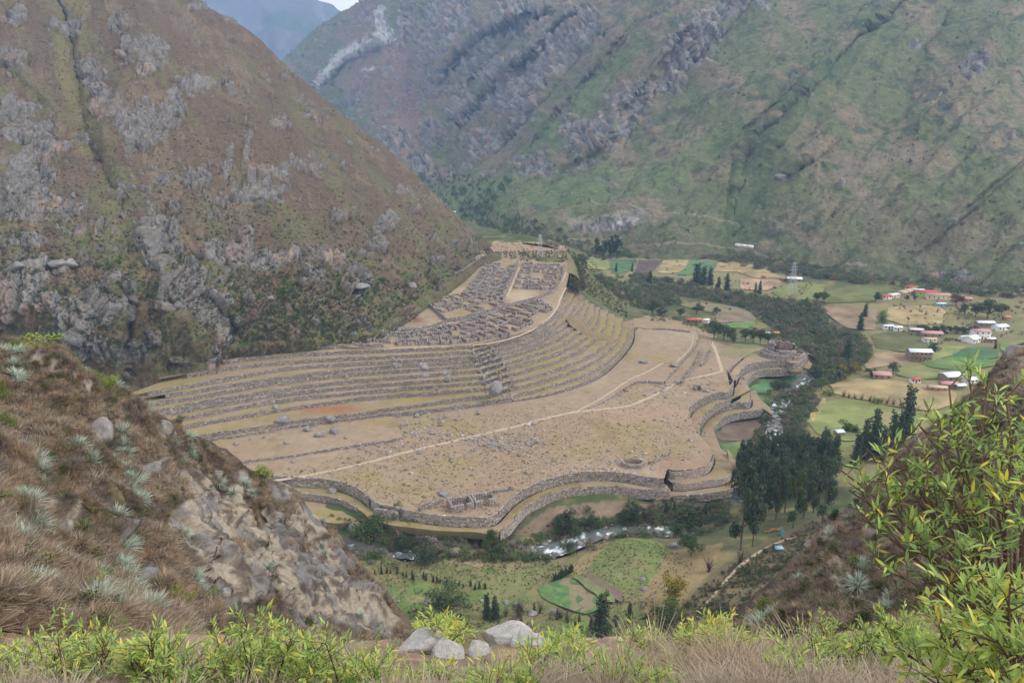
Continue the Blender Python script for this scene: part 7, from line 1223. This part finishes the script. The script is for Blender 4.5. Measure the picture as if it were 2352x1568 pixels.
TUFT = [blade_mesh('tuft', 60, .42, .16, .011, c, 41 + i, .6, 2, up=.35) for i, c in enumerate([HAYC, HAYC[:2], HAYC[2:], [(.115, .09, .075), (.20, .165, .14)], [(.26, .215, .18), (.14, .115, .105)], [(.16, .16, .06), (.13, .12, .06)]])]
LPUY = [(103, 1055), (110, 1072), (123, 1092), (10, 1098), (200, 1065), (210, 1075), (267, 1062), (245, 1050), (293, 1078), (297, 1112), (310, 1118), (300, 1132), (317, 1148), (323, 1158), (283, 1178), (67, 1152), (60, 1145), (77, 1158), (60, 1202), (83, 1188), (93, 1202), (107, 1212), (83, 1232), (97, 1242), (110, 1252), (7, 1242), (20, 1258), (30, 1275), (40, 1295), (312, 1242), (427, 1230), (320, 1298), (310, 1278), (133, 1308), (147, 1322), (173, 1318), (253, 1298), (263, 1312), (240, 1308),
 (273, 1335), (293, 1358), (303, 1368), (333, 1322), (347, 1332), (333, 1358), (360, 1365), (373, 1375), (447, 1342), (473, 1368), (467, 1355), (233, 1362), (50, 1388), (70, 1392), (53, 1408), (77, 1418), (57, 1428), (353, 1402), (327, 1422), (340, 1425), (197, 1445), (213, 1422), (227, 1432), (253, 1465), (13, 1475), (30, 1482), (427, 1065), (447, 1048), (523, 1098), (533, 1115), (547, 1128), (567, 1115), (583, 1135), (743, 1198), (747, 1275), (740, 1258), (623, 1305), (610, 1302), (587, 1292), (824, 1427),
 (5, 816), (27, 840), (33, 856), (30, 870), (32, 893), (37, 900), (183, 873), (263, 893), (278, 908), (430, 1010), (413, 1023), (440, 1033), (67, 1033), (103, 1040), (177, 1036), (277, 1006), (287, 1023), (300, 1040), (345, 940)]
for i, (x, y) in enumerate(LPUY):
    q = nl(x, y); hero = (x, y) == (312, 1242); top = y < 912; cliff = x > 500
    lb = 'brightest silvery rosette plant, standing alone on the dark peaty slope' if hero else 'silvery spiky rosette plant on the crest of the near left hillside' if top else 'silvery spiky rosette plant clinging to the pale cliff of the near left hillside' if cliff else 'silvery spiky rosette plant among brown grass on the near left hillside'
    o = thing('rosette_plant', PUYA[i % 3], lb, 'plant', None if hero else 'silvery rosette plants on the near left hillside', loc=q + [0, -.15, .22], rotz=rng.uniform(0, 6)); o.scale = (rng.uniform(1.05, 1.5) * (1.15 if hero else 1),) * 3; o.rotation_euler[0] = .35
RPUY = [(1925, 1242), (1921, 1252), (1945, 1228), (1981, 1162), (1985, 1172), (1838, 1338), (1898, 1365), (1905, 1362), (2018, 1312), (2025, 1308), (2035, 1305), (2011, 1318), (1988, 1362), (1995, 1355), (1978, 1378), (1973, 1395), (2058, 1402), (2041, 1418), (1795, 1412), (1781, 1428), (1768, 1438), (1758, 1448), (1745, 1458), (1821, 1462), (1961, 1215), (2161, 1252), (2175, 1232), (2221, 1075), (2135, 1145), (2325, 1245), (2261, 1262)]
for i, (x, y) in enumerate(RPUY):
    o = thing('rosette_plant', PUYA[i % 3], 'silvery spiky rosette plant on the near right hillside', 'plant', 'silvery rosette plants on the near right hillside', loc=nr(x, y) + [0, -.15, .22], rotz=rng.uniform(0, 6)); o.scale = (rng.uniform(1.0, 1.4),) * 3; o.rotation_euler[0] = .3
def hillbush(fn, x, y, w, h, tone, label, kind='bush', group=None):
    q = fn(x, y + h * .45); i = int(rng.integers(4)) if kind != 'bare' else 0; cm, tm = crown(kind, i, tone); D = np.linalg.norm(q - [0, 0, CAMZ]); r = bpy.data.objects.new('shrub', None); link(r); r.location = q + [0, .2, -.1]; r.rotation_euler[2] = rng.uniform(0, 6); r.scale = (w / .95 * D / F, w / .95 * D / F, h * 1.15 * D / F)
    r['label'] = label; r['category'] = 'shrub'; r['kind'] = 'thing'
    if group: r['group'] = group
    obj('crown', cm, r); obj('trunk', tm, r)
TONES.update({'acid': (.21, .26, .06), 'acid2': (.15, .19, .05)})
for x, y, w, h, tn, lb in [(75, 800, 110, 40, 'acid', 'wide bright green shrub on the crest at the far left'), (38, 792, 50, 34, 'acid2', 'green shrub at the left end of the crest'), (205, 888, 60, 34, 'acid2', 'green shrub on the crest in front of the cliffs'), (243, 900, 44, 30, 'acid', 'yellow green shrub right of the crest shrub'), (607, 1082, 48, 36, 'acid', 'bright round shrub on top of the near cliff'), (72, 1322, 62, 50, 'acid', 'bright green shrub on the lower left slope'),
 (225, 1282, 50, 44, 'olive', 'olive yellow shrub in the middle of the slope'), (232, 1330, 52, 40, 'acid2', 'dark edged green shrub below the olive yellow one'), (175, 1385, 76, 36, 'acid', 'low green shrub spreading on the straw coloured grass'), (235, 1372, 40, 24, 'acid2', 'small green shrub between rosettes'), (412, 1366, 48, 34, 'acid', 'upper green tuft of the branching shrub'), (390, 1398, 46, 36, 'acid2', 'left green part of the branching shrub'), (450, 1392, 44, 34, 'acid2', 'right green part of the branching shrub'), (468, 1412, 36, 20, 'acid', 'small green shrub at the cliff foot'),
 (290, 1405, 26, 34, 'acid2', 'narrow green shrub on the slope'), (232, 1482, 64, 50, 'acid2', 'green shrub above the foreground leaves'), (18, 1428, 60, 66, 'acid2', 'tall green shrub at the lower left edge'), (140, 1405, 40, 26, 'acid2', 'small shrub beside the silvery rosettes'), (165, 1242, 32, 40, 'olive', 'dull green shrub on the dark slope'), (10, 1150, 30, 30, 'acid', 'green shrub at the left picture edge'), (8, 1205, 24, 26, 'acid2', 'small green shrub at the left edge below'), (8, 900, 26, 44, 'acid2', 'dark green shrub at the left edge near the crest'), (13, 958, 34, 34, 'acid2', 'green shrub at the left edge under the crest'),
 (402, 970, 28, 20, 'olive', 'thin yellow green shrub on the crest by the grey rock'), (246, 935, 30, 24, 'olive', 'yellow green clump on the slope below the crest'), (700, 1440, 40, 30, 'olive', 'small shrub low on the near cliff')]: hillbush(nl, x, y, w, h, tn, lb)
o = thing('rosette_plant', blade_mesh('agave', 70, .55, .05, .03, [(.09, .17, .03), (.13, .22, .05)], 37, .3, 3, up=.1), 'dark green spiky rosette plant on the near left hillside', 'plant', loc=nl(218, 1196) + [0, -.2, .2]); o.scale = (1.25,) * 3
for x, y, w, h, tn, lb in [(1861, 1332, 36, 48, 'acid2', 'green shrub on the brown ridge at the right'), (1975, 1338, 32, 58, 'acid2', 'tall narrow green shrub on the near right hillside'), (2048, 1374, 36, 32, 'acid2', 'small green shrub right of the tall narrow one'), (1768, 1400, 52, 40, 'acid2', 'green shrub low on the near right ridge'), (1830, 1395, 40, 34, 'olive', 'olive shrub beside the low green one'), (2115, 1278, 50, 50, 'mid', 'dark shrub behind the foreground twigs'), (1700, 1440, 34, 30, 'mid', 'dark shrub at the foot of the near right ridge'), (1920, 1180, 30, 24, 'mid', 'small dark shrub on the ridge crest')]: hillbush(nr, x, y, w, h, tn, lb)
for fn, lst in ((nl, [(237, 995, 56, 62, 'large rounded grey boulder on the near left hillside'), (380, 985, 30, 40, 'upright blue grey boulder on the crest'), (345, 940, 26, 22, 'pale boulder at the crest under a silvery rosette'), (405, 1003, 16, 30, 'narrow grey boulder below the crest'), (308, 1002, 14, 12, 'small white stone on the slope'), (320, 1008, 10, 14, 'small pale stone beside the white one'), (181, 1122, 16, 30, 'pale upright rock fragment on the peaty slope'), (200, 1138, 22, 14, 'pale flat rock fragment on the peaty slope'), (175, 1172, 50, 50, 'mottled grey boulder on the peaty slope'), (130, 1145, 20, 22, 'pale broken rock left of the mottled boulder'),
    (38, 990, 24, 18, 'small grey boulder at the left'), (512, 1080, 26, 18, 'grey boulder at the top of the near cliff'), (560, 1093, 36, 16, 'flat grey boulder beside the bright round shrub'), (655, 1425, 48, 36, 'dark grey boulder at the foot of the near cliff'), (100, 1360, 60, 30, 'grey rock half buried in straw coloured grass'), (385, 1278, 16, 22, 'small grey rock at the cliff foot'), (500, 1380, 24, 26, 'grey split rock at the cliff foot')]),
    (nr, [(2010, 1238, 30, 30, 'dark grey boulder on the near right hillside'), (2034, 1338, 26, 26, 'pale spotted boulder in the middle of the near right hillside'), (1985, 1172, 28, 20, 'white rock near the top of the near right ridge'), (1895, 1310, 24, 14, 'pale rock on the right ridge'), (1865, 1250, 36, 18, 'grey rocks on the right ridge crest'), (2335, 810, 60, 60, 'dark grey crag at the right picture edge'), (2060, 1515, 44, 34, 'white rock low in the right corner'), (1925, 1442, 30, 24, 'white grey rock at the edge of the trail')])):
    for x, y, w, h, lb in lst:
        q = fn(x, y); D = np.linalg.norm(q - [0, 0, CAMZ]); o = thing('boulder', BM[int(x) % 6], lb, 'boulder', loc=q, rotz=x); o.scale = (w / 2 * D / F * 1.1, w / 2 * D / F, h / 2 * D / F / .8)
clf = lambda x, y: sstep(.1, .5, blobs(x, y, NL_CLIFF, .0))
kn = lambda x, y, g: (g.random(len(x)) > clf(x, y) * .97) & (y > np.interp(x, [p[0] for p in nl_top], [p[1] for p in nl_top]) + 1) & (g.random(len(x)) < .5 + .5 * sstep(-.3, .2, fbm(x, y, sc=40, oct=2, seed=78)))
POLYL = [(-420, 712), (-100, 755), (0, 768), (130, 803), (250, 892), (350, 935), (440, 1000), (560, 1068), (680, 1135), (760, 1215), (870, 1360), (960, 1500), (-420, 1560)]
P, q = on_sheet(nl, POLYL, 29000, 980, kn); dk = fbm(q[:, 0], q[:, 1], sc=70, oct=3, seed=79)
st = (q[:, 0] < 430) & (q[:, 1] > 1230); a = (dk < .05) & ~st
scatter('dry_grass', P[a], rng.uniform(.6, 1.3, a.sum()) * 1.25, [TUFT[3], TUFT[4], TUFT[1], TUFT[5]], 981, .35); scatter('dry_grass', P[~a], rng.uniform(.6, 1.3, (~a).sum()) * 1.3, [TUFT[0], TUFT[1], TUFT[2], TUFT[2]], 982, .35)
P, q = on_sheet(nr, [(1640, 1478), (1855, 1265), (2000, 1115), (2130, 990), (2320, 800), (2750, 720), (2750, 1560), (1600, 1560)], 15000, 983); dk = fbm(q[:, 0], q[:, 1], sc=60, oct=3, seed=80); a = dk < .0
scatter('dry_grass', P[a], rng.uniform(.6, 1.2, a.sum()) * 1.15, [TUFT[0], TUFT[4], TUFT[5], TUFT[2]], 984, .35); scatter('dry_grass', P[~a], rng.uniform(.6, 1.2, (~a).sum()) * 1.15, [TUFT[0], TUFT[1], TUFT[4]], 985, .35)
P, q = on_sheet(nr, [(1650, 1475), (1855, 1270), (2000, 1120), (2130, 990), (2400, 900), (2400, 1500), (1700, 1500)], 900, 986); scatter('shrubland', P, rng.uniform(.35, 1.0, 900), [whole('bush', 0, 'olive', .4), whole('bare', 0, 'grey', .7), whole('bush', 1, 'mid2', .4), whole('bush', 2, 'oliv2', .4), whole('bare', 1, 'grey', .7)], 986)
P, q = on_sheet(nl, POLYL, 380, 987, kn); scatter('shrubland', P, rng.uniform(.4, 1.2, len(P)), [whole('bare', 0, 'grey', .7), whole('bare', 1, 'purple', .7), whole('bush', 1, 'olive', .4)], 987)

# ================================================================ the edge of the trail: grass, rocks and leafy shrubs a few metres away
def on_fg(px, py): return fg(px, py)
GR = [blade_mesh('grass', 90, .34, .10, .0022, [(.36, .29, .19), (.42, .35, .23), (.28, .21, .14)], 61 + i, .9, 4, up=.5, jit=.5) for i in range(3)]; GRL = [blade_mesh('grass', 70, .17, .10, .002, [(.36, .29, .21), (.28, .21, .15), (.42, .36, .28)], 66 + i, .9, 3, up=.25, jit=.5) for i in range(3)]
P, q = on_sheet(fg, [(1100, 1560), (1300, 1535), (1400, 1515), (1560, 1510), (1950, 1520), (2150, 1560), (2300, 1600), (2300, 1640), (900, 1640)], 1000, 990); scatter('grass', P, rng.uniform(.6, 1.2, 1000), GRL, 990, .4)
P, q = on_sheet(fg, [(1400, 1570), (1460, 1535), (1560, 1525), (1780, 1530), (1800, 1570), (1500, 1590), (1400, 1600)], 46, 991); scatter('grass', P, rng.uniform(.7, 1.25, len(P)), GR, 991, .35)
P, q = on_sheet(fg, [(-100, 1500), (600, 1480), (900, 1500), (900, 1640), (-100, 1640)], 700, 992); scatter('grass', P, rng.uniform(.6, 1.2, 700), GRL, 992, .4)
for i, (x, y, s) in enumerate([(1505, 1515, 1.3), (1462, 1508, 1.0), (1590, 1530, .9), (1800, 1545, 1.0), (1845, 1530, 1.2), (1400, 1545, .8)]):
    thing('grass_clump', GR[i % 3], ['tall straw coloured grass clump at the middle of the trail edge', 'straw grass clump left of the tallest clump', 'short straw grass clump right of the tallest clump', 'straw grass clump left of the leafy shrub', 'tall straw grass clump leaning on the leafy shrub', 'small straw clump near the bare ground'][i], 'grass', loc=on_fg(x, y), rotz=i).scale = (s * 1.25,) * 3
MR = M('pale_rock', None, 3.0, .25, 14, .3, bump=.02, bsc=12)
def bigrock(x, y, w, h, D, label, seed):
    me = boulder('boulder', 1.0, seed, 4, .62); me.materials.clear(); me.materials.append(MR); a = me.attributes['Col']; n = len(a.data); b = np.zeros(n * 3, np.float32); a.data.foreach_get('vector', b); a.data.foreach_set('vector', b * np.float32(1.6))
    q = atD(x, y, D); o = thing('boulder', me, label, 'boulder', loc=q, rotz=seed); s = D / F; o.scale = (w / 2 * s * 1.1, w / 2.2 * s, h / 2 * s / .55)
bigrock(960, 1484, 130, 62, 9.5, 'whitish angular boulder at the bottom among green leaves', 1); bigrock(1030, 1492, 90, 50, 9.2, 'lower grey part of the whitish boulder pair', 2); bigrock(1165, 1466, 124, 58, 11.0, 'rounded pale grey boulder right of the small leafy shrub', 3); bigrock(1215, 1476, 100, 50, 10.6, 'slanting grey slab boulder leaning on the rounded one', 4); bigrock(1102, 1496, 80, 26, 9.4, 'flat blue grey rock between the two pairs of boulders', 5); bigrock(1012, 1540, 60, 34, 7.8, 'small grey rock buried in the leaves', 6)
# leaves: long narrow blades with a folded midrib
def leafmesh(col, seed):
    g = np.random.default_rng(seed); V, Fq = [], []; n = 3
    for j in range(n + 1): t = j / n; w = .115 * math.sin(math.pi * min(1, t * .92 + .06)) ** .8; z = -.22 * t * t; V += [(-w, t, z + .03 * (w / .11)), (0, t, z), (w, t, z + .03 * (w / .11))]
    for j in range(n): k = 3 * j; Fq += [(k, k + 1, k + 4, k + 3), (k + 1, k + 2, k + 5, k + 4)]
    return mesh('leaf', np.array(V), np.array(Fq), np.tile(np.array(col), (len(Fq), 1)), ML2)
LC = [(.27, .39, .09), (.35, .45, .11), (.20, .31, .08), (.43, .50, .14), (.15, .24, .08), (.58, .50, .08), (.27, .37, .13), (.39, .46, .11)]; LFM = [leafmesh(c, i) for i, c in enumerate(LC)]
LFV = np.empty(len(LFM[0].vertices) * 3, np.float32); LFM[0].vertices.foreach_get('co', LFV); LFV = LFV.reshape(-1, 3); LFF = np.array([p.vertices[:] for p in LFM[0].polygons])
MTWIG = M('twig_bark', (.105, .075, .055), 30, .3)
def leafy(name, label, base, tips, leaf, per, nparts, seed, dens=1.0, stem=.008, spray=.22, cols=None, group=None):
    """stems from base to each tip; short twigs along their outer part carry leaves; the nearest leaves are parts of their own"""
    g = np.random.default_rng(seed); r = bpy.data.objects.new(name, None); link(r); r.location = base; r['label'] = label; r['category'] = 'shrub'; r['kind'] = 'thing'
    if group: r['group'] = group
    base = np.asarray(base); tw, M4 = [], []
    for tip, rad in tips:
        tip = np.asarray(tip) - base; L = np.linalg.norm(tip); mid = tip * .5 + np.array([g.normal() * .06, g.normal() * .06, .10]) * L; pts = [(1 - t) ** 2 * np.zeros(3) + 2 * t * (1 - t) * mid + t * t * tip for t in np.linspace(0, 1, 7)]; tw.append(tube(pts, np.linspace(stem, stem * .35, 7), 5))
        for _ in range(per):
            t = g.uniform(.55, 1.0); s0 = (1 - t) ** 2 * 0 + 2 * t * (1 - t) * mid + t * t * tip; d = g.normal(0, 1, 3) * [1, 1, .7] + [0, 0, .75]; d /= np.linalg.norm(d); e = s0 + d * rad * g.uniform(.5, 1.15); m2 = (s0 + e) / 2 + g.normal(0, .06, 3) * rad; tw.append(tube([s0, m2, e], [stem * .4, stem * .3, stem * .18], 3)); nl_ = int(g.uniform(7, 12) * dens)
            for k in range(nl_):
                u = .25 + .75 * (k + 1) / nl_; p = s0 * (1 - u) ** 2 + 2 * u * (1 - u) * m2 + u * u * e; ax = (e - m2) / (np.linalg.norm(e - m2) + 1e-9); o_ = g.normal(0, 1, 3); o_ -= ax * (o_ @ ax); o_ /= np.linalg.norm(o_) + 1e-9
                y = ax * g.uniform(.4, 1.0) + o_ * (.8 if k < nl_ - 1 else .15) + np.array([0, 0, .25]); y /= np.linalg.norm(y); x = np.cross(y, [0, 0, 1.0] + g.normal(0, .5, 3)); x /= np.linalg.norm(x) + 1e-9; z = np.cross(x, y); sc = leaf * g.uniform(.6, 1.2); m = np.eye(4); m[:3, 0] = x * sc; m[:3, 1] = y * sc; m[:3, 2] = z * sc; m[:3, 3] = p; M4.append((m, int((cols or [0, 1, 2, 3, 4, 6, 7, 1, 0, 5])[g.integers(len(cols or range(10)))])))
    obj('branches', mesh('branches', *merge(tw), None, MTWIG), r)
    M4.sort(key=lambda q: q[0][1, 3] - .3 * np.linalg.norm(q[0][:3, 0]) * 10)
    for m, c in M4[:nparts]: o = obj('leaf', LFM[c], r); o.matrix_local = Matrix(m.tolist())
    rest = M4[nparts:]
    if rest:
        A = np.array([q[0] for q in rest]); V = np.einsum('nij,kj->nki', A[:, :3, :3], LFV) + A[:, None, :3, 3]; n = len(rest); k = len(LFV); Fc = (LFF[None] + (np.arange(n) * k)[:, None, None]).reshape(-1, 4); c = np.repeat(np.array([LC[q[1]] for q in rest]) * g.uniform(.8, 1.2, (n, 1)), len(LFF), 0); obj('leaves', mesh('leaves', V.reshape(-1, 3), Fc, c, ML2), r, kind='stuff')
    return r
def shrub(label, cx, cy, rx, ry, D, n, leaf, per, nparts, seed, **k):
    g = np.random.default_rng(seed); s = D / F; tips = []
    for i in range(n):
        u, v = g.uniform(-1, 1), g.uniform(-.9, 1.0); x = cx + u * rx; top = cy - ry * math.sqrt(max(0, 1 - u * u)) * (.75 + .25 * math.sin(5 * u + seed)); y = top + (g.random() ** 1.4) * ry * 1.5; tips.append((atD(x, y, D * (1 + g.uniform(-.14, .14))), .16 + .05 * g.random()))
    return leafy('leafy_shrub', label, atD(cx, cy + ry * 1.3, D * 1.0), tips, leaf, per, nparts, seed, **k)
shrub('bright green narrow leaved shrub filling the bottom left corner', 150, 1540, 230, 120, 5.4, 64, .053, 10, 240, 1)
shrub('tall green leafy shrub reaching up in front of the near cliff', 600, 1520, 150, 125, 5.6, 62, .058, 10, 260, 2)
shrub('green leafy shrub at the bottom between the two largest ones', 380, 1550, 150, 90, 5.0, 40, .055, 10, 200, 3)
shrub('green leafy shrub at the bottom left of the whitish boulders', 800, 1545, 130, 85, 5.6, 44, .055, 10, 240, 4)
shrub('small yellow green shrub standing behind the whitish boulders', 1010, 1455, 62, 46, 10.5, 20, .09, 6, 120, 5, cols=[3, 1, 0, 5, 7])
shrub('low leafy shrub around the foot of the whitish boulders', 980, 1590, 130, 42, 5.4, 20, .06, 8, 120, 6)
shrub('leafy shrub right of the slanting slab boulder', 1310, 1490, 80, 32, 8.0, 16, .075, 6, 120, 7)
shrub('yellow green leafy shrub behind the tall straw grass', 1640, 1480, 100, 60, 8.2, 40, .08, 7, 200, 8, cols=[1, 3, 0, 5, 7])
shrub('rounded leafy shrub at the bottom right of the straw grass', 1930, 1505, 120, 78, 6.6, 46, .058, 9, 260, 9)
shrub('loose leafy shrub beside the rounded one', 2120, 1500, 110, 60, 6.4, 24, .075, 7, 180, 10, cols=[0, 1, 3, 6])
shrub('thin leafy shrub at the edge left of the straw grass', 1480, 1478, 60, 24, 8.6, 10, .075, 5, 70, 12)
BR = [(1925, 1075, 3.9), (1950, 1125, 3.8), (1990, 1030, 3.9), (2030, 1010, 4), (2065, 1005, 4.1), (2110, 975, 4), (2150, 940, 4), (2180, 890, 4.1), (2225, 870, 4.1), (2270, 880, 4), (2310, 900, 3.8), (2345, 960, 3.6), (2250, 960, 3.9), (2200, 1000, 3.8), (2150, 1040, 3.8), (2320, 1040, 3.5), (2090, 1095, 3.7), (1980, 1190, 3.7), (2040, 1150, 3.7), (2110, 1175, 3.5), (2190, 1140, 3.5), (2280, 1140, 3.4), (2350, 1160, 3.2), (1995, 1290, 3.4), (2120, 1330, 3.4), (2180, 1300, 3.2), (2240, 1250, 3.2), (2060, 1060, 3.9), (2260, 1060, 3.6), (2380, 880, 3.6), (2400, 1060, 3.2), (2140, 1090, 3.6), (2300, 980, 3.7), (2350, 1090, 3.3), (2100, 1240, 3.4)]
leafy('leafy_shrub', 'large long leaved shrub with brown twigs rising at the right edge', atD(2330, 1500, 3.6), [(atD(x, y, d), .16) for x, y, d in BR], .060, 8, 300, 21, dens=.8, stem=.012, cols=[2, 4, 0, 6, 2, 1, 4, 5, 2, 4, 7])
BR = [(2140, 1390, 3.2), (2200, 1350, 3.0), (2260, 1380, 2.8), (2320, 1340, 2.7), (2350, 1420, 2.6), (2160, 1460, 3.0), (2230, 1450, 2.8), (2290, 1470, 2.6), (2350, 1500, 2.5), (2210, 1530, 2.7), (2290, 1550, 2.5), (2370, 1560, 2.4), (2120, 1550, 2.9), (2180, 1400, 3.1), (2320, 1260, 2.9), (2080, 1500, 3.2), (2400, 1400, 2.5), (2250, 1310, 2.9), (2150, 1570, 2.8), (2330, 1590, 2.4)]
leafy('leafy_shrub', 'nearest long leaved shrub filling the bottom right corner', atD(2380, 1750, 2.9), [(atD(x, y, d), .15) for x, y, d in BR], .062, 9, 300, 22, dens=.9, stem=.009, cols=[0, 1, 6, 2, 7, 3, 0, 5, 1])

shrub('low leafy shrub at the bottom centre right of the boulders', 1290, 1530, 110, 40, 6.0, 16, .062, 7, 90, 31)
shrub('low yellow green shrub at the bottom right of the straw grass', 1800, 1555, 110, 45, 5.6, 20, .062, 8, 120, 32, cols=[1, 3, 0, 7])
shrub('leafy shrub rising before the right ridge', 2050, 1470, 80, 50, 6.8, 22, .062, 7, 120, 33)

shrub('leafy shrub low in the straw grass at the bottom centre', 1440, 1575, 110, 40, 5.2, 18, .055, 8, 100, 34)
shrub('low leafy shrub at the bottom between the boulders and the straw grass', 1170, 1585, 120, 40, 5.0, 20, .055, 8, 100, 35)
shrub('leafy shrub at the lower edge left of the rounded one', 1720, 1500, 80, 40, 7.4, 20, .06, 8, 100, 36, cols=[1, 3, 0, 7])
